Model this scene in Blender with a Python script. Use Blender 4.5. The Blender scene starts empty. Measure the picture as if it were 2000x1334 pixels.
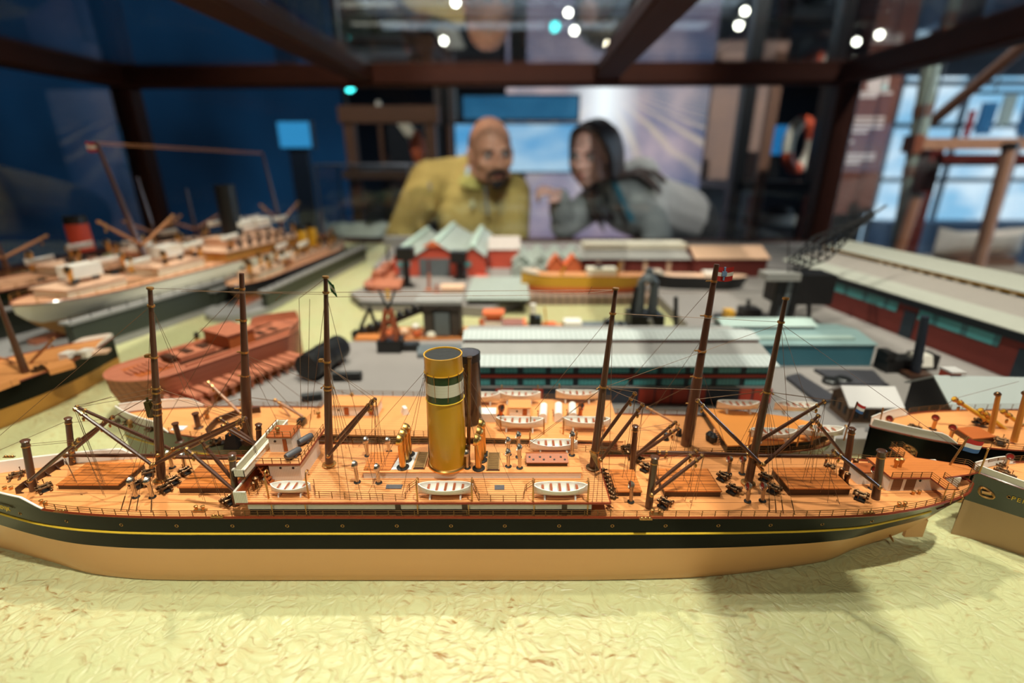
import bpy, math, random
from mathutils import Vector, Matrix, Euler
random.seed(7)
R = math.radians
SC = bpy.context.scene
COL = SC.collection
# ---------------------------------------------------------------- camera
F, PITCH, H = 962.0, R(20.0), 0.28          # focal length in pixels of the 2000x1334 frame, tilt, height over the model water
cam = bpy.data.cameras.new('camera')
cam.sensor_width = 36.0
cam.lens = F / 2000.0 * 36.0
cam.clip_start, cam.clip_end = 0.004, 60.0
cam.dof.use_dof = True
cam.dof.focus_distance = 0.352
cam.dof.aperture_fstop = 2.6
camo = bpy.data.objects.new('camera', cam)
COL.objects.link(camo)
camo.location = (0, 0, H)
camo.rotation_euler = (R(90) - PITCH, 0, 0)
SC.camera = camo
# ---------------------------------------------------------------- world, exposure
w = bpy.data.worlds.new('world'); SC.world = w
w.use_nodes = True
w.node_tree.nodes['Background'].inputs[0].default_value = (0.20, 0.24, 0.30, 1)
w.node_tree.nodes['Background'].inputs[1].default_value = 0.10
SC.view_settings.view_transform = 'Standard'
SC.view_settings.look = 'None'
SC.view_settings.gamma = 1
SC.view_settings.use_curve_mapping = False
SC.view_settings.exposure = 1.16
SC.cycles.transparent_max_bounces = 24
SC.cycles.max_bounces = 8
SC.cycles.sample_clamp_indirect = 6.0
# ---------------------------------------------------------------- light: ceiling-track spots over the models, added fills for visitors and displays
def spot(name, loc, to, watt, col, size=60, rad=0.03, blend=0.4):
    l = bpy.data.lights.new(name, 'SPOT')
    l.energy = watt; l.color = col; l.spot_size = R(size); l.spot_blend = blend; l.shadow_soft_size = rad
    o = bpy.data.objects.new(name, l); COL.objects.link(o)
    o.location = loc
    o.rotation_euler = (Vector(to) - Vector(loc)).to_track_quat('-Z', 'Y').to_euler()
    return o
WARM = (1.0, 0.82, 0.62)
SPOTS = [
    ('spot_over_front', (0.10, 0.62, 2.15), (0.0, 0.42, 0), 40, WARM, 62, 0.035),
    ('spot_key_right', (0.42, -0.05, 2.15), (0.0, 0.38, 0), 128, (1.0, 0.84, 0.66), 52, 0.028),
    ('spot_front_left', (-0.75, -1.35, 2.15), (-0.1, 0.4, 0), 54, WARM, 40, 0.03),
    ('spot_over_back', (-0.45, 1.15, 2.2), (-0.42, 1.05, 0), 92, (1.0, 0.82, 0.66), 66, 0.03),
    ('spot_over_right', (0.8, 0.95, 2.2), (0.45, 0.9, 0), 26, (1.0, 0.84, 0.66), 60, 0.03),
    ('fill_visitors', (0.15, 0.35, 2.25), (0.05, 2.05, 0.25), 75, (1.0, 0.84, 0.70), 34, 0.04),  # added fill, set forward to brighten the visitors
    ('fill_faces', (0.0, -1.9, 2.1), (0.16, 2.05, 0.27), 320, (1.0, 0.86, 0.74), 15, 0.05),  # added narrow fill from the camera side, only to lift the faces
    ('fill_panel', (1.9, 1.0, 2.25), (1.7, 2.9, 0.3), 170, (1.0, 0.88, 0.78), 70, 0.04),  # added fill for the text panel and the displays near it
    ('spot_stand', (-0.9, 1.6, 2.25), (-0.7, 2.9, 0.4), 60, (1.0, 0.86, 0.72), 60, 0.04),
]
for s in SPOTS: spot(*s)
def area(name, loc, size, watt, col, to=None):
    l = bpy.data.lights.new(name, 'AREA'); l.shape = 'RECTANGLE'; l.size, l.size_y = size; l.energy = watt; l.color = col
    o = bpy.data.objects.new(name, l); COL.objects.link(o); o.location = loc
    if to: o.rotation_euler = (Vector(to) - Vector(loc)).to_track_quat('-Z', 'Y').to_euler()
    return o
area('fill_far', (0.5, 7.5, 2.24), (5, 3), 90, (0.85, 0.92, 1.0))  # added cool fill for the background, no fitting stands for it
area('daylight_right', (8.6, 4.0, 0.9), (5, 2.4), 120, (0.72, 0.86, 1.0), (2, 3.5, 0.2))

# ---------------------------------------------------------------- pixel <-> place
CP, SP = math.cos(PITCH), math.sin(PITCH)
def ray(px, py):
    a, b = (px - 1000.0) / F, (667.0 - py) / F
    return Vector((a, CP + b * SP, -SP + b * CP))
def P(px, py, z=0.0):                       # the place at height z seen at a point of the frame
    d = ray(px, py); k = (z - H) / d.z
    return Vector((0, 0, H)) + d * k
def U(px, py, Y):                           # the place at distance Y seen at a point of the frame
    d = ray(px, py); k = Y / d.y
    return Vector((0, 0, H)) + d * k
# ---------------------------------------------------------------- materials
def lin(c):
    return tuple(((x / 255.0) / 12.92 if x / 255.0 <= 0.04045 else ((x / 255.0 + 0.055) / 1.055) ** 2.4) for x in c[:3]) + (1.0,)
class NT:
    def __init__(s, name):
        s.m = bpy.data.materials.new(name); s.m.use_nodes = True
        s.t = s.m.node_tree; s.t.nodes.clear()
    def n(s, kind, **kw):
        nd = s.t.nodes.new(kind)
        for k, v in kw.items():
            if k.startswith('i_'):
                key = k[2:]
                key = int(key) if key.isdigit() else key.replace('_', ' ')
                if isinstance(v, bpy.types.NodeSocket): s.t.links.new(v, nd.inputs[key])
                else: nd.inputs[key].default_value = v
            else: setattr(nd, k, v)
        return nd
    def link(s, a, b): s.t.links.new(a, b)
    def math(s, op, a, b=None, c=None):
        nd = s.n('ShaderNodeMath', operation=op)
        for i, v in enumerate((a, b, c)):
            if v is None: continue
            if isinstance(v, bpy.types.NodeSocket): s.link(v, nd.inputs[i])
            else: nd.inputs[i].default_value = v
        return nd.outputs[0]
    def mix(s, f, a, b, blend='MIX'):
        nd = s.n('ShaderNodeMix', data_type='RGBA', blend_type=blend)
        for sock, v in ((nd.inputs[0], f), (nd.inputs[6], a), (nd.inputs[7], b)):
            if isinstance(v, bpy.types.NodeSocket): s.link(v, sock)
            else: sock.default_value = v
        return nd.outputs[2]
    def out(s, sh):
        o = s.n('ShaderNodeOutputMaterial'); s.link(sh, o.inputs[0]); return s.m
_M = {}
def mat(name, col, rough=0.5, metal=0.0, var=0.10, scale=60.0, stretch=(1, 1, 1), lines=None, col2=None, bump=0.0, coat=0.0, spec=0.5):
    """lines: list of (axis, spacing, width, colour, strength, offset)"""
    if name in _M: return _M[name]
    t = NT(name)
    tc = t.n('ShaderNodeTexCoord').outputs['Object']
    mp = t.n('ShaderNodeMapping'); t.link(tc, mp.inputs[0]); mp.inputs['Scale'].default_value = stretch
    nz = t.n('ShaderNodeTexNoise', i_Vector=mp.outputs[0], i_Scale=scale, i_Detail=4.0, i_Roughness=0.6)
    c = lin(col)
    c2 = lin(col2) if col2 else tuple(x * 0.55 for x in c[:3]) + (1,)
    f = t.math('MULTIPLY', t.math('MULTIPLY_ADD', nz.outputs[0], 2.0, -0.6), var)
    f = t.n('ShaderNodeClamp', i_0=f).outputs[0]
    base = t.mix(f, c, c2)
    if lines:
        sx = t.n('ShaderNodeSeparateXYZ', i_0=tc)
        for ax, sp, wd, lc, st, off in lines:
            v = t.math('FRACT', t.math('MULTIPLY_ADD', sx.outputs[ax], 1.0 / sp, off))
            k = t.math('MULTIPLY', t.math('LESS_THAN', v, wd), st)
            base = t.mix(k, base, lin(lc))
    b = t.n('ShaderNodeBsdfPrincipled', i_Base_Color=base, i_Roughness=rough, i_Metallic=metal)
    b.inputs['Specular IOR Level'].default_value = spec
    if coat: b.inputs['Coat Weight'].default_value = coat; b.inputs['Coat Roughness'].default_value = 0.12
    if bump:
        bp = t.n('ShaderNodeBump', i_Strength=0.4, i_Distance=bump, i_Height=nz.outputs[0]); t.link(bp.outputs[0], b.inputs['Normal'])
    _M[name] = t.out(b.outputs[0]); return _M[name]
def emit(name, col, strength, col2=None, scale=4.0, stretch=(1, 1, 1), lo=0.35, hi=0.65):
    if name in _M: return _M[name]
    t = NT(name)
    if col2:
        tc = t.n('ShaderNodeTexCoord').outputs['Object']
        mp = t.n('ShaderNodeMapping'); t.link(tc, mp.inputs[0]); mp.inputs['Scale'].default_value = stretch
        nz = t.n('ShaderNodeTexNoise', i_Vector=mp.outputs[0], i_Scale=scale, i_Detail=3.0)
        r = t.n('ShaderNodeMapRange', i_0=nz.outputs[0], i_1=lo, i_2=hi)
        c = t.mix(r.outputs[0], lin(col), lin(col2))
        e = t.n('ShaderNodeEmission', i_Color=c, i_Strength=strength)
    else:
        e = t.n('ShaderNodeEmission', i_Color=lin(col), i_Strength=strength)
    _M[name] = t.out(e.outputs[0]); return _M[name]
def glass(name, refl=0.09, tint=(245, 250, 252)):
    if name in _M: return _M[name]
    t = NT(name)
    tr = t.n('ShaderNodeBsdfTransparent', i_Color=lin(tint))
    gl = t.n('ShaderNodeBsdfGlossy', i_Color=(1, 1, 1, 1), i_Roughness=0.012)
    lw = t.n('ShaderNodeLayerWeight', i_Blend=0.5)
    fr = t.math('MULTIPLY_ADD', t.math('POWER', lw.outputs['Facing'], 5.0), 0.92, 0.5 * refl)
    mx = t.n('ShaderNodeMixShader'); t.link(fr, mx.inputs[0]); t.link(tr.outputs[0], mx.inputs[1]); t.link(gl.outputs[0], mx.inputs[2])
    _M[name] = t.out(mx.outputs[0]); return _M[name]
# ---------------------------------------------------------------- mesh builder
ROOTM = {}                                   # world matrix of each thing's root
def root_matrix(o):
    while o is not None and o.parent is not None: o = o.parent
    return ROOTM.get(o.name, Matrix.Identity(4)) if o is not None else Matrix.Identity(4)
def V(*a): return Vector(a)
class MB:
    def __init__(s): s.v, s.f, s.mi = [], [], []
    def add(s, vs, fs, mi=0):
        k = len(s.v); s.v += [Vector(p) for p in vs]
        for f in fs: s.f.append(tuple(i + k for i in f)); s.mi.append(mi)
        return s
    def box(s, c, d, rot=None, mi=0, top=(1, 1)):
        c = Vector(c); hx, hy, hz = d[0] / 2, d[1] / 2, d[2] / 2
        vs = []
        for z, kx, ky in ((-hz, 1, 1), (hz, top[0], top[1])):
            for x, y in ((-1, -1), (1, -1), (1, 1), (-1, 1)): vs.append(Vector((x * hx * kx, y * hy * ky, z)))
        if rot is not None: vs = [rot @ p for p in vs]
        return s.add([c + p for p in vs], [(0, 3, 2, 1), (4, 5, 6, 7), (0, 1, 5, 4), (1, 2, 6, 5), (2, 3, 7, 6), (3, 0, 4, 7)], mi)
    def bx(s, a, b, mi=0):
        a, b = Vector(a), Vector(b)
        return s.box((a + b) / 2, (abs(b.x - a.x), abs(b.y - a.y), abs(b.z - a.z)), mi=mi)
    def prism(s, pts, z0, z1, mi=0):         # pts: (x, y) outline, counter-clockwise or not
        n = len(pts)
        ar = sum(pts[i][0] * pts[(i + 1) % n][1] - pts[(i + 1) % n][0] * pts[i][1] for i in range(n))
        if ar < 0: pts = pts[::-1]
        vs = [Vector((p[0], p[1], z0)) for p in pts] + [Vector((p[0], p[1], z1)) for p in pts]
        fs = [tuple(range(n))[::-1], tuple(range(n, 2 * n))] + [(i, (i + 1) % n, n + (i + 1) % n, n + i) for i in range(n)]
        return s.add(vs, fs, mi)
    def extrude(s, prof, vec, mi=0):         # any planar outline pushed along a vector
        n = len(prof); prof = [Vector(p) for p in prof]; vec = Vector(vec)
        nrm = Vector((0, 0, 0))
        for i in range(n): nrm += prof[i].cross(prof[(i + 1) % n])
        if nrm.dot(vec) > 0: prof = prof[::-1]
        vs = prof + [p + vec for p in prof]
        fs = [tuple(range(n)), tuple(range(n, 2 * n))[::-1]] + [((i + 1) % n, i, n + i, n + (i + 1) % n) for i in range(n)]
        return s.add(vs, fs, mi)
    def tube(s, pts, r, n=6, mi=0, caps=True, closed=False):
        pts = [Vector(p) for p in pts]; m = len(pts)
        rs = r if isinstance(r, (list, tuple)) else [r] * m
        vs, fs = [], []; prev = None
        for i in range(m):
            if closed: d = pts[(i + 1) % m] - pts[i - 1]
            else: d = pts[min(i + 1, m - 1)] - pts[max(i - 1, 0)]
            if d.length < 1e-12: d = Vector((0, 0, 1))
            d.normalize()
            if prev is None:
                a = Vector((0, 0, 1)) if abs(d.z) < 0.9 else Vector((1, 0, 0))
                prev = d.cross(a).normalized()
            e = prev - d * prev.dot(d)
            e = e.normalized() if e.length > 1e-9 else d.orthogonal().normalized()
            g = d.cross(e); prev = e
            for k in range(n):
                t = 2 * math.pi * k / n
                vs.append(pts[i] + (e * math.cos(t) + g * math.sin(t)) * rs[i])
        for i in range(m if closed else m - 1):
            j = (i + 1) % m
            for k in range(n): fs.append((i * n + k, i * n + (k + 1) % n, j * n + (k + 1) % n, j * n + k))
        if caps and not closed:
            fs.append(tuple(range(n))[::-1]); fs.append(tuple(range((m - 1) * n, m * n)))
        return s.add(vs, fs, mi)
    def lathe(s, c, prof, n=20, axis='Z', mi=0, sx=1.0, sy=1.0, close=False):   # prof: (radius, height)
        c = Vector(c); vs, fs = [], []; m = len(prof)
        for r, h in prof:
            for k in range(n):
                t = 2 * math.pi * k / n; x, y = r * math.cos(t) * sx, r * math.sin(t) * sy
                p = Vector((x, y, h)) if axis == 'Z' else (Vector((h, x, y)) if axis == 'X' else Vector((y, h, x)))
                vs.append(c + p)
        for i in range(m if close else m - 1):
            j = (i + 1) % m
            for k in range(n): fs.append((i * n + k, i * n + (k + 1) % n, j * n + (k + 1) % n, j * n + k))
        if not close:
            if prof[0][0] > 1e-9: fs.append(tuple(range(n))[::-1])
            if prof[-1][0] > 1e-9: fs.append(tuple(range((m - 1) * n, m * n)))
        return s.add(vs, fs, mi)
    def ell(s, c, r, rot=None, n=14, m=8, mi=0):
        if not isinstance(r, (tuple, list)): r = (r, r, r)
        vs, fs = [], []; c = Vector(c)
        for i in range(m + 1):
            th = math.pi * i / m
            for k in range(n):
                t = 2 * math.pi * k / n
                p = Vector((r[0] * math.sin(th) * math.cos(t), r[1] * math.sin(th) * math.sin(t), -r[2] * math.cos(th)))
                vs.append(c + (rot @ p if rot is not None else p))
        for i in range(m):
            for k in range(n): fs.append((i * n + k, i * n + (k + 1) % n, (i + 1) * n + (k + 1) % n, (i + 1) * n + k))
        return s.add(vs, fs, mi)
    def loft(s, rings, mi=0, closed=True, caps=True):
        n = len(rings[0]); vs = [p for r in rings for p in r]; fs = []
        for i in range(len(rings) - 1):
            for k in range(n if closed else n - 1):
                fs.append((i * n + k, i * n + (k + 1) % n, (i + 1) * n + (k + 1) % n, (i + 1) * n + k))
        if caps and closed:
            fs.append(tuple(range(n))[::-1]); fs.append(tuple(range((len(rings) - 1) * n, len(rings) * n)))
        return s.add(vs, fs, mi)
    def xf(s, M):
        s.v = [M @ p for p in s.v]; return s
    def mesh(s, name, mats, smooth=35):
        me = bpy.data.meshes.new(name)
        me.from_pydata([tuple(p) for p in s.v], [], s.f)
        for m in (mats if isinstance(mats, (list, tuple)) else [mats]): me.materials.append(m)
        if any(s.mi): me.polygons.foreach_set('material_index', s.mi)
        if smooth:
            me.polygons.foreach_set('use_smooth', [True] * len(s.f))
            me.set_sharp_from_angle(angle=R(smooth))
        me.update()
        return me
    def build(s, name, mats, parent=None, smooth=35, world=True):
        if parent is not None and world:
            M = root_matrix(parent).inverted(); s.v = [M @ p for p in s.v]
        o = bpy.data.objects.new(name, s.mesh(name, mats, smooth)); COL.objects.link(o)
        o.parent = parent
        return o
def tag(o, label=None, cat=None, group=None, kind=None):
    if label: o['label'] = label
    if cat: o['category'] = cat
    if group: o['group'] = group
    if kind: o['kind'] = kind
    return o
def thing(name, label, cat, loc=(0, 0, 0), rz=0.0, group=None):
    o = bpy.data.objects.new(name, None); COL.objects.link(o)
    o.empty_display_size = 0.02
    o.location = loc; o.rotation_euler = (0, 0, rz)
    ROOTM[o.name] = Matrix.Translation(Vector(loc)) @ Matrix.Rotation(rz, 4, 'Z')
    return tag(o, label, cat, group)
def put(parent, name, me, M):                # one more part that shares a mesh; M is its place in the world
    o = bpy.data.objects.new(name, me); COL.objects.link(o); o.parent = parent
    o.matrix_local = root_matrix(parent).inverted() @ M
    return o
def TR(loc, rz=0.0, s=1.0):
    sv = s if isinstance(s, (tuple, list)) else (s, s, s)
    return Matrix.Translation(Vector(loc)) @ Matrix.Rotation(rz, 4, 'Z') @ Matrix.Diagonal((sv[0], sv[1], sv[2], 1))
def curve(ctrl):                             # smooth monotone interpolation through (t, f) pairs
    xs = [c[0] for c in ctrl]; ys = [c[1] for c in ctrl]; n = len(xs)
    d = [(ys[i + 1] - ys[i]) / (xs[i + 1] - xs[i]) for i in range(n - 1)]
    m = [d[0]] + [0 if d[i - 1] * d[i] <= 0 else 2 * d[i - 1] * d[i] / (d[i - 1] + d[i]) for i in range(1, n - 1)] + [d[-1]]
    def f(t):
        if t <= xs[0]: return ys[0]
        if t >= xs[-1]: return ys[-1]
        i = max(k for k in range(n - 1) if xs[k] <= t)
        h = xs[i + 1] - xs[i]; u = (t - xs[i]) / h
        return ((2 * u ** 3 - 3 * u * u + 1) * ys[i] + (u ** 3 - 2 * u * u + u) * h * m[i] + (-2 * u ** 3 + 3 * u * u) * ys[i + 1] + (u ** 3 - u * u) * h * m[i + 1])
    return f
def text_mesh(body, size, ext=0.0002):
    c = bpy.data.curves.new('t', 'FONT'); c.body = body; c.size = size; c.extrude = ext; c.space_character = 1.25; c.align_x = 'CENTER'; c.align_y = 'CENTER'
    o = bpy.data.objects.new('t', c); COL.objects.link(o)
    dg = bpy.context.evaluated_depsgraph_get()
    me = bpy.data.meshes.new_from_object(o.evaluated_get(dg))
    bpy.data.objects.remove(o); bpy.data.curves.remove(c)
    return me
# ---------------------------------------------------------------- the materials of the models
DARKLINE = (120, 62, 22)
m_deck = mat('deck_planks', (228, 152, 90), 0.45, var=0.22, scale=40, stretch=(0.25, 3, 1), col2=(200, 112, 48), lines=[(1, 0.0092, 0.05, DARKLINE, 0.85, 0.3)])
m_deck_fine = mat('deck_planks_fine', (226, 152, 92), 0.45, var=0.25, scale=40, stretch=(0.25, 3, 1), col2=(200, 112, 50), lines=[(1, 0.0022, 0.22, (105, 52, 18), 0.85, 0.1)])
m_hatch = mat('hatch_planks', (205, 118, 52), 0.4, var=0.4, scale=55, stretch=(0.3, 4, 1), col2=(165, 84, 30), lines=[(1, 0.0034, 0.12, (62, 28, 10), 0.85, 0.1), (0, 0.0105, 0.035, (62, 28, 10), 0.8, 0.4)])
m_redwood = mat('red_brown_wood', (170, 88, 42), 0.4, var=0.4, scale=50, stretch=(1, 1, 1), spec=0.3)
m_coaming = mat('coaming_brown', (66, 36, 20), 0.45, var=0.3)
m_mast = mat('mast_brown', (84, 50, 34), 0.35, var=0.25, scale=120, coat=0.35)
m_brass = mat('brass', (196, 146, 86), 0.36, 0.85, var=0.35, scale=200)
m_railbrass = mat('rail_brass', (128, 92, 50), 0.4, 0.5, var=0.3, scale=300)
m_gold = mat('gold_cowl', (236, 182, 104), 0.33, 1.0, var=0.2, scale=120)
m_silver = mat('silver_cowl', (206, 196, 180), 0.3, 1.0, var=0.3, scale=200)
m_bronze = mat('bronze', (120, 88, 60), 0.35, 0.9, var=0.5, scale=300)
m_iron = mat('dark_iron', (38, 34, 32), 0.45, 0.3, var=0.3, scale=200)
m_wire = mat('rigging_wire', (112, 84, 60), 0.5, 0.3, var=0.1)
m_hullblack = mat('hull_black', (12, 14, 11), 0.22, var=0.15, scale=30, spec=0.12)
m_hullgreen = mat('hull_green', (44, 50, 34), 0.25, var=0.15, scale=30, coat=0.4)
m_hulltan = mat('hull_tan', (226, 168, 108), 0.4, var=0.12, scale=25, stretch=(0.5, 1, 6), coat=0.15)
m_yellowline = mat('yellow_line', (240, 196, 60), 0.35, var=0.05)
m_caprail = mat('cap_rail', (128, 52, 28), 0.3, var=0.2, coat=0.4)
m_white = mat('white_paint', (236, 226, 214), 0.4, var=0.06, scale=60)
m_whitewarm = mat('white_planked', (232, 218, 202), 0.45, var=0.08, lines=[(0, 0.0012, 0.14, (150, 126, 100), 0.55, 0.0)])
m_whiteslat = mat('white_slatted', (232, 222, 200), 0.45, var=0.06, lines=[(0, 0.0011, 0.25, (110, 100, 66), 0.6, 0.0)])
m_boat = mat('boat_white', (240, 234, 224), 0.3, var=0.05, coat=0.4)
m_thwart = mat('thwart_brown', (152, 78, 46), 0.4, var=0.3)
m_funnel = mat('funnel_yellow', (206, 150, 26), 0.35, var=0.12, scale=40, stretch=(4, 4, 0.4), coat=0.25)
m_fgreen = mat('funnel_green', (44, 66, 34), 0.35, var=0.12, coat=0.25)
m_fwhite = mat('funnel_white', (222, 216, 196), 0.4, var=0.1, lines=[(2, 0.0021, 0.05, (150, 140, 110), 0.4, 0)])
m_soot = mat('soot', (40, 40, 40), 0.8, var=0.6, scale=300, bump=0.001)
m_redinside = mat('cowl_red', (150, 36, 30), 0.4)
m_plate = mat('slate_plate', (80, 78, 82), 0.5, var=0.3, scale=400)
m_whiteplate = mat('zinc_plate', (222, 222, 222), 0.4, var=0.2, scale=150)
m_flagr = mat('flag_red', (190, 40, 34), 0.7)
m_flagw = mat('flag_white', (236, 232, 226), 0.7)
m_flagb = mat('flag_blue', (58, 98, 150), 0.7)
m_flagg = mat('flag_green', (34, 110, 58), 0.7)
m_deckfar = mat('deck_far', (224, 150, 88), 0.5, var=0.3, scale=50, stretch=(0.3, 3, 1), col2=(196, 112, 52), lines=[(1, 0.004, 0.08, DARKLINE, 0.45, 0.3)])
m_pinkwood = mat('pink_wood', (186, 112, 82), 0.5, var=0.4, scale=70, col2=(140, 70, 46))
m_pinkplank = mat('pink_planks', (188, 112, 82), 0.5, var=0.6, scale=60, stretch=(.4, 3, 3), col2=(126, 62, 40), lines=[(1, 0.007, 0.2, (110, 56, 38), 0.7, 0), (2, 0.006, 0.15, (110, 56, 38), 0.5, 0)])
m_quay = mat('quay_grey', (140, 132, 128), 0.85, var=0.25, scale=14, bump=0.001)
m_quaywall = mat('quay_wall', (110, 92, 80), 0.8, var=0.4, scale=60)
m_roofgrey = mat('roof_grey', (152, 148, 144), 0.7, var=0.3, scale=50)
m_roofwhite = mat('roof_white_glazed', (192, 197, 195), 0.35, var=0.05, lines=[(0, 0.006, 0.2, (150, 160, 158), 0.7, 0)])
m_tealwin = mat('teal_glazing', (84, 168, 170), 0.3, var=0.15, lines=[(0, 0.0042, 0.22, (36, 84, 92), 0.7, 0)])
m_tealdark = mat('dark_teal_frame', (24, 44, 56), 0.5)
m_reddoor = mat('red_doors', (196, 66, 40), 0.55, var=0.2)
m_brick = mat('red_brick', (120, 44, 34), 0.7, var=0.3, scale=80)
m_brickbright = mat('bright_brick', (206, 84, 62), 0.7, var=0.25, scale=80)
m_orange = mat('orange_brick', (224, 110, 62), 0.7, var=0.2)
m_teal = mat('teal_wall', (60, 110, 126), 0.5, var=0.2, scale=30)
m_tealroof = mat('pale_teal_roof', (126, 150, 150), 0.5, var=0.2, scale=30)
m_ribroof = mat('ribbed_pale_roof', (164, 163, 152), 0.55, var=0.15, lines=[(1, 0.008, 0.3, (150, 148, 140), 0.5, 0)])
m_cream = mat('cream_roof', (232, 222, 202), 0.6, var=0.1)
m_peach = mat('peach_roof', (224, 180, 150), 0.6, var=0.1)
m_greygreen = mat('grey_green_roof', (166, 172, 164), 0.6, var=0.25, scale=40, lines=[(1, 0.012, 0.12, (110, 122, 114), 0.6, 0)])
m_steel = mat('steel_grey', (110, 116, 120), 0.5, 0.2, var=0.3, scale=80)
m_dockgreen = mat('dock_green', (52, 56, 46), 0.5, var=0.3, scale=30)
m_dockgrey = mat('dock_grey', (146, 142, 140), 0.6, var=0.3, scale=40)
m_hullwhite = mat('liner_white', (226, 218, 196), 0.4, var=0.1)
m_hullochre = mat('hull_ochre', (186, 130, 54), 0.45, var=0.2)
m_black = mat('black_paint', (20, 19, 19), 0.4, var=0.3)
m_lattice = mat('crane_black', (22, 19, 19), 0.5, var=0.4)
m_housebrick = mat('house_brick', (112, 84, 60), 0.7, var=0.35, scale=120)
m_houseroof = mat('pale_roof', (200, 194, 192), 0.6, var=0.1)
m_yellowmast = mat('yellow_spar', (214, 158, 44), 0.4, var=0.15)
m_greenboat = mat('green_boat', (88, 116, 62), 0.5)
# ---------------------------------------------------------------- the water of the diorama
def water():
    t = NT('painted_water')
    tc = t.n('ShaderNodeTexCoord').outputs['Object']
    n1 = t.n('ShaderNodeTexNoise', i_Vector=tc, i_Scale=9.0, i_Detail=3.0)
    wv = t.n('ShaderNodeTexNoise', i_Vector=tc, i_Scale=30.0, i_Detail=2.0)
    off = t.n('ShaderNodeVectorMath', operation='SCALE', i_0=wv.outputs['Color']); off.inputs['Scale'].default_value = 0.035
    pos = t.n('ShaderNodeVectorMath', operation='ADD', i_0=tc, i_1=off.outputs[0])
    vo = t.n('ShaderNodeTexVoronoi', feature='DISTANCE_TO_EDGE', i_Vector=pos.outputs[0], i_Scale=120.0)
    mp = t.n('ShaderNodeMapping', i_Vector=pos.outputs[0]); mp.inputs['Rotation'].default_value = (0, 0, 0.5); mp.inputs['Scale'].default_value = (1.0, 3.2, 1)
    st = t.n('ShaderNodeTexNoise', i_Vector=mp.outputs[0], i_Scale=110.0, i_Detail=5.0, i_Roughness=0.55)
    edge = t.n('ShaderNodeMapRange', i_0=vo.outputs[0], i_1=0.0, i_2=0.22)
    gate = t.n('ShaderNodeMapRange', i_0=n1.outputs[0], i_1=0.42, i_2=0.66)
    spot_ = t.n('ShaderNodeMapRange', i_0=st.outputs[0], i_1=0.56, i_2=0.72)
    a = t.mix(t.n('ShaderNodeMapRange', i_0=n1.outputs[0], i_1=0.35, i_2=0.7).outputs[0], lin((188, 187, 138)), lin((200, 196, 150)))
    v = t.math('MULTIPLY', t.math('SUBTRACT', 1.0, edge.outputs[0]), t.math('MULTIPLY_ADD', gate.outputs[0], 0.26, 0.06))
    a = t.mix(v, a, lin((178, 136, 74)))
    sp2 = t.math('MULTIPLY', spot_.outputs[0], t.math('MULTIPLY_ADD', gate.outputs[0], 0.7, 0.42))
    a = t.mix(sp2, a, lin((146, 96, 38)))
    hgt = t.math('ADD', t.math('MULTIPLY', edge.outputs[0], 0.5), st.outputs[0])
    bp = t.n('ShaderNodeBump', i_Strength=0.55, i_Distance=0.0016, i_Height=hgt)
    b = t.n('ShaderNodeBsdfPrincipled', i_Base_Color=a, i_Roughness=0.34, i_Normal=bp.outputs[0])
    b.inputs['Specular IOR Level'].default_value = 0.35
    return t.out(b.outputs[0])
m_water = water()
m_case = mat('case_mahogany', (54, 24, 14), 0.6, var=0.4, scale=20, spec=0.1)
m_pane = glass('case_glass')
# ---------------------------------------------------------------- the hall: floor, ceiling, walls
FZ, CZ = -0.92, 2.30
m_floor = mat('hall_floor', (60, 56, 56), 0.35, var=0.3, scale=3)
m_ceil = mat('hall_ceiling', (92, 90, 92), 0.8, var=0.5, scale=1.2)
m_walld = mat('wall_dark', (34, 40, 52), 0.8, var=0.3, scale=2)
def struct(name, mb, m):
    o = mb.build(name, m); tag(o, kind='structure'); return o
struct('floor', MB().bx((-9, -4, FZ - 0.1), (9, 14.2, FZ)), m_floor)
struct('ceiling', MB().bx((-9, -4, CZ), (9, 14.2, CZ + 0.1)), m_ceil)
struct('wall_back', MB().bx((-9, 14.0, FZ), (9, 14.2, CZ)), m_walld)
struct('wall_left', MB().bx((-9.2, -4, FZ), (-9, 14.2, CZ)), m_walld)
struct('wall_right', MB().bx((9, -4, FZ), (9.2, 14.2, CZ)), m_walld)
struct('wall_front', MB().bx((-9, -4.2, FZ), (9, -4, CZ)), m_walld)
# ---------------------------------------------------------------- the showcase
RZ = R(-2.0)
case = thing('glass_showcase', 'large mahogany framed glass showcase holding the harbour models', 'showcase', (0.05, 0.95, FZ), RZ)
CM = ROOTM[case.name]
def cl(x, y, z): return CM @ Vector((x, y, z - FZ))         # case axes, z over the water
XL, XR, YF, YB, ZT = -1.42, 1.02, -0.895, 0.90, 0.555
def beam(name, a, b, wd, ht, m=m_case):
    a, b = Vector(a), Vector(b); mb = MB(); L = (b - a).length
    d = (b - a).normalized()
    q = d.to_track_quat('X', 'Z').to_matrix()
    cr = 0.12 * min(wd, ht)
    y, z = wd / 2, ht / 2
    prof = [(-y + cr, -z), (y - cr, -z), (y, -z + cr), (y, z - cr), (y - cr, z), (-y + cr, z), (-y, z - cr), (-y, -z + cr)]
    mb.loft([[a + q @ Vector((0, p[0], p[1])) for p in prof], [b + q @ Vector((0, p[0], p[1])) for p in prof]])
    mb.xf(CM @ Matrix.Translation((0, 0, -FZ)))
    return mb.build(name, m, case, smooth=0)
pw = 0.072
for x, y in ((XL, YF), (XR, YF), (XL, YB), (XR, YB)): beam('corner_post', (x, y, -0.04), (x, y, ZT), pw, pw)
beam('top_rail', (XL, YB, ZT), (XR, YB, ZT), pw, 0.07)
beam('top_rail', (XL, YF, ZT + 0.0), (XR, YF, ZT + 0.0), pw, 0.07)
beam('top_rail', (XL, YF, ZT), (XL, YB, ZT), pw, 0.07)
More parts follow.
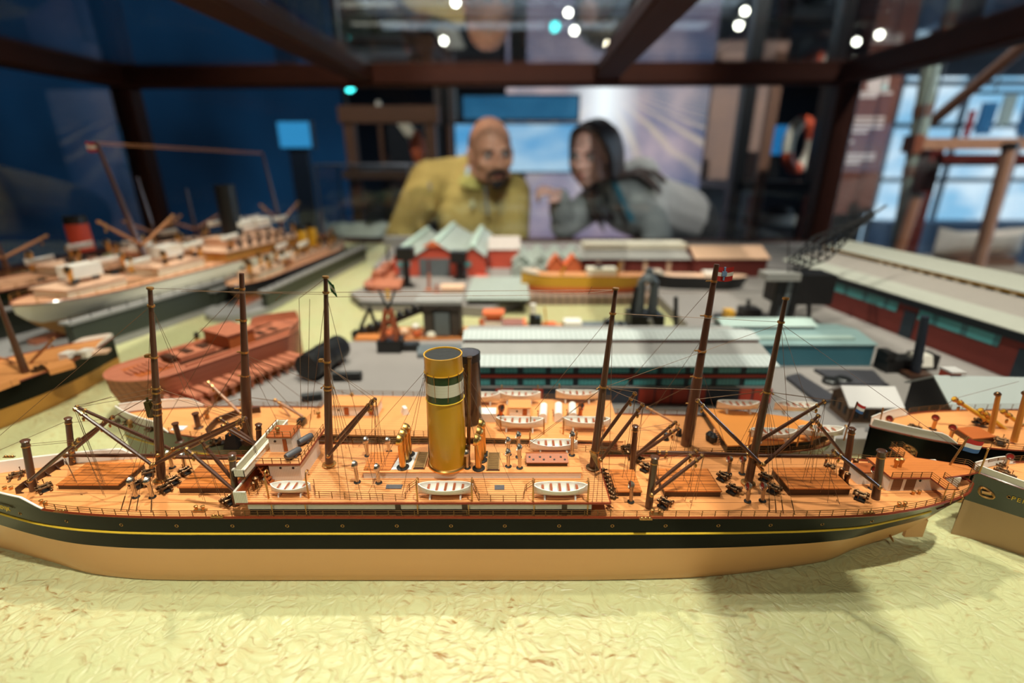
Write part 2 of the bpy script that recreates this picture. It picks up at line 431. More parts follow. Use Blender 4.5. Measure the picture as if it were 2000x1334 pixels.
beam('top_rail', (XR, YF, ZT), (XR, YB, ZT), pw, 0.07)
for x in (-0.58, 0.227): beam('roof_mullion', (x, YF, ZT + 0.005), (x, YB, ZT + 0.005), 0.08, 0.055)
for a, b in (((XL, YB), (XR, YB)), ((XL, YF), (XR, YF)), ((XL, YF), (XL, YB)), ((XR, YF), (XR, YB))):
    beam('bottom_rail', (a[0], a[1], -0.025), (b[0], b[1], -0.025), pw, 0.075)
mb = MB().box((0, 0, 0), (XR - XL - 0.08, YB - YF - 0.08, 0.855)).xf(CM @ Matrix.Translation(((XL + XR) / 2, 0, 0.4275)))
mb.build('plinth', m_case, case)
def pane(name, a, b):
    mb = MB().bx(a, b).xf(CM @ Matrix.Translation((0, 0, -FZ)))
    return mb.build(name, m_pane, case, smooth=0)
pane('back_pane', (XL, YB - 0.003, 0.0), (XR, YB + 0.003, ZT))
pane('left_pane', (XL - 0.003, YF, 0.0), (XL + 0.003, YB, ZT))
pane('right_pane', (XR - 0.003, YF, 0.0), (XR + 0.003, YB, ZT))
pane('front_pane', (XL, YF - 0.003, 0.0), (XR, YF + 0.003, ZT))
for a, b in ((XL, -0.58), (-0.58, 0.227), (0.227, XR)): pane('roof_pane', (a, YF, ZT - 0.003), (b, YB, ZT + 0.003))
mb = MB().bx((XL + 0.03, YF + 0.03, -0.05), (XR - 0.03, YB - 0.03, 0.0)).xf(CM @ Matrix.Translation((0, 0, -FZ)))
wb = mb.build('model_water', m_water, case)
tag(wb, 'pale green painted water board with brown rippled veins')
# ---------------------------------------------------------------- ship kit
class Ship:
    """A ship model lying along bow -> stern on the board."""
    def __init__(s, name, label, bow, stern, half, D, wl, deckf, botf, keelz=None, sheer=None, mats=None, pw=None, n=56, rake=0.0, deck_mat=None, z0=0.0, cap=True, rows=None, capmat=None):
        bow, stern = Vector(bow), Vector(stern)
        d = stern - bow; s.L = d.length; s.half = half; s.D = D; s.rake = rake
        mid = (bow + stern) / 2; s.rz = math.atan2(d.y, d.x)
        s.root = thing(name, label, 'ship model', (mid.x, mid.y, z0), s.rz)
        s.M = ROOTM[s.root.name]
        s.fd, s.fb = curve(deckf), curve(botf)
        s.kz = curve(keelz) if keelz else (lambda t: 0.0)
        s.sh = curve(sheer) if sheer else (lambda t: 0.0)
        s.pw = curve(pw) if pw else (lambda t: 1.0)
        ts = [0.5 - 0.5 * math.cos(math.pi * i / n) for i in range(n + 1)]
        ts = [0.5 * a + 0.5 * i / n for i, a in enumerate(ts)]
        s.ts = ts
        zr = rows or [0, 0.04, 0.25, 0.6, 1.0, 1.3, 1.6, 2.0]
        mb = MB(); rings = []
        for t in ts:
            zd = D + s.sh(t); zb = min(s.kz(t) * D, zd - 0.0004)
            zs = []
            for r_ in zr:
                if r_ <= 1: z = zb + (max(wl, zb) - zb) * r_
                else: z = max(wl, zb) + (zd - max(wl, zb)) * (r_ - 1)
                zs.append(z)
            ring = []
            for z in zs: ring.append((t, s.w(t, z, zb, zd), z))
            rings.append(ring)
        m = len(zr)
        kwl = zr.index(1.0)
        for side in (1, -1):
            vs = [Vector((s.x(t, z, D), side * wv, z)) for ring in rings for (t, wv, z) in ring]
            for lo, hi, mi in ((0, kwl, 1), (kwl, m - 1, 0)):
                fs = []
                for i in range(len(rings) - 1):
                    for j in range(lo, hi):
                        q = (i * m + j, (i + 1) * m + j, (i + 1) * m + j + 1, i * m + j + 1)
                        fs.append(q if side < 0 else q[::-1])
                mb.add(vs, fs, mi)
        # bottom and transom
        vs = []
        for ring in rings:
            t, wv, z = ring[0]
            vs += [Vector((s.x(t, z, D), wv, z)), Vector((s.x(t, z, D), -wv, z))]
        mb.add(vs, [(2 * i, 2 * i + 2, 2 * i + 3, 2 * i + 1) for i in range(len(rings) - 1)], 1)
        last = rings[-1]
        vs = [Vector((s.x(t, z, D), wv, z)) for t, wv, z in last] + [Vector((s.x(t, z, D), -wv, z)) for t, wv, z in last][::-1]
        mb.add(vs, [tuple(range(len(vs)))], 0)
        s.hull = mb.build('hull', mats, s.root, world=False, smooth=50)
        # deck, a touch below the gunwale
        vs = []
        for t in ts:
            e = s.fd(t) * half * 0.985; z = D + s.sh(t) - 0.0004
            vs += [Vector((s.x(t, z, D), e, z)), Vector((s.x(t, z, D), -e, z))]
        s.deck = MB().add(vs, [(2 * i, 2 * i + 1, 2 * i + 3, 2 * i + 2) for i in range(len(ts) - 1)]).build('main_deck', deck_mat or m_deckfar, s.root, world=False)
        if cap:
            mb = MB()
            p = [s.edge(t, -1) for t in ts] + [s.edge(t, 1) for t in ts[::-1]]
            mb.tube(p, half * 0.022, 5, closed=True)
            mb.build('cap_rail', capmat or m_caprail, s.root)
    def x(s, t, z, D): return (t - 0.5) * s.L + s.rake * (1 - z / D) * math.exp(-t / 0.04)
    def w(s, t, z, zb, zd):
        q = 0 if zd - zb < 1e-9 else max(0.0, min(1.0, (z - zb) / (zd - zb)))
        wb, wd = s.fb(t) * s.half, s.fd(t) * s.half
        p = s.pw(t)
        g = q ** p
        wv = wb + (wd - wb) * g
        if q < 0.06: wv *= 0.955 + 0.045 * math.sqrt(max(q, 0) / 0.06)
        return max(wv, 0.0002)
    def edge(s, t, side, inset=0.0, dz=0.0):   # world place on the gunwale; side -1 = towards the camera
        z = s.D + s.sh(t)
        return s.M @ Vector((s.x(t, z, s.D), side * max(0.0002, s.fd(t) * s.half - inset), z + dz))
    def skin(s, t, z, side, out=0.0):          # world place on the hull's side
        zd = s.D + s.sh(t); zb = min(s.kz(t) * s.D, zd - 0.0004)
        return s.M @ Vector((s.x(t, z, s.D), side * (s.w(t, z, zb, zd) + out), z))
    def tpx(s, px, z, side, lo=0.0, hi=0.4):   # station of the hull seen at a column of the frame
        def col(t):
            q = s.skin(t, z, side); return 1000 + F * q.x / (q.y * CP + (H - z) * SP)
        for _ in range(40):
            m = (lo + hi) / 2
            if (col(m) < px) == (col(0.4) > col(0.0)): lo = m
            else: hi = m
        return lo
    def at(s, u, v, z):                        # ship axes: u 0..1 bow to stern, v -1..1 of the half breadth
        return s.M @ Vector(((u - 0.5) * s.L, v * s.half, z))
    def fr(s, px, py, z):                      # (u, v) of a place seen in the frame
        q = s.M.inverted() @ P(px, py, z); return q.x / s.L + 0.5, q.y / s.half
def rail(parent, pts, h, m=None, gap=0.012, r=0.00022, n=3, name='railing', up=None, post=None):
    pts = [Vector(p) for p in pts]; mb = MB(); up = Vector((0, 0, 1)); r = max(r, 0.0002)
    seg = [(pts[i + 1] - pts[i]).length for i in range(len(pts) - 1)]; tot = sum(seg)
    k = max(1, round(tot / gap))
    for i in range(k + 1):
        d = tot * i / k; j = 0
        while j < len(seg) - 1 and d > seg[j]: d -= seg[j]; j += 1
        p = pts[j].lerp(pts[j + 1], min(1, d / max(seg[j], 1e-9)))
        mb.tube([p, p + up * h], (post or r * 1.4), 5)
    for q in range(n):
        z = h * (q + 1) / n
        mb.tube([p + up * z for p in pts], r, 5)
    return mb.build(name, m or m_railbrass, parent)
def wires(parent, name, segs, r=0.00017, m=None, sag=0.0):
    mb = MB()
    for a, b in segs:
        a, b = Vector(a), Vector(b)
        if sag:
            pts = [a.lerp(b, k / 8) - Vector((0, 0, sag * 4 * (k / 8) * (1 - k / 8))) for k in range(9)]
        else: pts = [a, b]
        mb.tube(pts, r, 4)
    return mb.build(name, m or m_wire, parent)
# one of each fitting, in millimetre-true size at the origin
def me_cowl(h, r, head, outer, inner, base=m_iron, name='ventilator', n=14):
    mb = MB()
    mb.lathe((0, 0, 0), [(r * 1.9, 0), (r * 1.9, h * 0.02), (r * 1.2, h * 0.035)], n, mi=2)
    mb.tube([(0, 0, 0), (0, 0, h * 0.74), (-head * 0.1, 0, h * 0.82)], [r, r, r * 1.15], n)
    c = Vector((-head * 0.35, 0, h * 0.87)); rot = Matrix.Rotation(R(-78), 3, 'Y')
    prof = []
    for i in range(8):
        a = math.pi / 2 * i / 7
        prof.append((head * math.cos(a) * 1.0, -head * 1.05 * math.sin(a)))
    k = MB(); k.lathe((0, 0, 0), prof[::-1] + [(head * 1.04, head * 0.22), (head * 0.93, head * 0.22), (head * 0.85, 0.0)], n)
    k.lathe((0, 0, 0), [(head * 0.86, head * 0.02), (head * 0.6, -head * 0.25), (0.0, -head * 0.35)], n, mi=1)
    k.v = [c + rot @ p for p in k.v]
    mb.add(k.v, k.f); mb.mi[-len(k.f):] = k.mi
    return mb.mesh(name, [outer, inner, base], 50)
def boat_parts(L, B, Dp, thw=5, hull_m=None):
    """meshes of a lifeboat: shell, thwart, chock, floor"""
    st = 13; rings = []
    for inner in (0, 1):
        for i in range(st):
            t = i / (st - 1); u = 2 * t - 1
            hb = B / 2 * (1 - abs(u) ** 2.6) ** 0.75 if abs(u) < 1 else 0.0
            hb = max(hb, B * 0.02)
            sh = Dp * (1 + 0.28 * u * u); kz = Dp * 0.10 * abs(u) ** 3
            row = []
            th = B * 0.045 * inner
            for j in range(-5, 6):
                a = j / 5 * math.pi / 2
                y = (hb - th) * math.copysign(abs(math.sin(a)) ** 0.8, a); z = kz + th * 1.2 + (sh - kz - th * 1.2) * (1 - math.cos(a)) ** 0.8
                row.append(Vector((u * L / 2 * (1 - 0.025 * inner), y, z)))
            rings.append(row)
    mb = MB(); vs = [p for r_ in rings for p in r_]; k = 11
    fs = []
    for i in range(st - 1):
        for j in range(k - 1):
            q = (i * k + j, (i + 1) * k + j, (i + 1) * k + j + 1, i * k + j + 1)
            fs.append(q[::-1]); o = st * k; fs.append(tuple(x + o for x in q))
        for j in (0, k - 1):
            q = (i * k + j, (i + 1) * k + j, (i + 1) * k + j + st * k, i * k + j + st * k)
            fs.append(q if j else q[::-1])
    for i in (0, st - 1):
        for j in range(k - 1):
            q = (i * k + j, i * k + j + 1, i * k + j + 1 + st * k, i * k + j + st * k)
            fs.append(q if i == 0 else q[::-1])
    mb.add(vs, fs)
    shell = mb.mesh('lifeboat', hull_m or m_boat, 40)
    tw = []
    for q in range(thw):
        u = -0.62 + 1.24 * q / (thw - 1)
        hb = B / 2 * (1 - abs(u) ** 2.6) ** 0.75 * 0.9
        tw.append(MB().box((u * L / 2, 0, Dp * 0.80), (L * 0.045, hb * 2, Dp * 0.09)).mesh('thwart', m_thwart, 0))
    ck = []
    for u in (-0.55, 0.55):
        ck.append(MB().box((u * L / 2, -B * 0.16, -Dp * 0.14), (L * 0.03, B * 0.5, Dp * 0.5), top=(1, 0.7)).mesh('chock', m_boat, 0))
    return shell, tw, ck
def put_boat(parent, kit, M, chock=True):
    b = put(parent, 'lifeboat', kit[0], M)
    for me in kit[1]:
        o = bpy.data.objects.new('thwart', me); COL.objects.link(o); o.parent = b
    if chock:
        for me in kit[2]:
            o = bpy.data.objects.new('chock', me); COL.objects.link(o); o.parent = b
    return b
def me_davit(h, reach, r, m):
    pts = [(0, 0, 0), (0, 0, h * 0.7)]
    for i in range(1, 8):
        a = math.pi * i / 7 * 0.75
        pts.append((0, reach * 0.5 * (1 - math.cos(a)), h * 0.7 + h * 0.3 * math.sin(a)))
    mb = MB().tube(pts, [r * 1.25] * 2 + [r * 1.15 - r * 0.05 * i for i in range(7)], 8)
    p = Vector(pts[-1]); mb.tube([p, p - Vector((0, 0, h * 0.12))], r * 0.4, 5); mb.ell(p - Vector((0, 0, h * 0.14)), r * 1.4, n=8, m=6)
    return mb.mesh('davit', m)
def me_winch(s):
    mb = MB()
    mb.box((0, 0, s * 0.06), (s * 1.0, s * 0.62, s * 0.12), mi=1)
    for y in (-0.2, 0.2):
        mb.box((0, y * s, s * 0.24), (s * 0.5, s * 0.05, s * 0.34), mi=1, top=(0.5, 1))
    for x, rr in ((-0.22, 0.13), (0.2, 0.16)):
        pr = [(0.05, -0.46), (0.12, -0.46), (0.12, -0.42), (rr * 0.7, -0.4), (rr * 0.55, -0.33), (rr, -0.3), (rr, -0.16), (rr * 0.6, -0.15), (rr * 0.6, 0.15), (rr, 0.16), (rr, 0.3), (rr * 0.55, 0.33), (rr * 0.7, 0.4), (0.12, 0.42), (0.12, 0.46), (0.05, 0.46)]
        mb.lathe((x * s, 0, s * 0.32), [(a * s, b * s) for a, b in pr], 10, axis='Y')
    for y in (-0.27, 0.27):
        mb.tube([(-0.6 * s, y * s, 0.16 * s), (0.1 * s, y * s, 0.26 * s)], 0.075 * s, 8)
        mb.ell((-0.62 * s, y * s, 0.16 * s), 0.1 * s, n=8, m=6)
    mb.tube([(0.45 * s, -0.1 * s, 0.1 * s), (0.5 * s, -0.1 * s, 0.6 * s)], 0.025 * s, 6)
    mb.ell((0.5 * s, -0.1 * s, 0.6 * s), 0.05 * s, n=6, m=5)
    return mb.mesh('cargo_winch', [m_bronze, m_iron])
def me_bitt(s, m=None):
    mb = MB(); mb.box((0, 0, s * 0.05), (s * 1.5, s * 0.5, s * 0.1))
    for x in (-0.4, 0.4): mb.lathe((x * s, 0, s * 0.1), [(0.17 * s, 0), (0.17 * s, 0.42 * s), (0.23 * s, 0.46 * s), (0.23 * s, 0.55 * s), (0.1 * s, 0.6 * s)], 12)
    return mb.mesh('mooring_bitt', m or m_brass)
def me_fairlead(s):
    mb = MB(); mb.box((0, 0, s * 0.05), (s * 1.6, s * 0.4, s * 0.1))
    for x in (-0.5, 0, 0.5): mb.ell((x * s, 0, s * 0.2), (0.2 * s, 0.17 * s, 0.14 * s), n=8, m=6)
    return mb.mesh('fairlead', m_brass)
def me_ring(r, rr, m):
    mb = MB().tube([(r * math.cos(a), 0, r * math.sin(a)) for a in [2 * math.pi * k / 12 for k in range(12)]], rr, 6, closed=True)
    mb.lathe((0, 0.0001, 0), [(0.0, 0.0), (r * 0.9, 0.0)], 12, axis='Y', mi=1)
    return mb.mesh('porthole', [m, m_black])
def ladder(parent, a, b, wd, m=None, name='ladder', steps=8, r=0.0003, side=Vector((1, 0, 0))):
    a, b = Vector(a), Vector(b); mb = MB()
    for k in (-0.5, 0.5): mb.tube([a + side * wd * k, b + side * wd * k], r, 5)
    for i in range(steps):
        p = a.lerp(b, (i + 0.5) / steps); mb.tube([p - side * wd * 0.5, p + side * wd * 0.5], r * 0.9, 5)
    return mb.build(name, m or m_brass, parent)
def flag(parent, p0, dx, dz, bands, name='flag', wave=0.12, horiz=True):
    """flag hanging from p0 (hoist top), length along dx, drop along dz, bands of (share, material)"""
    mb = MB(); n = 10; dx, dz = Vector(dx), Vector(dz); nr = dx.cross(dz).normalized() * dx.length
    mats = []; off = 0.0
    for k, (sh, m) in enumerate(bands):
        mats.append(m)
        for front in (1, -1):
            vs = []
            for i in range(n + 1):
                u = i / n; q = nr * wave * math.sin(u * 5.5) * u + nr * 0.004 * front - dz * 0.10 * math.sin(u * 4) * u * -1
                for v in (off, off + sh): vs.append(Vector(p0) + dx * u + dz * v + q)
            fs = [(2 * i, 2 * i + 1, 2 * i + 3, 2 * i + 2) for i in range(n)]
            mb.add(vs, fs if front > 0 else [f[::-1] for f in fs], k)
        off += sh
    return mb.build(name, mats, parent)
def spar(parent, a, b, r0, r1, name='derrick_boom', m=None, fit=True):
    a, b = Vector(a), Vector(b); mb = MB()
    mid = a.lerp(b, 0.45)
    mb.tube([a, mid, b], [r0 * 0.8, r0, r1], 8)
    if fit:
        d = (b - a).normalized()
        mb.tube([b - d * r0 * 5, b - d * r0 * 4], r1 * 1.6, 8, mi=1)
        mb.tube([b - d * r0 * 1.5, b - d * r0 * 0.5], r1 * 1.6, 8, mi=1)
        mb.ell(a, r0 * 1.2, n=8, m=6, mi=1)
        q = b - d * r0 * 4.5
        mb.ell(q - Vector((0, 0, r0 * 3)), (r0 * 0.7, r0 * 0.5, r0 * 1.2), n=8, m=6, mi=1)
    return mb.build(name, [m or m_mast, m_brass], parent)
# ---------------------------------------------------------------- the cargo steamer in front
YC = 0.307
ZD, ZB, ZC = 0.056, 0.0675, 0.0729          # main deck, bridge deck, casing
fs = Ship('cargo_steamer_model', 'long black hulled cargo steamer model with yellow funnel banded green and white, nearest the glass', (-0.412, YC, 0), (0.339, YC, 0),
          0.037, ZD, 0.0295,
          [(0, .03), (.02, .22), (.0586, .5), (.117, .80), (.16, .92), (.204, .98), (.25, 1), (.80, 1), (.866, .96), (.91, .83), (.947, .64), (.981, .38), (1, .06)],
          [(0, .0), (.019, .09), (.089, .5), (.153, .86), (.207, .98), (.25, 1), (.60, 1), (.696, .95), (.746, .87), (.80, .71), (.857, .5), (.92, .05), (1, .01)],
          keelz=[(0, 0), (.905, 0), (.925, .08), (.945, .2), (.965, .38), (.982, .6), (1, .78)],
          pw=[(0, 1), (.1, .8), (.25, .5), (.7, .5), (.8, .7), (.9, 1.0), (1, 1.3)],
          sheer=[(0, .003), (.1, .0015), (.25, 0), (.8, 0), (1, .002)],
          mats=[m_hullblack, m_hulltan], n=110, deck_mat=m_deck, cap=False)
fr = fs.root
def dk(px, py, z=ZD): return P(px, py, z)
# cap rail, yellow line, rubbing strakes at the counter
mb = MB(); ts = [i / 140 for i in range(141)]
mb.tube([fs.edge(t, -1) for t in ts if t > .118] + [fs.edge(t, 1) for t in ts[::-1] if t > .15], 0.0009, 6)
mb.build('cap_rail', m_caprail, fr)
mb = MB()
for sd in (-1, 1):
    mb.tube([fs.skin(t, 0.0428 + 0.0018 * max(0, (t - .8) / .2) ** 2 + 0.002 * max(0, (.1 - t) / .1), sd, 0.0002) for t in ts if .004 < t < .955], 0.0008, 6)
mb.build('painted_line', m_yellowline, fr)
mb = MB()
for zz, t0 in ((0.0515, .958), (0.0455, .956)):
    mb.tube([fs.skin(t0 + (1 - t0) * k / 10, zz + 0.002 * k / 10, -1, 0.0002) for k in range(11)] + [fs.skin(t0 + (1 - t0) * k / 10, zz + 0.002 * k / 10, 1, 0.0002) for k in range(10, -1, -1)], 0.0007, 6)
mb.build('rubbing_strake', m_caprail, fr)
# keel strip under the bottom, rudder, screw
mb = MB()
kp = [fs.skin(t, 0.0, -1, -.0006) for t in ts if .03 < t < .9] + [fs.skin(t, 0.0, 1, -.0006) for t in ts[::-1] if .03 < t < .9]
mb.prism([(p.x, p.y) for p in kp], -0.0001, 0.0012); mb.build('keel_strip', m_black, fr)
mb = MB().bx((0.303, YC - 0.0012, 0.008), (0.317, YC + 0.0012, 0.024)); mb.build('rudder', m_hulltan, fr)
mb = MB()
for k in range(4):
    a = k * math.pi / 2 + .4; c = Vector((0.290, YC, 0.012))
    mb.ell(c + Vector((0, math.cos(a) * .004, math.sin(a) * .004)), (0.0008, 0.0022, 0.0042), Matrix.Rotation(a - math.pi / 2, 3, 'X') @ Matrix.Rotation(.5, 3, 'Z'), 8, 6)
mb.ell((0.289, YC, 0.012), (0.004, 0.0014, 0.0014), n=8, m=6); mb.tube([(0.27, YC, 0.012), (0.29, YC, 0.012)], 0.0011, 8)
mb.build('propeller', m_brass, fr)
# bow bulwark: black outside, white inside and on top
def bulwark(side, t1, h):
    mb = MB(); ks = [t1 * k / 26 for k in range(27)]
    o, i_, oz, iz = [], [], [], []
    for t in ks:
        hh = h * min(1, max(0.06, (t1 - t) / 0.018)) if t > t1 - 0.018 else h
        e = fs.edge(t, side); e2 = fs.edge(t, side, 0.0011)
        fl = Vector((0, side * 0.0012, 0)) * hh / h
        o.append(e); oz.append(e + fl + Vector((0, 0, hh))); iz.append(e2 + fl + Vector((0, 0, hh))); i_.append(e2 + Vector((0, 0, -0.001)))
    for a, b, mi in ((o, oz, 0), (oz, iz, 1), (iz, i_, 1)):
        vs = [p for q in zip(a, b) for p in q]; f = [(2 * k, 2 * k + 2, 2 * k + 3, 2 * k + 1) for k in range(len(ks) - 1)]
        mb.add(vs, f if side < 0 else [q[::-1] for q in f], mi)
    mb.tube(oz, 0.0005, 6, mi=1)
    return mb.build('bulwark', [m_hullblack, m_white], fr)
bulwark(-1, .122, 0.0085); bulwark(1, .152, 0.0085)
mb = MB(); mb.tube([fs.edge(.0005, -1) + Vector((0, 0.0004, -0.055)), fs.edge(.0005, -1) + Vector((0, 0.0004, 0.009))], 0.0009, 8); mb.build('stem_bar', m_hullblack, fr)
# name at the bow in gold letters
tm = text_mesh('ERDIJK', 0.0042); tm.materials.append(m_yellowline)
a, b = fs.skin(fs.tpx(9, .0525, -1), .0525, -1, .0007), fs.skin(fs.tpx(34, .0525, -1), .0525, -1, .0007)
d = (b - a); ang = math.atan2(d.y, d.x)
put(fr, 'name_lettering', tm, Matrix.Translation(a.lerp(b, .0) + Vector((0, -0.0007, 0.0002))) @ Matrix.Rotation(ang, 4, 'Z') @ Matrix.Rotation(R(86), 4, 'X'))
# portholes along the side
ringm = me_ring(0.0010, 0.00028, m_brass)
for px in (39, 130, 237, 345, 454, 561, 669, 775, 881, 986, 1092, 1196, 1300, 1403, 1505, 1606, 1703):
    X = (px - 1000) / F * 0.334
    for _ in range(4):
        t = (X + .412) / .751; q = fs.skin(t, .0492, -1)
        X = (px - 1000) / F * (q.y * CP + (H - .0492) * SP)
    q2 = fs.skin(t + .004, .0492, -1)
    put(fr, 'porthole', ringm, Matrix.Translation(q) @ Matrix.Rotation(math.atan2(q2.y - q.y, q2.x - q.x), 4, 'Z'))
# main deck railing, both sides
tt = [.124 + (1 - .124) * k / 90 for k in range(91)]
rail(fr, [fs.edge(t, -1, .0006) for t in tt], 0.0052, gap=0.0088, r=0.00016)
rail(fr, [fs.edge(t, 1, .0006) for t in tt if t > .155], 0.0052, gap=0.0088, r=0.00016)
# hatches
def hatch(nl, nr, frr, fl, zb, zt):
    a, b, c, d = [P(q[0], q[1], zt) for q in (nl, nr, frr, fl)]
    x0, x1, y0, y1 = (a.x + d.x) / 2, (b.x + c.x) / 2, (a.y + b.y) / 2, (c.y + d.y) / 2
    mb = MB().bx((x0 + .0006, y0 + .0006, zb - .001), (x1 - .0006, y1 - .0006, zt - .0006))
    h = mb.build('hatch_coaming', m_coaming, fr, smooth=0)
    mb = MB().bx((x0, y0, zt - .0009), (x1, y1, zt)); mb.build('hatch_cover', m_hatch, h, smooth=0)
hatch((108, 944.5), (228, 949), (280, 905.5), (177, 901), ZD, .0612)
hatch((350, 949), (459, 954), (480, 908), (391, 906), ZD, .0612)
hatch((1204, 960), (1254, 960), (1238, 917), (1189, 917), ZD, .0600)
hatch((1293, 959), (1409, 959), (1384, 915), (1283, 915), ZD, .0610)
hatch((1543, 954), (1659, 954), (1626, 913), (1506, 913), ZD, .0618)
# breakwater on the fore deck
bp = [dk(x, y) for x, y in ((32, 968), (48, 955), (66, 945), (88, 933), (108, 920), (126, 909), (145, 900), (158, 893))]
mb = MB()
for k in range(len(bp) - 1):
    a, b = bp[k], bp[k + 1]; n_ = (b - a).cross(V(0, 0, 1)).normalized() * 0.0008
    mb.add([a, b, b + n_ + V(0, 0, .0062), a + n_ + V(0, 0, .0062), a + n_ * 1.8, b + n_ * 1.8, b + n_ * 2 + V(0, 0, .0062), a + n_ * 2 + V(0, 0, .0062)], [(0, 1, 2, 3), (5, 4, 7, 6), (3, 2, 6, 7), (0, 3, 7, 4), (1, 5, 6, 2)])
    mb.add([a + n_ * 1.5, a + n_ * 8, a + n_ * 2 + V(0, 0, .005), a + n_ * 1.5 + (b - a) * .06, a + n_ * 8 + (b - a) * .06, a + n_ * 2 + (b - a) * .06 + V(0, 0, .005)], [(0, 1, 2), (5, 4, 3), (0, 3, 4, 1), (1, 4, 5, 2)])
mb.build('breakwater', m_coaming, fr, smooth=0)
# kingposts
KP = [((66, 960), (49, 862), .0023), ((142, 909), (133, 818), .0021), ((461, 986), (453, 888), .0022), ((507, 905), (505, 830), .0021),
      ((1235, 917), (1241, 833), .0021), ((1267, 990), (1279, 894), .0024), ((1653, 918), (1664, 838), .0022), ((1710, 974), (1722, 882), .0025)]
for b, t, r in KP:
    p = dk(*b); q = U(t[0], t[1], p.y); mb = MB()
    mb.tube([p - V(0, 0, .001), q], [r * 1.08, r * .95], 14)
    d = (q - p).normalized()
    mb.tube([q, q + d * r * .25, q + d * r * .5], [r * 1.2, r * 1.25, r * .9], 14)
    mb.tube([q - d * r * 1.8, q - d * r * 1.5], r * 1.15, 12, mi=1)
    mb.build('kingpost', [m_mast, m_brass], fr)
# masts
MT = [((315, 938), (293, 562), ZD), ((643, 908), (636, 541), ZB), ((1158, 914), (1203, 563), ZB), ((1461, 944), (1535, 582), ZD)]
MP = []
for (b, t, z) in MT:
    p = P(b[0], b[1], z); q = U(t[0], t[1], p.y); MP.append((p, q)); mb = MB()
    mb.tube([p - V(0, 0, .001), p.lerp(q, .45), p.lerp(q, .47), q], [.0030, .0026, .0023, .0013], 14)
    mb.build('mast', m_mast, fr)
def on(i, py):                               # place on mast i at a height seen in the frame
    p, q = MP[i]; b, t, z = MT[i]; lo, hi = 0.0, 1.0
    for _ in range(30):
        m_ = (lo + hi) / 2; c = p.lerp(q, m_); d = Vector(c) - V(0, 0, H)
        zc = d.y * CP - d.z * SP; y = 667 - F * (d.y * SP + d.z * CP) / zc
        if y > py: lo = m_
        else: hi = m_
    return p.lerp(q, lo)
for i, ys in enumerate(((563, 597, 697, 757, 766, 786, 797, 808), (541, 571, 706, 753, 760), (564, 612, 755, 880), (583, 629, 765, 890))):
    for y in ys:
        c = on(i, y); d = (MP[i][1] - MP[i][0]).normalized(); f = (c - MP[i][0]).length / (MP[i][1] - MP[i][0]).length
        r = .0030 - .0013 * f
        mb = MB().tube([c - d * .0006, c + d * .0006], r * 1.12 + .0002, 12)
        if y in (697, 706): mb.box(c + V(-.0042, 0, .0008), (.0026, .003, .002)); mb.tube([c, c + V(-.005, 0, 0)], .0005, 6)
        if y in (757, 753, 755, 765):
            for sx in (-1, 1): mb.tube([c + V(sx * .0024, 0, 0), c + V(sx * .0042, -.0006, -.0012)], .0003, 5); mb.ell(c + V(sx * .0044, -.0006, -.0016), .0007, n=8, m=5)
        mb.build('mast_band', m_brass, fr)
for i in (0, 1, 2, 3):                       # collars at the feet
    MB().lathe(MP[i][0], [(.0052, -.0002), (.0052, .0008), (.0034, .0012), (.0034, .0022)], 16).build('mast_collar', m_brass if i != 2 else m_bronze, fr)
c = on(0, 800); MB().box(c + V(-.0042, -.001, .001), (.0035, .004, .012)).tube([c + V(-.0042, -.001, .007), c + V(-.0042, -.001, .010)], .0008, 6).build('signal_lantern', mat('lantern_olive', (78, 66, 30), .4, .5), fr)
# outrigger tables the booms stand on
def table(pts, z0, z1):
    MB().prism([(p.x, p.y) for p in pts], z0, z1).build('boom_table', m_brass, fr, smooth=0)
zt = on(0, 893).z
MB().loft([[U(296, 911, .299) + V(*o) for o in ((-.001, -.0015, -.001), (.001, -.0015, -.001), (.001, -.0015, .0006), (-.001, -.0015, .0006))], [U(340, 877, .324) + V(*o) for o in ((-.001, .001, -.001), (.001, .001, -.001), (.001, .001, .0006), (-.001, .001, .0006))]]).build('boom_table', m_brass, fr)
MB().loft([[U(1488, 916, .298) + V(*o) for o in ((-.001, -.0015, -.001), (.001, -.0015, -.001), (.001, -.0015, .0006), (-.001, -.0015, .0006))], [U(1460, 884, .318) + V(*o) for o in ((-.001, .001, -.001), (.001, .001, -.001), (.001, .001, .0006), (-.001, .001, .0006))]]).build('boom_table', m_brass, fr)
MB().extrude([U(1153, 888, .305), U(1166, 894, .302), U(1172, 908, .298), U(1170, 918, .297)], V(0, .006, 0)).build('boom_table', m_brass, fr, smooth=0)
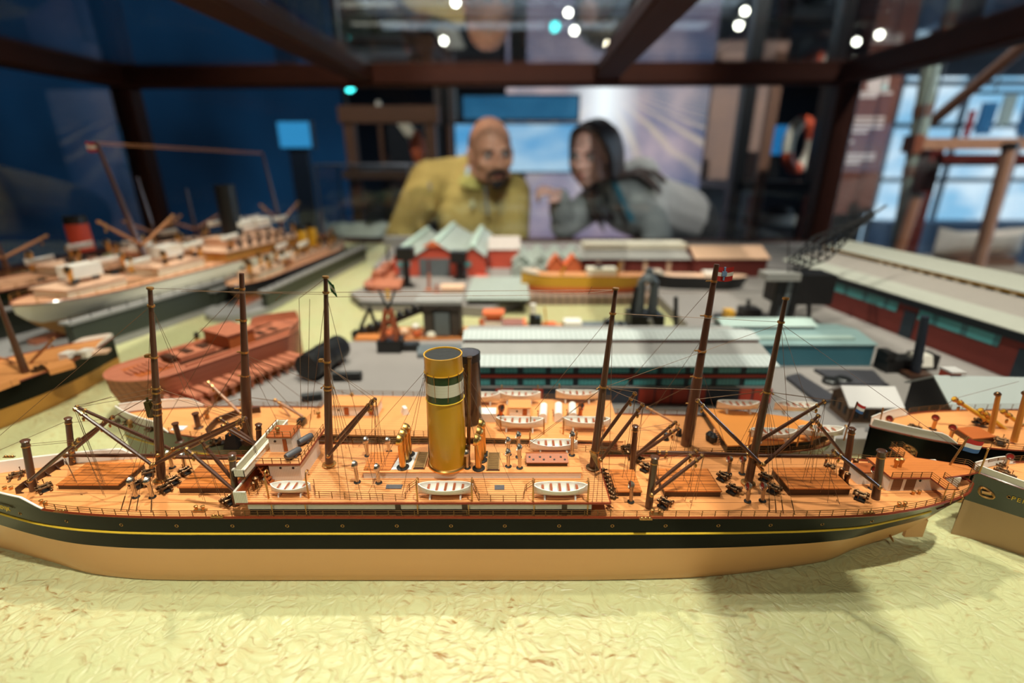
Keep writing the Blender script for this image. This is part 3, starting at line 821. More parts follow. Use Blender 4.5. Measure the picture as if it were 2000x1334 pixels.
# derrick booms: heel, head, distance of both
BOOM = [((297, 908), (144, 797), .299, .304), ((336, 878), (146, 793), .322, .306), ((302, 907), (479, 820), .299, .304), ((340, 877), (481, 816), .322, .306),
        ((308, 889), (124, 890), .307, .307), ((341, 893), (478, 896), .312, .312), ((58, 939), (156, 857), .287, .287), ((141, 882), (222, 813), .328, .328), ((139, 874), (206, 823), .334, .334),
        ((459, 960), (361, 874), .276, .282), ((455, 938), (391, 859), .284, .288), ((505, 869), (427, 816), .335, .335), ((505, 873), (432, 830), .33, .33),
        ((1487, 907), (1360, 780), .299, .304), ((1460, 888), (1284, 883), .307, .307), ((1492, 907), (1601, 810), .299, .304), ((1460, 875), (1613, 782), .318, .308), ((1478, 890), (1633, 891), .309, .309),
        ((1168, 868), (1242, 766), .318, .312), ((1173, 899), (1257, 788), .300, .304), ((1241, 889), (1322, 823), .338, .338), ((1236, 896), (1327, 835), .334, .334),
        ((1278, 948), (1363, 878), .284, .290), ((1273, 967), (1375, 888), .276, .282), ((1650, 893), (1594, 822), .332, .325), ((1718, 952), (1626, 879), .283, .290),
        ((641, 891), (734, 778), .307, .307), ((657, 859), (728, 782), .322, .312)]
BH = []
for a, b, ya, yb in BOOM:
    p, q = U(a[0], a[1], ya), U(b[0], b[1], yb); BH.append((p, q))
    spar(fr, p, q, .0014, .0010)
# rigging
W = []
def hd(k): return BH[k][1]
W += [(on(0, 768), hd(0)), (on(0, 757), hd(1)), (on(0, 768), hd(2)), (on(0, 757), hd(3)), (hd(0), hd(0).lerp(on(0, 757), .5) + V(0, -.002, .002))]
for k in (0, 1, 2, 3, 4, 5): 
    h = hd(k); W += [(h, V(h.x + .006, h.y - .004, ZD + .005)), (h, V(h.x + .009, h.y - .006, ZD + .005))]
W += [(on(0, 597), P(-60, 902, .062)), (U(131, 822, .333), P(-60, 905, .062)), (on(0, 768), P(236, 997, ZD)), (on(0, 768), P(251, 998, ZD)), (on(0, 768), P(266, 998, ZD)), (on(0, 768), P(295, 1000, ZD)),
      (on(0, 768), P(205, 897, ZD)), (on(0, 768), P(222, 899, ZD)), (on(0, 768), P(240, 900, ZD)), (on(0, 597), P(283, 900, .062)), (on(0, 597), P(448, 925, .066)), (on(0, 597), U(363, 768, .307))]
W += [(U(51, 868, .287), U(147, 859, .287)), (U(51, 872, .287), U(153, 862, .287)), (U(453, 893, .277), U(364, 878, .28)), (U(134, 826, .333), U(215, 818, .33)), (hd(7), on(0, 768)), (hd(8), on(0, 768))]
for k in (6, 7, 9, 10): h = hd(k); W += [(h, V(h.x + .003, h.y, ZD + .005)), (h, V(h.x + .006, h.y - .002, ZD + .005))]
W += [(on(1, 571), U(740, 985, .272)), (on(1, 571), U(600, 870, .35)), (on(1, 706), P(707, 975, ZB)), (on(1, 706), P(684, 978, ZB)), (on(1, 571), P(665, 975, ZB)), (on(1, 716), P(676, 876, ZB)), (on(1, 716), P(690, 874, ZB)), (on(1, 716), hd(26)), (on(1, 716), hd(27))]
for k in (26, 27): h = hd(k); W += [(h, V(h.x - .001, h.y, ZB)), (h, V(h.x - .006, h.y - .003, ZB)), (h, V(h.x + .003, h.y - .003, ZB))]
W += [(on(2, 755), hd(18)), (on(2, 755), hd(19)), (on(2, 757), P(1029, 872, .074)), (on(2, 757), P(1012, 880, .0675)), (on(2, 612), P(1045, 800, .12)), (on(2, 612), P(1188, 988, ZD)), (on(2, 612), P(1165, 980, ZB)), (on(2, 755), P(1176, 981, ZB)), (on(2, 755), P(1157, 981, ZB)), (on(2, 612), on(3, 629)), (on(2, 757), on(3, 632)), (on(2, 755), on(3, 765))]
for k in (18, 19, 20, 21, 22, 23): h = hd(k); W += [(h, V(h.x - .001, h.y, ZD + .005)), (h, V(h.x - .005, h.y - .003, ZD))]
W += [(U(1241, 838, .336), U(1316, 826, .337)), (U(1240, 841, .336), U(1322, 838, .335)), (U(1279, 899, .283), U(1358, 885, .288)), (on(3, 765), hd(13)), (on(3, 763), hd(13)), (on(3, 765), hd(15)), (on(3, 765), hd(16)), (on(3, 765), U(1652, 785, .309)),
      (on(3, 629), P(1640, 985, ZD)), (on(3, 765), P(1503, 1000, ZD)), (on(3, 765), P(1516, 1002, ZD)), (on(3, 765), P(1530, 1003, ZD)), (on(3, 765), P(1552, 1004, ZD)), (on(3, 765), P(1440, 905, ZD)), (on(3, 765), P(1425, 905, ZD)), (on(3, 632), P(1872, 878, .074)), (on(3, 629), P(1545, 905, ZD)), (on(3, 765), P(1625, 906, ZD))]
for k in (13, 14, 15, 16, 17, 24, 25): h = hd(k); W += [(h, V(h.x - .001, h.y, ZD + .005)), (h, V(h.x + .003, h.y - .004, ZD))]
W += [(on(0, 563), U(354, 565, .307)), (U(354, 565, .307), U(470, 572, .307)), (U(354, 569, .307), on(1, 571)), (U(470, 572, .307), U(640, 575, .307)), (U(470, 572, .307), U(552, 572, .307)), (U(552, 572, .307), U(538, 587, .307)), (on(1, 571), on(2, 566)), (U(640, 580, .307), U(1030, 577, .307)), (U(1030, 577, .307), U(1143, 573, .307)), (U(1143, 573, .307), on(2, 566)), (U(1156, 560, .307), U(1149, 575, .307)), (on(1, 543), U(585, 582, .307)),
      (U(584, 582, .307), U(588, 800, .307)), (U(605, 584, .307), U(601, 800, .307))]
wires(fr, 'rigging', W, 0.00016)
for a_, b_ in ([(P(236, 997, ZD), P(236, 997, ZD).lerp(on(0, 768), .12)), (P(251, 998, ZD), P(251, 998, ZD).lerp(on(0, 768), .12)), (P(266, 998, ZD), P(266, 998, ZD).lerp(on(0, 768), .12)), (P(295, 1000, ZD), P(295, 1000, ZD).lerp(on(0, 768), .12)),
    (P(1503, 1000, ZD), P(1503, 1000, ZD).lerp(on(3, 765), .11)), (P(1516, 1002, ZD), P(1516, 1002, ZD).lerp(on(3, 765), .11)), (P(1530, 1003, ZD), P(1530, 1003, ZD).lerp(on(3, 765), .11)), (P(1552, 1004, ZD), P(1552, 1004, ZD).lerp(on(3, 765), .11))]): wires(fr, 'turnbuckle', [(a_, b_)], 0.0004, m_bronze)
# ---------------------------------------------------------------- bridge deck and superstructure
x0, x1 = P(466, 976, ZB).x, P(1190, 984, ZB).x + .001
mb = MB(); ya, yb = YC - .0362, YC + .0362
mb.bx((x0 + .006, ya + .0030, ZD - .001), (x1 - .012, yb - .0030, ZB - .0008), 1)  # black lower wall: shade of the side alleyway put into the colour
mb.bx((x0 + .006, ya + .0018, ZD + .0048), (x1 - .012, ya + .0036, ZB - .0010), 0)
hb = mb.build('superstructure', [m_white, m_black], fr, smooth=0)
MB().bx((x0, ya, ZB - .0012), (x1, yb, ZB)).build('bridge_deck', m_deck_fine, fr, smooth=0)
mb = MB()
for y in (ya, yb): mb.tube([(x0, y, ZB - .0006), (x1, y, ZB - .0006)], .0008, 6)
mb.tube([(x1, ya, ZB - .0006), (x1, yb, ZB - .0006)], .0008, 6)
mb.build('deck_edge_moulding', m_caprail, fr)
for px in (776, 907, 1103):
    X = P(px, 990, .064).x; MB().bx((X - .0018, ya + .0012, ZD), (X + .0018, ya + .0030, ZB - .001)).build('frame_post', m_coaming, fr, smooth=0)
for px in (530, 596, 815, 915, 1043, 1148):
    X = P(px, 990, .064).x; MB().tube([(X, ya + .0004, ZD), (X, ya + .0004, ZB)], .0004, 6).build('deck_stanchion', m_brass, fr)
# bridge deck railings with the gaps at the boats
def bd(px, py): return P(px, py, ZB)
for pts in ([(614, 948), (617, 972), (790, 979), (798, 960), (818, 946)], [(924, 948), (937, 979), (1022, 980), (1026, 960), (1044, 948)], [(690, 868), (840, 868)], [(945, 870), (1030, 871)], [(1120, 880), (1215, 886)], [(487, 966), (502, 970), (512, 950)]):
    rail(fr, [bd(*q) for q in pts], .0052, gap=.009, r=.00017)
# casing with its wooden top
cx0, cx1 = P(709, 933, ZB).x, P(1137, 937, ZB).x
cy0, cy1 = P(900, 935, ZB).y, P(900, 886, ZC).y
cs = MB().bx((cx0 + .0008, cy0 + .0005, ZB - .0005), (cx1 - .0008, cy1, ZC - .0006)).build('casing', m_white, fr, smooth=0)
MB().bx((cx0, cy0, ZC - .0007), (cx1, cy1 + .0005, ZC)).build('casing_top', m_deck, cs, smooth=0)
q = [P(x, y, ZC + .0003) for x, y in ((764, 917), (803, 917), (816, 883), (785, 883))]
MB().prism([(p.x, p.y) for p in q], ZC - .001, ZC + .0004).build('vent_plate', m_whiteplate, cs, smooth=0)
q = [P(x, y, ZC) for x, y in ((710, 919), (762, 919), (783, 884), (724, 884))]
MB().prism([(p.x, p.y) for p in q], ZC - .001, ZC + .0006).build('wooden_hatch', m_hatch, cs, smooth=0)
# funnel
fc = P(876, 903, ZC); fz = [ZC, .1262, .1316, .1404, .1466, .1585]
r0, r1 = .0134, .0129
def fr_(z): return r0 + (r1 - r0) * (z - ZC) / (.1585 - ZC)
funnel = MB().lathe((fc.x, fc.y, 0), [(fr_(z), z) for z in (ZC, .09, .11, fz[1])], 48).build('funnel', m_funnel, fr)
def band(name, za, zb, m, ex=0.0): MB().lathe((fc.x, fc.y, 0), [(fr_(za) + ex, za), (fr_(zb) + ex, zb)], 48, mi=0).build(name, m, funnel)
band('funnel_band', fz[1], fz[2], m_fgreen); band('funnel_band', fz[2], fz[3], m_fwhite, .0001); band('funnel_band', fz[3], fz[4], m_fgreen)
MB().lathe((fc.x, fc.y, 0), [(fr_(fz[4]), fz[4]), (fr_(fz[5]), fz[5]), (fr_(fz[5]) + .0002, fz[5] + .0004), (fr_(fz[5]) - .0006, fz[5] + .0004), (fr_(fz[5]) - .0008, fz[5] - .001)], 48).build('funnel_top', m_funnel, funnel)
MB().lathe((fc.x, fc.y, 0), [(fr_(fz[5]) - .0008, fz[5] - .0005), (fr_(fz[5]) - .0010, fz[5] - .006), (0.0, fz[5] - .0065)], 48).build('funnel_inside', m_soot, funnel)
for z, rr in ((fz[4], .0005), (fz[1], .0004)):
    MB().tube([(fc.x + (fr_(z) + .0001) * math.cos(a), fc.y + (fr_(z) + .0001) * math.sin(a), z) for a in [2 * math.pi * k / 48 for k in range(48)]], rr, 6, closed=True).build('hoop', m_yellowline if z < .14 else m_funnel, funnel)
MB().lathe((fc.x, fc.y, 0), [(.0150, ZC), (.0150, ZC + .0010), (.0142, ZC + .0020), (r0, ZC + .0022)], 48).build('base_flange', m_gold, funnel)
mb = MB()
for a in (-2.5, -1.95, -1.2, -.65, 0, .9, 2.2, 3.0):
    c = V(fc.x + (fr_(.1466) + .0006) * math.cos(a), fc.y + (fr_(.1466) + .0006) * math.sin(a), .1472)
    mb.tube([c, c + V(.5 * .003 * math.cos(a * 3 + 1), 0, -.019) * 1.0], .00015, 4); mb.ell(c, .0005, n=6, m=4)
mb.build('funnel_chains', m_brass, funnel)
# steam pipes fore and aft of the funnel
mb = MB(); a, b = P(839, 895, ZC), U(832, 722, fc.y - .001); mb.tube([a, b], .0007, 8); mb.tube([b, b + V(0, 0, .003)], .0011, 8)
mb.tube([U(834, 735, fc.y), U(825, 739, fc.y - .002)], .0003, 5); mb.build('steam_pipe', m_mast, fr)
mb = MB(); a, b = P(915, 899, ZC), U(917, 700, fc.y - .008); mb.tube([a, b], .0013, 10); mb.tube([b, b + V(0, 0, .0012)], .0018, 10); mb.tube([P(915, 906, ZC), P(915, 906, ZC) + V(0, -.001, .016)], .0015, 10); mb.build('steam_pipe', m_bronze, fr)
wires(fr, 'funnel_stays', [(V(fc.x + s * .0126 * math.cos(a), fc.y + .0126 * math.sin(a), .1466), P(px, py, z)) for s, a, px, py, z in ((-1, -.4, 785, 970, ZB), (-1, -.7, 719, 963, ZB), (1, -.4, 953, 968, ZB), (1, -.2, 1009, 968, ZB), (-1, .5, 700, 872, ZB), (1, .5, 1000, 872, ZB), (-1, -.1, 785, 915, ZC))], .00014)
# cowls
COW = {}
def cowl(px, py, tx, ty, z, big=False, m=None, inner=None, head=None):
    p = P(px, py, z); top = U(tx, ty, p.y); h = top.z - z
    k = (round(h, 4), big, m.name if m else '')
    if k not in COW:
        r = .0024 if big else .0013
        COW[k] = me_cowl(h, r, head or (.0044 if big else .0029), m or (m_gold if big else m_silver), inner or (m_soot if not big else m_gold), m_iron)
    a = math.atan2(top.y - p.y, top.x - p.x)
    return put(fr, 'ventilator', COW[k], Matrix.Translation(p) @ Matrix.Shear('XY', 4, ((top.x - p.x) / h * .5, 0)))
for q in ((787, 913, 783, 851), (793, 899, 786, 841), (799, 888, 791, 830), (935, 915, 929, 850), (940, 899, 930, 836), (944, 887, 933, 820)): cowl(*q, ZC, True)
for q in ((1015, 914, 1013, 868), (1013, 893, 1012, 843), (993, 911, 991, 879), (993, 888, 992, 856), (1117, 889, 1116, 843), (913, 914, 914, 880)): cowl(*q, ZC)
for q in ((740, 943, 735, 908), (698, 942, 691, 902), (718, 890, 717, 855), (760, 882, 757, 857)): cowl(*q, ZB)
for q in ((266, 971, 257, 934), (298, 971, 289, 934), (337, 913, 331, 882), (362, 913, 358, 886)): cowl(*q, ZD, m=m_silver, inner=m_silver)
for q in ((1460, 979, 1457, 945), (1489, 978, 1485, 945), (1423, 925, 1420, 892), (1449, 925, 1447, 892), (1232, 980, 1230, 942), (1702, 955, 1705, 912)): cowl(*q, ZD, m=mat('cowl_brown_silver', (170, 150, 126), .35, .8, var=.4, scale=200), inner=m_redinside)
# gratings, skylight, plates
for pts in (((818, 881), (837, 881), (831, 914), (806, 914)), ((953, 882), (976, 882), (977, 917), (950, 917))):
    q = [P(x, y, ZC + .0012) for x, y in pts]; xa, xb = (q[0].x + q[3].x) / 2, (q[1].x + q[2].x) / 2; ya_, yb_ = q[2].y, q[0].y
    g = MB().bx((xa, ya_, ZC), (xb, yb_, ZC + .0006)).build('grating', m_coaming, cs, smooth=0)
    mb = MB(); n = 14
    for k in range(n): y = ya_ + .0008 + (yb_ - ya_ - .0016) * (k + .5) / n; mb.tube([(xa + .0008, y, ZC + .0010), (xb - .0008, y, ZC + .0010)], .00036, 5)
    for xx in (xa + .0004, xb - .0004): mb.bx((xx - .0004, ya_, ZC), (xx + .0004, yb_, ZC + .0014))
    mb.build('grating_bars', mat('grating_bar', (168, 128, 78), .5, .3), g)
sk0, sk1 = P(1028, 912, ZC), P(1110, 912, ZC); zt_ = ZC + .0052
ya_, yb_ = P(1068, 911, ZC).y, P(1068, 896, ZC).y + .004
k0 = MB().bx((sk0.x + .0006, ya_ + .0006, ZC - .0005), (sk1.x - .0006, yb_ - .0006, ZC + .0028)).build('skylight', m_coaming, cs, smooth=0)
mb = MB(); ym = (ya_ + yb_) / 2
mb.extrude([(sk0.x, ya_, ZC + .0025), (sk0.x, ya_, ZC + .0032), (sk0.x, ym, zt_ + .0012), (sk0.x, yb_, ZC + .0032), (sk0.x, yb_, ZC + .0025)], (sk1.x - sk0.x, 0, 0)); mb.build('skylight_roof', m_redwood, k0, smooth=0)
mb = MB(); nn = V(0, -(zt_ + .0012 - ZC - .0032), ym - ya_).normalized()
for k in range(4):
    xc = sk0.x + (sk1.x - sk0.x) * (k + .5) / 4
    for u, v in ((-.3, .62), (.3, .34)):
        c = V(xc + u * .0045, ya_ + (ym - ya_) * v, ZC + .0032 + (zt_ + .0012 - ZC - .0032) * v) + nn * .0001
        mb.ell(c, (.0008, .0008, .0002), Matrix.Rotation(math.atan2(-nn.y, nn.z), 3, 'X'), 10, 4)
mb.build('skylight_ports', m_black, k0)
for pts in (((755, 947), (787, 947), (784, 955), (753, 955)), ((966, 948), (985, 948), (985, 957), (966, 957))):
    q = [bd(*x) for x in pts]; MB().prism([(p.x, p.y) for p in q], ZB - .0005, ZB + .0004).build('deck_plate', m_plate, fr, smooth=0)
# lifeboats with davits
kit = boat_parts(.0372, .0115, .0062); dav = me_davit(.016, .006, .0005, m_brass)
kitm = boat_parts(.0272, .0100, .0052, 4)
for px0, px1, py, far in ((818, 921, 976, 0), (1040, 1148, 977, 0), (1034, 1128, 884, 1)):
    c = P((px0 + px1) / 2, py, ZB) + V(0, .0042 if not far else .002, .0016)
    put_boat(fr, kit, TR(c))
    for k in (-1, 1):
        p = V(c.x + k * .0182, c.y - .0058 if not far else c.y + .0058, ZB); put(fr, 'davit', dav, TR(p, 0 if not far else math.pi))
c = P(565, 972, ZB) + V(0, .0042, .0016); put_boat(fr, kitm, TR(c))
for k in (-1, 1): put(fr, 'davit', dav, TR(V(c.x + k * .0135, c.y - .0048, ZB), 0, (1, 1, 1.25)))
# bridge: lower house, wheelhouse, wings
lh = MB().bx((-.1708, .2948, ZB - .0005), (-.1488, .330, .0812)).build('bridge_house', m_whitewarm, fr, smooth=0)
MB().bx((-.1805, .2935, .0812), (-.1480, .3425, .0822)).build('house_deck', m_deck_fine, lh, smooth=0)
mb = MB(); mb.tube([(-.1805, .2935, .0817), (-.1480, .2935, .0817), (-.1480, .3425, .0817)], .0007, 6); mb.build('deck_edge_moulding', m_caprail, lh)
mb = MB()
for px in (548, 572.5): q = U(px, 914, .2947); mb.lathe(q, [(.0, -.0002), (.0009, -.0002), (.0009, .0)], 12, axis='Y')
mb.build('house_ports', m_black, lh)
wh = MB().bx((-.1752, .3085, .0815), (-.1587, .3235, .0945)).build('wheelhouse', m_whitewarm, fr, smooth=0)
MB().bx((-.1760, .3075, .0945), (-.1578, .3245, .0955)).build('wheelhouse_roof', m_redwood, wh, smooth=0)
a, b = U(551, 858, .3083), U(562.5, 881, .3083); MB().bx((a.x, .3081, b.z), (b.x, .3088, a.z)).build('door', m_redwood, wh, smooth=0)
q = U(537, 862, .3084); MB().lathe(q, [(.0, -.0002), (.0009, -.0002), (.0009, .0)], 12, axis='Y').build('house_port', m_black, wh)
rail(wh, [(-.1578, .3245, .0955), (-.1578, .3078, .0955), (-.1758, .3078, .0955), (-.1758, .3245, .0955)], .0042, gap=.0055, r=.00015, n=2)
MB().lathe((-.169, .312, .0955), [(.0016, 0), (.0013, .002), (.0012, .0034), (.0018, .004), (.0012, .0052), (0, .0055)], 12).build('compass', m_brass, wh)
rail(lh, [(-.1800, .2942, .0822), (-.1486, .2942, .0822)], .0044, gap=.0062, r=.00016, n=2)
rail(lh, [(-.1486, .2985, .0822), (-.1486, .3415, .0822)], .0044, gap=.0062, r=.00016, n=2)
for i, (px, py) in enumerate(((573, 889), (597, 861))):
    c = P(px, py, .084) + V(0, 0, .0016); rot = Matrix.Rotation(R(62), 3, 'Z')
    mb = MB(); mb.lathe((0, 0, 0), [(.0, -.0062), (.0022, -.006), (.0026, -.0045), (.0026, .0045), (.0021, .006), (0, .0062)], 14, axis='X'); mb.v = [c + rot @ p for p in mb.v]
    mb.box(c - V(0, 0, .0022), (.005, .003, .0012)); mb.build('searchlight', m_plate, fr)
mb = MB().lathe(P(581, 868, .0822), [(.0014, 0), (.0014, .011), (.0017, .0115), (0, .012)], 12); mb.build('bridge_pillar', m_brass, fr)
def trough(xa, y0_, y1_, z0, z1, wd, m, name, skew=0.0):
    th = .0007; mb = MB()
    for a, b in (((xa, y0_), (xa + th, y1_)), ((xa + wd - th, y0_), (xa + wd, y1_)), ((xa, y0_), (xa + wd, y0_ + th)), ((xa, y1_ - th), (xa + wd, y1_))):
        mb.bx((a[0], a[1], z0), (b[0], b[1], z1))
    mb.bx((xa, y0_, z0), (xa + wd, y1_, z0 + .0006))
    mb.xf(Matrix.Shear('XZ', 4, (skew, 0)) if False else Matrix.Identity(4))
    o = mb.build(name, m, fr, smooth=0)
    r_ = MB().tube([(xa, y0_, z1), (xa + wd, y0_, z1), (xa + wd, y1_, z1), (xa, y1_, z1)], .0006, 6, closed=True).build('wing_coping', m_white, o)
    return o
trough(-.1868, .2795, .3475, .0812, .0868, .0078, m_whiteslat, 'bridge_wing')
o = MB().bx((x0 - .0006, ya, ZB - .001), (x0 + .0006, yb, .0758)).bx((x0 - .0006, ya - .0004, ZB - .001), (x0 + .0078, ya + .0006, .0758)).bx((x0 - .0006, yb - .0006, ZB - .001), (x0 + .0078, yb + .0004, .0758)).build('front_screen', m_whiteslat, fr, smooth=0)
MB().tube([(x0 + .0078, ya, .0758), (x0, ya, .0758), (x0, yb, .0758), (x0 + .0078, yb, .0758)], .0007, 6).build('screen_coping', m_white, o)
MB().bx((x0 + .0007, ya + .0008, ZB), (x0 + .0012, yb - .0008, .0750)).build('screen_lining', m_redwood, o, smooth=0)
MB().box(P(475, 945, .072), (.006, .003, .003)).build('sidelight_box', m_redinside, fr, smooth=0)
for y in (.285, .300, .320, .335): MB().tube([(-.183, y, ZB), (-.183, y, .0812)], .0006, 6).build('wing_stanchion', m_brass, fr)
a, b = P(531, 944, ZB), V(-.179, .2965, .0818)
mb = MB()
for k in range(6): mb.box(a.lerp(b, (k + .5) / 6), (.0035, .0040, .0007))
for s in (-.002, .002): mb.tube([a + V(0, s, 0), b + V(0, s, 0)], .0005, 5)
mb.build('companion_stairs', m_redwood, fr)
mb = MB().lathe(P(502, 952, ZB), [(.0018, 0), (.0012, .002), (.001, .005), (.0022, .006), (.0022, .008), (0, .009)], 12).lathe(P(497, 957, ZB), [(.0012, 0), (.0008, .002), (.0016, .006), (0, .007)], 10); mb.build('engine_telegraph', m_bronze, fr)
mb = MB().lathe(P(519, 943, ZB), [(.002, 0), (.0022, .0035), (0, .005)], 12); mb.build('bell', m_silver, fr)
# stairs from the bridge deck aft
a, b = P(1180, 925, ZB), P(1194, 1000, ZD)
mb = MB()
for k in range(16):
    c = P(1178 + k * 1.4, 920 + k * 3.6, ZB - .001) + V(.001 * math.sin(k * 2.1), 0, .001 * math.cos(k * 3)); mb.ell(c, .0016, n=8, m=5)
    mb.tube([c, c + V(.0025, -.0014, .0014)], .0006, 5)
mb.build('belaying_gear', m_bronze, fr)
# winches, bitts, fairleads
wn = me_winch(.0100)
for px, py, a, s in ((88, 955, .9, 1.1), (35, 931, .5, 1.1), (268, 948, 1.0, 1), (322, 955, 1.0, 1), (338, 940, 1.0, 1), (362, 921, 1.0, .95), (292, 924, .6, 1), (446, 979, 1.0, 1.05), (1298, 984, 2.3, 1.05), (1262, 914, 2.3, 1), (1412, 932, 2.25, 1), (1432, 957, 2.25, 1.05), (1494, 933, 2.25, 1), (1511, 956, 2.25, 1.05), (1680, 970, 2.4, 1.1), (1619, 912, 2.5, .9)):
    put(fr, 'cargo_winch', wn, TR(dk(px, py + 3), a + math.pi / 2, s * .95))
bt = me_bitt(.0058)
for px, py, a in ((18, 959, 0), (87, 987, -.35), (85, 908, .1), (391, 997, 0), (1281, 1004, 0), (1760, 990, .15), (1788, 967, .1), (198, 893, 0)): put(fr, 'mooring_bitt', bt, TR(dk(px, py), a))
fl = me_fairlead(.0052)
for px, py, a in ((118, 999, -.1), (425, 1009, 0), (1261, 1014, 0), (1696, 1003, .1), (1878, 968, .9), (18, 893, 0)): put(fr, 'fairlead', fl, TR(P(px, py, ZD + .001 if px != 18 else ZD + .009), a))
# stern house with docking bridge
sh = MB().bx((.2713, .2980, ZD - .001), (.322, .3215, .0676)).build('stern_house', m_whitewarm, fr, smooth=0)
out = [(.2705, .2968), (.2985, .2968), (.2985, .2840), (.3075, .2840), (.3075, .2968), (.330, .3010), (.338, .3035), (.338, .3120), (.330, .3150), (.3075, .3225), (.3075, .3370), (.2985, .3370), (.2985, .3225), (.2705, .3225)]
MB().prism(out, .0676, .0686).build('docking_bridge', mat('bridge_planks', (206, 120, 58), .45, var=.3, scale=40, stretch=(.3, 3, 1), lines=[(1, .0022, .15, (120, 58, 22), .6, 0)], spec=.3), sh, smooth=0)
MB().tube([V(x, y, .0681) for x, y in out], .0006, 6, closed=True).build('deck_edge_moulding', m_caprail, sh)
rail(sh, [V(x, y, .0686) for x, y in out[0:5]], .0046, gap=.0066, r=.00016)
rail(sh, [V(x, y, .0686) for x, y in out[5:9]], .0046, gap=.0066, r=.00016)
rail(sh, [V(x, y, .0686) for x, y in out[9:13] + [(.2985, .3225), (.2790, .3225)]], .0046, gap=.0066, r=.00016)
for pa, pb in (((1746, 936), (1758, 957)), ((1772, 935), (1784, 957))):
    a, b = U(pa[0], pa[1], .2978), U(pb[0], pb[1], .2978); MB().bx((a.x, .2977, b.z), (b.x, .2982, a.z)).build('door', mat('door_brown', (112, 70, 44), .5), sh, smooth=0)
q = U(1797, 939, .2978); MB().lathe(q, [(.0, -.0003), (.0008, -.0003), (.0008, 0)], 12, axis='Y').build('house_port', m_black, sh)
for x in (.3000, .3062):
    for y in (.2848, .3362): MB().tube([(x, y, ZD), (x, y, .0676)], .0004, 6).build('bridge_stanchion', m_brass, sh)
for px, py in ((1748, 913), (1757, 912)): MB().lathe(P(px, py, .0686), [(.0012, 0), (.001, .003), (.0018, .005), (.0018, .007), (0, .008)], 12).build('telegraph', m_brass, sh)
MB().box(P(1690, 944, ZD) + V(0, .004, .005), (.014, .011, .010)).build('companion_house', m_white, fr, smooth=0)
MB().box(P(1690, 944, ZD) + V(0, .004, .0105), (.0152, .0122, .001)).build('companion_roof', m_redwood, fr, smooth=0)
for px, py in ((1651, 945), (1667, 917), (1640, 935)): MB().lathe(P(px, py, ZD), [(.003, 0), (.002, .001), (.0014, .004), (.002, .006), (.0018, .009), (0, .010)], 12).build('capstan', m_bronze, fr)
MB().tube([P(1855, 908, .0686), U(1892, 853, P(1855, 908, .0686).y)], .0007, 8).build('flagstaff', m_brass, fr)
a = U(1891, 857, .3120)
flag(fr, a, (.0105, -.001, -.002), (-.0012, 0, -.0098), [(.34, m_flagr), (.33, m_flagw), (.33, m_flagb)])
a = on(1, 545); flag(fr, a + V(.001, 0, 0), (.0045, -.001, -.004), (.0015, 0, -.0085), [(.34, m_flagg), (.32, m_flagw), (.34, m_flagg)], name='house_flag')
# eyes and small gear scattered over the deck
mb = MB()
for px, py in ((160, 968), (172, 957), (390, 970), (410, 962), (1336, 970), (1349, 980), (1635, 978), (1630, 968)):
    p = dk(px, py); mb.tube([p + V(.0006 * math.cos(a), 0, .0006 + .0006 * math.sin(a)) for a in [k * math.pi / 4 for k in range(8)]], .0002, 4, closed=True)
mb.build('deck_eyes', m_bronze, fr)
# ---------------------------------------------------------------- the liner alongside, behind the front steamer
ls = Ship('passenger_liner_model', 'grey hulled liner model with black funnel, white lifeboats and orange decks behind the front steamer', (-0.362, .404, 0), (0.278, .3745, 0), .0325, .056, .02,
          [(0, .03), (.02, .25), (.06, .55), (.12, .82), (.18, .95), (.24, 1), (.84, 1), (.9, .92), (.95, .74), (.985, .42), (1, .08)],
          [(0, 0), (.03, .1), (.1, .5), (.18, .86), (.26, 1), (.7, 1), (.82, .7), (.93, .05), (1, .01)],
          keelz=[(0, 0), (.92, 0), (.96, .3), (1, .8)], sheer=[(0, .006), (.1, .002), (.2, 0), (1, 0)], mats=[mat('hull_greygreen', (120, 122, 104), .4, var=.15), m_hullgreen], n=60, deck_mat=m_deckfar)
L = ls.root
mb = MB(); mb.tube([ls.skin(i / 60, .040, 1, .0003) for i in range(60)], .0007, 5); mb.tube([ls.skin(i / 60, .040, -1, .0003) for i in range(60)], .0007, 5); mb.build('painted_line', m_yellowline, L)
mb = MB()
for sd in (-1, 1):
    ks = [.10 * k / 14 for k in range(15)]; a = [ls.edge(t, sd) for t in ks]; b = [ls.edge(t, sd, -.0008, .009 * min(1, (.102 - t) / .02)) for t in ks]
    mb.add([p for q in zip(a, b) for p in q], [(2 * k, 2 * k + 1, 2 * k + 3, 2 * k + 2) for k in range(14)]); mb.tube(b, .0006, 5)
mb.build('bulwark', m_white, L, smooth=30)
def lq(px, py, z): return P(px, py, z)
# superstructure block and boat deck
def lbox(name, u0, u1, v, z0, z1, m, par=None, v0=None):
    pts = [ls.at(u0, -v if v0 is None else v0, 0), ls.at(u1, -v if v0 is None else v0, 0), ls.at(u1, v, 0), ls.at(u0, v, 0)]
    return MB().prism([(p.x, p.y) for p in pts], z0, z1).build(name, m, par or L, smooth=0)
u0 = ls.fr(615, 810, .068)[0]; u1 = ls.fr(1203, 815, .068)[0]
lbox('superstructure', u0 + .01, u1 - .012, .86, .055, .0665, m_white)
lbox('boat_deck', u0, u1, 1.12, .0666, .0680, m_deckfar)
rail(L, [ls.at(u0, -1.12, .068), ls.at(u0, 1.12, .068)], .005, gap=.008, r=.0002)
rail(L, [ls.at(u0, 1.12, .068), ls.at(u1, 1.12, .068)], .005, gap=.01, r=.0002)
rail(L, [ls.at(u0, -1.12, .068), ls.at((u0 + u1) / 2 - .02, -1.12, .068)], .005, gap=.008, r=.0002)
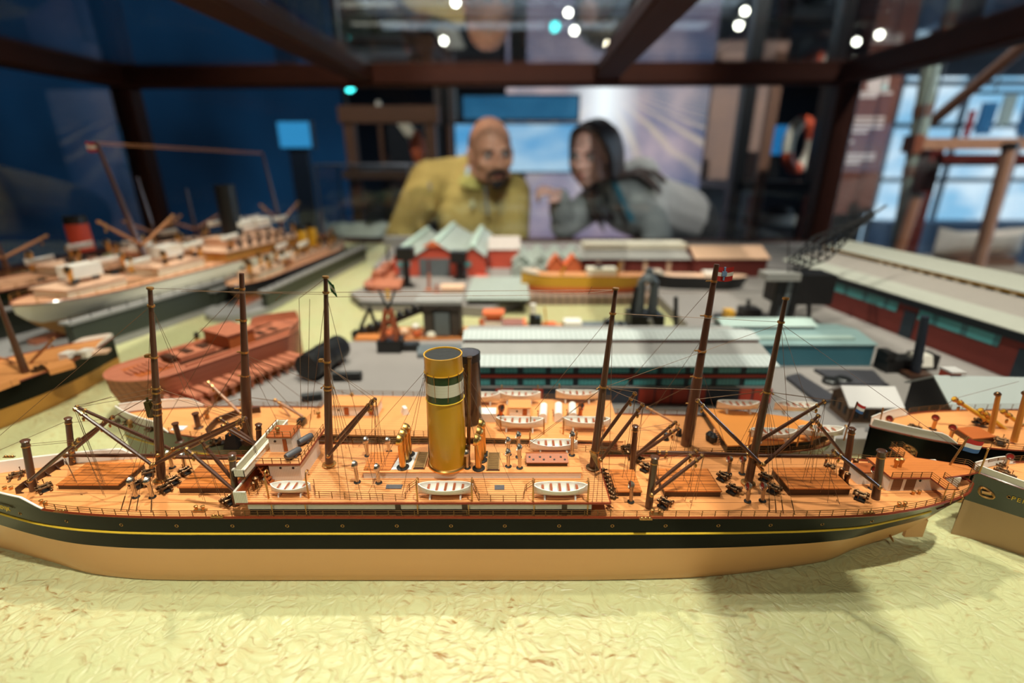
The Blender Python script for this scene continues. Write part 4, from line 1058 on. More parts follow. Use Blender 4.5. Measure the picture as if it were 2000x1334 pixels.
rail(L, [ls.edge(t, -1) for t in [.10 + .9 * k / 60 for k in range(61)]], .0052, gap=.011, r=.0002)
rail(L, [ls.edge(t, 1) for t in [.10 + .9 * k / 60 for k in range(61)]], .0052, gap=.011, r=.0002)
def hut(px0, px1, py, z, depth, h, roof=True, m=m_white, mr=m_deckfar, door=True, par=None):
    a, b = P(px0, py, z), P(px1, py, z); y = (a.y + b.y) / 2
    o = MB().bx((a.x, y, z), (b.x, y + depth, z + h)).build('deck_house', m, par or L, smooth=0)
    if roof: MB().bx((a.x - .001, y - .001, z + h), (b.x + .001, y + depth + .001, z + h + .001)).build('house_roof', mr, o, smooth=0)
    if door:
        n = max(1, int((b.x - a.x) / .02))
        for k in range(n):
            x = a.x + (b.x - a.x) * (k + .75) / n; MB().bx((x - .002, y - .0005, z + h * .1), (x + .002, y, z + h * .85)).build('door', m_redwood, o, smooth=0)
            x -= .007; MB().lathe((x, y - .0002, z + h * .6), [(0, 0), (.0009, 0)], 10, axis='Y').build('house_port', m_black, o)
    return o
hut(642, 738, 812, .068, .016, .0095); hut(995, 1035, 812, .068, .014, .0075)
for px, py in ((1060, 826), (1090, 824), (1118, 824)):
    c = P(px, py, .068); mb = MB()
    mb.extrude([(c.x - .0035, c.y, .068), (c.x + .0035, c.y, .068), (c.x + .0035, c.y, .074)] + [(c.x + .0035 * math.cos(a), c.y, .074 + .003 * math.sin(a)) for a in [math.pi * k / 6 for k in range(7)]] + [(c.x - .0035, c.y, .074)], (.002, .021, 0))
    o = mb.build('skylight', m_white, L, smooth=20)
    for k in range(3): MB().ell((c.x - .0036, c.y + .005 + .005 * k, .0715), (.0004, .0011, .0011), n=8, m=6).build('skylight_port', m_black, o)
MB().box(P(947, 818, .068) + V(0, 0, .004), (.02, .012, .008)).build('deck_house', m_white, L, smooth=0)
for px, py in ((1133, 815), (978, 812)):
    p = P(px, py, .068); h = .013 if px > 1000 else .009
    put(L, 'ventilator', me_cowl(h, .0018, .0035, mat('copper_cowl', (186, 110, 70), .35, .9, var=.2), m_soot), TR(p, 2.6))
p = P(790, 810, .068); MB().box(p + V(0, .003, .003), (.006, .008, .006), Matrix.Rotation(.5, 3, 'Z'), top=(.5, .8)).build('white_locker', m_white, L, smooth=0)
for px, py in ((623, 815), (645, 778), (688, 778), (663, 790)): MB().lathe(P(px, py, .068), [(.0016, 0), (.0013, .003), (.0021, .004), (.0015, .0055), (0, .006)], 10).build('deck_lamp', m_brass, L)
kl = boat_parts(.040, .0115, .0072, 5)
for px, py, z in ((1015, 842, .068), (1145, 842, .068), (1014, 788, .068), (1127, 786, .068), (935, 790, .068)):
    b = put_boat(L, kl, TR(P(px, py, z) + V(0, .002, .0025), ls.rz))
for px, py in ((978, 842), (1036, 842), (1062, 848), (1100, 848), (1180, 843), (980, 778), (1050, 778), (1092, 776)): put(L, 'davit', me_davit(.013, .004, .0005, m_brass), TR(P(px, py, .068), ls.rz))
# black funnel behind the yellow one
c = P(917, 822, .068); tz = U(924, 688, c.y).z
fz_ = .0108
fl_ = MB().lathe((c.x, c.y, 0), [(fz_, .068), (fz_ * .98, tz)], 32).build('funnel', mat('funnel_brownblack', (48, 30, 22), .25, var=.5, scale=40, stretch=(3, 3, .3), coat=.4), L)
MB().lathe((c.x, c.y, 0), [(fz_ * 1.0, tz - .006), (fz_, tz), (fz_ * .9, tz), (fz_ * .88, tz - .004), (0, tz - .005)], 32).build('funnel_top', m_iron, fl_)
for px, py in ((836, 880), (905, 870)): pass
# masts of the liner
LM = []
for b, t, z, r in (((484, 866), (472, 534), .056, .0042), ((1338, 880), (1400, 516), .05, .0046)):
    p = P(b[0], b[1], z); q = U(t[0], t[1], p.y); LM.append((p, q))
    o = MB().tube([p, p.lerp(q, .42), p.lerp(q, .44), q], [r, r * .9, r * .72, r * .4], 12).build('mast', m_mast, L)
    for f in (.28, .43, .57, .75, .92):
        c_ = p.lerp(q, f); d = (q - p).normalized(); MB().tube([c_ - d * .0008, c_ + d * .0008], r * (1.08 - .6 * f), 10).tube([c_, c_ - V(.006, 0, 0)], .0006, 5).build('mast_band', m_brass, o)
a = LM[1][1]; flag(L, a + V(.0005, 0, -.002), (.0125, 0, -.0005), (0, 0, -.0105), [(.36, m_flagr), (.28, m_flagw), (.36, m_flagr)], name='owner_flag', wave=.04)
MB().box(a + V(.0066, 0, -.0072), (.0035, .0012, .0035)).box(a + V(.0066, .0, -.0072), (.0012, .0010, .0100)).build('flag_emblem', mat('emblem_blue', (120, 150, 190), .7), L, smooth=0)
def boom(par, a, b, ya, yb, m, r=.0014): return spar(par, U(a[0], a[1], ya), U(b[0], b[1], yb), r, r * .75, m=m)
m_lightboom = mat('light_brown_boom', (168, 110, 70), .4, var=.3)
boom(L, (352, 858), (411, 794), .40, .40, m_lightboom, .0013); boom(L, (470, 808), (405, 745), .40, .41, m_lightboom); boom(L, (594, 815), (535, 780), .40, .41, m_lightboom); boom(L, (1325, 830), (1262, 795), .37, .385, m_lightboom, .0011); boom(L, (568, 815), (545, 785), .41, .42, m_lightboom, .0010)
MB().box(U(589, 826, .395), (.006, .006, .008)).build('lamp_box', m_black, L, smooth=0)
# fore deck gear
q = [P(x, y, .058) for x, y in ((415, 870), (405, 850), (425, 828), (465, 812), (510, 806))]
mb = MB()
for k in range(4): a, b = q[k], q[k + 1]; mb.add([a, b, b + V(0, 0, .006), a + V(0, 0, .006)], [(0, 1, 2, 3)]); mb.tube([a + V(0, 0, .006), b + V(0, 0, .006)], .0008, 5)
mb.build('breakwater', m_coaming, L)
for px, py, h, r in ((351, 862, .016, .0021), (388, 835, .013, .0023)): p = P(px, py, .057); MB().lathe(p, [(r * 1.8, 0), (r, .001), (r, h), (r * 1.3, h + .0005), (r * 1.3, h + .0016), (0, h + .002)], 12).build('kingpost', m_mast, L)
MB().box(P(350, 838, .057) + V(0, 0, .0005), (.011, .008, .0012)).build('chain_plate', m_whiteplate, L, smooth=0)
wl_ = me_winch(.010)
for px, py, a in ((302, 838, 1), (425, 868, .5), (258, 826, .6), (1225, 880, 2), (1240, 896, 2.4)): put(L, 'cargo_winch', wl_, TR(P(px, py, .057), a))
for px, py in ((256, 835), (405, 816)): MB().lathe(P(px, py, .057), [(.002, 0), (.0017, .004), (.0026, .005), (.0015, .0075), (0, .008)], 12).build('capstan', m_brass, L)
MB().box(P(460, 868, .057) + V(0, 0, .006), (.012, .016, .012), top=(.6, .6)).build('winch_house', m_black, L, smooth=0)
MB().lathe(P(480, 862, .057), [(.006, 0), (.006, .004), (.002, .006), (.002, .012), (0, .013)], 12).build('mast_house', m_coaming, L)
MB().box(P(1330, 865, .05) + V(0, 0, .001), (.004, .004, .002)).build('mast_foot', m_iron, L, smooth=0)
for px, py in ((1326, 850), (1300, 858)): MB().lathe(P(px, py, .056), [(.0032, 0), (.0022, .002), (.0018, .006), (0, .007)], 10).build('capstan', m_iron, L)
# poop deck with boats, its forward bulkhead's shadow painted in as black
up0 = ls.fr(1405, 850, .062)[0]
z = .0635
pp = [ls.at(up0, -.98, 0), ls.at(.9, -.86, 0), ls.at(.955, -.62, 0), ls.at(.99, -.2, 0), ls.at(.99, .2, 0), ls.at(.955, .62, 0), ls.at(.9, .9, 0), ls.at(up0, 1.02, 0)]
MB().prism([(p.x, p.y) for p in pp], .0555, z - .0012).build('poop_house', m_black, L, smooth=0)
MB().prism([(p.x + .0, p.y) for p in pp], z - .0012, z).build('poop_deck', mat('poop_planks', (232, 146, 66), .45, var=.25, scale=40), L, smooth=0)
kp_ = boat_parts(.038, .0115, .0066, 5)
for px, py, dz in ((1508, 862, 0), (1600, 857, 0), (1440, 805, 0), (1552, 808, 0)): put_boat(L, kp_, TR(P(px, py, z) + V(0, .001, .0025), ls.rz + (.02 if px > 1580 else 0)))
for px, py in ((1462, 868), (1556, 872), (1585, 868), (1648, 860)): put(L, 'davit', me_davit(.013, .004, .0005, m_brass), TR(P(px, py, z), ls.rz))
ladder(L, P(1402, 868, .056), P(1402, 838, .0635), .006, m_deckfar, steps=7, r=.0006)
for px, py in ((1392, 862), (1385, 858)): MB().lathe(P(px, py, .057), [(.003, 0), (.0035, .005), (.001, .008), (0, .008)], 10).build('barrel_gear', m_iron, L)
MB().tube([P(1655, 838, z), U(1675, 785, P(1655, 838, z).y)], .0007, 6).build('flagstaff', m_mast, L)
flag(L, U(1675, 786, P(1655, 838, z).y), (.0075, 0, -.004), (-.0012, 0, -.0075), [(.34, m_flagr), (.33, m_flagw), (.33, m_flagb)])
wires(L, 'rigging', [(LM[0][0].lerp(LM[0][1], .55), P(*q_, .057)) for q_ in ((380, 850), (560, 860), (400, 815), (620, 800), (610, 840))] + [(LM[0][0].lerp(LM[0][1], .9), P(300, 860, .057)), (LM[1][0].lerp(LM[1][1], .65), P(1240, 850, .057)), (LM[1][0].lerp(LM[1][1], .5), P(1420, 880, .057)), (LM[1][0].lerp(LM[1][1], .9), P(1180, 800, .07)), (LM[1][0].lerp(LM[1][1], .98), LM[0][1]), (LM[0][1], P(-40, 880, .2))][0:4], .00018)
rp = [LM[0][0].lerp(LM[0][1], f) for f in (.30, .55, .92)]
wires(L, 'halyards', [(rp[0], U(411, 795, .40)), (rp[0], U(545, 785, .41)), (rp[0], U(594, 790, .40)), (rp[2], U(230, 812, .41)), (rp[1], P(700, 778, .07)), (LM[1][0].lerp(LM[1][1], .40), U(1262, 796, .385)), (LM[1][1], V(LM[1][0].x + .006, LM[1][0].y, .06))], .00018)
# ---------------------------------------------------------------- the ships at the right edge
def plain_ship(name, label, bow, stern, half, D, wl, mats, deck, bul=.008, bt=.12, bulm=None, n=44, **kw):
    s = Ship(name, label, bow, stern, half, D, wl, [(0, .03), (.02, .2), (.06, .5), (.12, .8), (.18, .95), (.24, 1), (.82, 1), (.9, .88), (.95, .66), (.985, .36), (1, .06)],
             [(0, 0), (.02, .06), (.1, .5), (.18, .86), (.26, 1), (.7, 1), (.82, .7), (.93, .08), (1, .01)], keelz=[(0, 0), (.92, 0), (.96, .3), (1, .8)], sheer=[(0, .005), (.1, .002), (.25, 0), (.8, 0), (1, .002)], mats=mats, n=n, deck_mat=deck, **kw)
    mb = MB()
    for sd in (-1, 1):
        ks = [bt * k / 14 for k in range(15)]; a = [s.edge(t, sd) for t in ks]; b = [s.edge(t, sd, -.0006, bul * min(1, (bt + .002 - t) / .02)) for t in ks]
        a2 = [s.edge(t, sd, .0012) for t in ks]
        mb.add([p for q in zip(a, b) for p in q], [(2 * k, 2 * k + 1, 2 * k + 3, 2 * k + 2) for k in range(14)]); mb.add([p for q in zip(a2, b) for p in q], [(2 * k, 2 * k + 1, 2 * k + 3, 2 * k + 2) for k in range(14)]); mb.tube(b, .0005, 5)
    mb.build('bulwark', bulm or m_white, s.root, smooth=30)
    return s
def hawse(s, t, z, side):
    p = s.skin(t, z, side, .0004); p2 = s.skin(t + .01, z, side, .0004); a = math.atan2(p2.y - p.y, p2.x - p.x)
    mb = MB(); mb.tube([(.0044 * math.cos(k) + .0007 * math.cos(2 * k), 0, .0034 * math.sin(k) - .0014 * math.cos(k)) for k in [2 * math.pi * i / 16 for i in range(16)]], .0009, 6, closed=True)
    mb.box((0, .001, 0), (.006, .001, .0042), mi=1); mb.tube([(-.002, -.0008, 0), (.003, -.0008, .001)], .0012, 6)
    put(s.root, 'hawse_pipe', mb.mesh('hawse', [m_brass, m_black], 40), Matrix.Translation(p) @ Matrix.Rotation(a, 4, 'Z'))
s3 = plain_ship('coaster_model', 'dark green and tan hulled ship model with bow beside the front steamer stern', (.352, .3187, 0), (.80, .215, 0), .037, .0545, .0335, [mat('hull_blackgreen', (34, 42, 30), .2, var=.15, coat=.5), mat('hull_dull_tan', (178, 142, 100), .45, var=.15)], m_deckfar, bul=.006, bt=.09)
hs3 = 1 if s3.skin(.1, .04, 1).y < s3.skin(.1, .04, -1).y else -1
hawse(s3, s3.tpx(1924, .045, hs3), .045, hs3)
sd3 = 1 if s3.skin(.1, .04, 1).y < s3.skin(.1, .04, -1).y else -1
t3 = text_mesh('PEN', .0046); t3.materials.append(m_yellowline)
a, b = s3.skin(s3.tpx(1978, .0475, sd3), .0475, sd3, .0007), s3.skin(s3.tpx(2004, .0475, sd3), .0475, sd3, .0007); d = b - a
put(s3.root, 'name_lettering', t3, Matrix.Translation(a.lerp(b, .5)) @ Matrix.Rotation(math.atan2(d.y, d.x), 4, 'Z') @ Matrix.Rotation(R(88), 4, 'X'))
p = s3.skin(s3.tpx(1970, .0475, sd3), .0475, sd3, .0003); put(s3.root, 'porthole', ringm, Matrix.Translation(p) @ Matrix.Rotation(math.atan2(d.y, d.x), 4, 'Z'))
rail(s3.root, [s3.edge(t, sd3) for t in [.09 + .4 * k / 20 for k in range(21)]], .006, gap=.012, r=.0002); rail(s3.root, [s3.edge(t, -sd3) for t in [.03 + .4 * k / 20 for k in range(21)]], .006, gap=.012, r=.0002)
for px, py, a in ((1968, 935, .6), (1948, 912, .4), (1955, 925, .4)): put(s3.root, 'cargo_winch', wl_, TR(P(px, py, .056), a, .9))
put(s3.root, 'ventilator', me_cowl(.013, .0013, .0026, m_silver, m_redinside), TR(P(1962, 915, .056), 1.2))
MB().tube([P(1912, 925, .06), U(1930, 878, P(1912, 925, .06).y)], .0006, 6).ell(U(1930, 877, P(1912, 925, .06).y), .001, n=8, m=6).build('jackstaff', m_brass, s3.root)
put(s3.root, 'mooring_bitt', bt, TR(P(1935, 908, .056), .3))
s4 = plain_ship('freighter_model', 'black hulled freighter model with white bow bulwark and yellow derricks, behind the tan stern flag', (.314, .380, 0), (.86, .392, 0), .036, .058, .02, [m_hullblack, m_hulltan], m_deckfar, bul=.008, bt=.10)
sd4 = -1
hawse(s4, .05, .048, -1)
rail(s4.root, [s4.edge(t, -1) for t in [.1 + .4 * k / 20 for k in range(21)]], .006, gap=.012, r=.0002); rail(s4.root, [s4.edge(t, 1) for t in [.1 + .4 * k / 20 for k in range(21)]], .006, gap=.012, r=.0002)
for px, py, tx, ty in ((1733, 840, 1730, 817), (1822, 838, 1820, 815), (1855, 858, 1853, 835)):
    p = P(px, py, .060); put(s4.root, 'ventilator', me_cowl(.013, .0015, .003, m_brass, m_redinside), TR(p, math.pi * .1))
q = [P(x, y, .064) for x, y in ((1866, 836), (1910, 834), (1945, 854), (1900, 858))]
hc = MB().prism([(p.x, p.y) for p in q], .059, .0635).build('hatch_coaming', m_coaming, s4.root, smooth=0); MB().prism([(p.x, p.y) for p in q], .0635, .0645).build('hatch_cover', m_redwood, hc, smooth=0)
for px, py, a in ((1785, 840, .6), (1778, 848, .6), (1953, 865, .8), (1915, 828, .2)): put(s4.root, 'cargo_winch', wl_, TR(P(px, py, .060), a))
for b, t, r in (((1935, 845), (1950, 772), .0022), ((1980, 862), (2004, 770), .0024)):
    p = P(b[0], b[1], .06); q_ = U(t[0], t[1], p.y); o = MB().tube([p, q_], [r, r * .8], 10).build('mast', mat('ochre_mast', (206, 138, 56), .4, var=.2), s4.root)
    MB().ell(q_ + V(-.001, 0, .001), (.003, .0022, .0022), n=10, m=6).build('mast_cowl', m_bronze, o)
for a, b in (((1935, 825), (1862, 778)), ((1968, 842), (1914, 800)), ((1995, 830), (1958, 802))): spar(s4.root, U(a[0], a[1], .385), U(b[0], b[1], .385), .0019, .0016, m=m_yellowmast)
MB().tube([P(1719, 822, .068), U(1725, 796, .38)], .0006, 6).build('jackstaff', m_brass, s4.root)
wires(s4.root, 'rigging', [(U(1862, 779, .385), U(1990, 745, .385)), (U(1862, 781, .385), P(1825, 806, .07)), (U(1914, 800, .385), U(2000, 802, .385))], .0002)
for sh_, z_, us in ((s3, .054, (.34, .55, .74)), (s4, .0575, (.42, .60, .78))):
    for k, u in enumerate(us):
        q = [sh_.at(u + du, v, 0) for du, v in ((-.05, -.45), (.05, -.45), (.05, .45), (-.05, .45))]
        hc = MB().prism([(p_.x, p_.y) for p_ in q], z_ - .001, z_ + .0045).build('hatch_coaming', m_coaming, sh_.root, smooth=0); MB().prism([(p_.x, p_.y) for p_ in q], z_ + .0045, z_ + .0055).build('hatch_cover', m_redwood, hc, smooth=0)
        put(sh_.root, 'cargo_winch', wl_, TR(sh_.at(u + .075, .1, z_), sh_.rz, .95))
        for v in (-.6, .6): put(sh_.root, 'ventilator', me_cowl(.013, .0015, .003, m_brass, m_redinside), TR(sh_.at(u + .08, v, z_), sh_.rz))
# ---------------------------------------------------------------- cargo ship at the left edge
a, b = P(250, 728, 0), P(-140, 905, 0)
s5 = plain_ship('freighter_model', 'black and ochre hulled freighter model at the water, leaving the frame beside the floating docks', (-.555, .645, 0), (-.79, .10, 0), .052, .047, .022, [m_hullblack, m_hullochre], m_deckfar, bul=.005, bt=.06)
p = P(50, 728, .047); q_ = U(-8, 575, p.y); MB().tube([p, q_], [.0042, .002], 10).build('mast', m_mast, s5.root)
for a_, b_ in (((42, 712), (-30, 690)), ((56, 712), (106, 660))): spar(s5.root, U(a_[0], a_[1], .56), U(b_[0], b_[1], .56), .0018, .0012, m=m_lightboom)
for pts, zt_ in ((((95, 722), (145, 708), (132, 700), (85, 712)), .053), (((-10, 755), (35, 738), (20, 730), (-20, 745)), .053)):
    q = [P(x, y, zt_) for x, y in pts]; MB().prism([(v.x, v.y) for v in q], .046, zt_).build('hatch_cover', m_deckfar, s5.root, smooth=0)
for px, py in ((80, 724), (152, 700)): put(s5.root, 'cargo_winch', wl_, TR(P(px, py, .047), 1, 1.3))
for px, py in ((170, 695), (135, 700)): MB().box(P(px, py, .048) + V(0, 0, .004), (.012, .014, .009)).build('deck_house', m_white, s5.root, smooth=0)
MB().box(P(195, 690, .048) + V(0, 0, .002), (.02, .014, .003), Matrix.Rotation(.3, 3, 'Z')).build('forecastle_hatch', m_peach, s5.root, smooth=0)
# ---------------------------------------------------------------- ship building on the slip: bare wood hull
sw = plain_ship('wooden_hull_model', 'bare reddish wood hull model standing unfinished on its slip beside the grey quay', (-.318, .70, .0), (-.437, .485, 0), .043, .058, .03, [m_pinkplank, m_redwood], m_pinkplank, bul=.010, bt=.2, bulm=m_pinkwood, capmat=m_pinkwood)
def sbox(s, name, u0, u1, v, z0, z1, m, par=None):
    pts = [s.at(u0, -v, 0), s.at(u1, -v, 0), s.at(u1, v, 0), s.at(u0, v, 0)]
    return MB().prism([(q.x, q.y) for q in pts], z0, z1).build(name, m, par or s.root, smooth=0)
o = sbox(sw, 'deck_house', .36, .50, .62, .057, .075, m_redwood); sbox(sw, 'house_roof', .35, .51, .66, .075, .077, m_pinkplank, o)
sbox(sw, 'deck_house', .55, .72, .35, .057, .064, m_pinkwood); sbox(sw, 'open_well', .76, .93, .5, .0565, .0585, m_redwood)
for v in (-.78, -.5, .5, .78):
    q = [sw.at(.12, v - .03, 0), sw.at(.74, v - .03, 0), sw.at(.74, v + .03, 0), sw.at(.12, v + .03, 0)]; MB().prism([(p_.x, p_.y) for p_ in q], .0575, .0605).build('deck_stringer', m_pinkwood if abs(v) > .6 else m_coaming, sw.root, smooth=0)
for u in (.16, .24, .56, .64, .72): sbox(sw, 'deck_opening', u, u + .035, .22, .058, .0655 if u > .5 else .0588, m_coaming)
mb = MB()
for k in range(7):
    c = sw.at(.78 + .022 * k, 0, .059); mb.box(c, (.003, .04 * (1 - .1 * k), .003), Matrix.Rotation(sw.rz, 3, 'Z'))
mb.build('deck_beams', m_pinkwood, sw.root)
for k in range(12):
    a = sw.skin(.25 + .05 * k, .03, 1 if sw.skin(.5, .03, 1).x > sw.skin(.5, .03, -1).x else -1, .0)
    MB().box(a + V(.016, -.006, .004), (.034, .009, .004), Matrix.Rotation(-.5, 3, 'Z')).tube([a + V(.028, -.012, -.03), a + V(.028, -.012, .006)], .0016, 5).build('staging', m_pinkwood, sw.root)
mb = MB(); q = [U(292, 758, .52), U(372, 748, .54), U(440, 815, .47), U(395, 806, .46)]
for i, v in enumerate(q): q[i] = v
mb.loft([[q[0], q[1]], [q[3], q[2]]], closed=False); mb.loft([[q[1] - V(0, 0, .003), q[0] - V(0, 0, .003)], [q[2] - V(0, 0, .003), q[3] - V(0, 0, .003)]], closed=False); mb.build('stern_ramp', m_pinkwood, sw.root, smooth=0)
MB().tube([P(282, 815, 0), U(283, 772, P(282, 815, 0).y)], .003, 8).tube([P(330, 800, 0), U(325, 775, .47)], .003, 8).build('shoring', m_pinkwood, sw.root)
# ---------------------------------------------------------------- small tug beyond it
tg = plain_ship('harbour_tug_model', 'tiny harbour tug model with thin yellow funnel beyond the bare wood hull', (-.510, .650, 0), (-.425, .745, 0), .012, .013, .006, [m_hullgreen, m_black], m_pinkwood, bul=.003, bt=.2, n=20)
p = P(388, 690, .014); q_ = U(383, 650, p.y); o = MB().tube([p, p.lerp(q_, .75)], .0032, 10).build('funnel', m_funnel, tg.root); MB().tube([p.lerp(q_, .75), q_], .0034, 10).build('funnel_top', m_black, o)
sbox(tg, 'deck_house', .5, .8, .5, .013, .020, m_iron); sbox(tg, 'fore_house', .18, .42, .4, .013, .018, m_peach)
# ---------------------------------------------------------------- quays
ZQ = .02
def Q(px, py, z=ZQ): return P(px, py, z)
def slab(name, label, pts, z0, z1, m, cat, world=False):
    q = [p if world else Q(*p, z1) for p in pts]; mb = MB().prism([(p[0], p[1]) for p in q], z0, z1)
    return tag(mb.build(name, m, smooth=0), label, cat)
slab('near_quay', 'grey quay slab behind the liner, carrying the long glazed shed', [(-.36, .445), (-.335, .52), (-.30, .60), (-.285, .66), (-.262, .714), (-.05, .722), (.275, .728), (.30, .80), (.305, 1.02), (1.0, 1.02), (1.0, .415), (-.1, .440)], .0005, ZQ, m_quay, 'quay', True)
slab('far_quay', 'grey quay slab at the back with the red engine halls', [(-.345, 1.02), (-.285, 1.19), (-.37, 1.30), (-.40, 1.70), (.30, 1.72), (1.02, 1.70), (1.0, 1.03), (.305, 1.03), (.28, 1.10), (.05, 1.10), (.03, 1.0), (-.04, .90), (-.17, .93), (-.30, .95)], .0005, ZQ, m_quay, 'quay', True)
# ---------------------------------------------------------------- long glazed shed in the middle
YS = .507
sx0, sx1 = -.055, .292
g = thing('dockside_shed', 'long dockside shed with pale striped roof, teal glazing and red doors', 'shed model', ((sx0 + sx1) / 2, .565, ZQ))
MB().bx((sx0, YS, ZQ), (sx1, .62, .0675)).build('wall', m_tealdark, g, smooth=0)
def rq(y0, z0, y1, z1, xa, xb, th, m, name, par=g):
    mb = MB().extrude([(xa, y0, z0), (xa, y1, z1), (xa, y1, z1 + th), (xa, y0, z0 + th)], (xb - xa, 0, 0)); return mb.build(name, m, par, smooth=0)
xa, xb = sx0 - .004, sx1 + .004
rq(YS - .006, .0672, YS + .020, .0712, xa, xb, .0012, m_roofwhite, 'eave_glazing')
rq(YS + .020, .0712, .558, .0775, xa, xb, .0011, m_roofgrey, 'roof')
rq(.558, .0775, .64, .0690, xa, xb, .0011, m_roofgrey, 'roof')
MB().bx((xa + .002, .553, .077), (xb - .002, .556, .0805)).build('ridge_curb', m_caprail, g, smooth=0)
rq(.552, .0805, .574, .0842, xa, xb, .0012, m_roofwhite, 'ridge_glazing'); rq(.574, .0842, .60, .078, xa, xb, .0012, m_roofwhite, 'ridge_glazing')
nb = 11
for k in range(nb):
    x = sx0 + .004 + (sx1 - sx0 - .004) * k / nb; x2 = sx0 + (sx1 - sx0 - .004) * (k + 1) / nb
    for za, zb in ((.0585, .0645), (.0435, .0510)): MB().bx((x + .0012, YS - .0012, za), (x2 - .0012, YS + .001, zb)).build('window', m_tealwin, g, smooth=0)
MB().bx((sx0, YS - .0012, .0525), (sx1, YS, .0560)).build('red_band', m_reddoor, g, smooth=0)
MB().bx((sx0, YS - .002, .0398), (sx1, YS, .0420)).build('grey_band', m_roofgrey, g, smooth=0)
MB().bx((sx0, YS - .001, ZQ), (sx1, YS + .001, .0395)).build('plinth', mat('shed_plinth', (58, 62, 72), .7), g, smooth=0)
for k, (pa, pb) in enumerate(((968, 1003), (1040, 1060), (1247, 1276), (1279, 1309), (1312, 1343), (1346, 1376), (1443, 1466), (1470, 1505))):
    a, b = U(pa, 770, YS), U(pb, 770, YS); MB().bx((a.x, YS - .0022, ZQ + .001), (b.x, YS - .0008, .0390)).build('sliding_door', m_reddoor, g, smooth=0)
# ---------------------------------------------------------------- teal shed to its right
g = thing('teal_store', 'low teal painted store with pale roof lights right of the glazed shed', 'store model', (.40, .66, ZQ))
MB().bx((.300, .617, ZQ), (.486, .70, .0500)).build('wall', m_teal, g, smooth=0)
MB().extrude([(.298, .615, .0500), (.298, .705, .0500), (.298, .705, .0515), (.298, .66, .0580), (.298, .615, .0515)], (.190, 0, 0)).build('roof', m_tealroof, g, smooth=0)
MB().bx((.30, .664, .056), (.43, .70, .062)).build('monitor', m_black, g, smooth=0)
MB().extrude([(.298, .660, .062), (.298, .704, .062), (.298, .682, .068)], (.135, 0, 0)).build('monitor_roof', mat('monitor_pale', (172, 190, 184), .5), g, smooth=0)
MB().bx((.310, .628, .0533), (.465, .640, .0562)).build('roof_light', mat('rooflight_pale', (160, 178, 172), .5), g, smooth=0)
# ---------------------------------------------------------------- long brick warehouse along the right
g = thing('brick_warehouse', 'very long brick warehouse with ribbed pale roof along the right edge', 'warehouse model', (.66, .70, ZQ))
wp = [(.595, 1.00), (.655, .36)]
def wx(y): return .595 + (1.00 - y) / .64 * .06
mb = MB().prism([(wx(1.0), 1.0), (wx(.50), .50), (.80, .50), (.78, 1.0)], ZQ, .083); mb.build('wall', m_brick, g, smooth=0)
def wq(y0, y1, z0, z1, m, name, out=.0012): return MB().prism([(wx(y0) - out, y0), (wx(y1) - out, y1), (wx(y1) + .002, y1), (wx(y0) + .002, y0)], z0, z1).build(name, m, g, smooth=0)
wq(1.0, .50, .070, .083, m_tealdark, 'fascia', .003)
wq(.96, .76, .054, .069, m_tealwin, 'window'); wq(.72, .60, .054, .069, m_tealwin, 'window'); wq(.56, .505, .054, .069, m_tealwin, 'window')
for y in (.745, .575): wq(y, y - .022, ZQ, .062, m_tealdark, 'door')
def roofrun(y0, y1, off0, z0, off1, z1, th, m, name):
    vs = []
    for y in (y0, y1):
        for o_, z in ((off0, z0), (off1, z1), (off1, z1 + th), (off0, z0 + th)): vs.append(V(wx(y) + o_, y, z))
    return MB().add(vs, [(0, 1, 2, 3), (7, 6, 5, 4), (0, 4, 5, 1), (1, 5, 6, 2), (2, 6, 7, 3), (3, 7, 4, 0)]).build(name, m, g, smooth=0)
roofrun(1.05, .485, -.012, .083, .022, .0915, .0015, m_ribroof, 'eave_roof')
roofrun(1.05, .485, .022, .0915, .075, .104, .0015, mat('roof_pinkgrey', (146, 137, 130), .6, var=.15, scale=30), 'roof')
roofrun(1.05, .485, .074, .104, .076, .112, .001, m_black, 'clerestory')
roofrun(1.05, .485, .070, .112, .112, .1255, .0015, m_ribroof, 'ridge_roof'); roofrun(1.05, .485, .112, .1255, .16, .104, .0015, m_ribroof, 'back_roof')
roofrun(1.05, .485, .0715, .1085, .0725, .112, .0005, m_yellowmast, 'gutter')
mb = MB()
for k in range(19):
    y = .90 - k * .021; mb.box((wx(y) + .0745, y, .1075), (.004, .008, .004))
mb.build('clerestory_lights', m_cream, g)
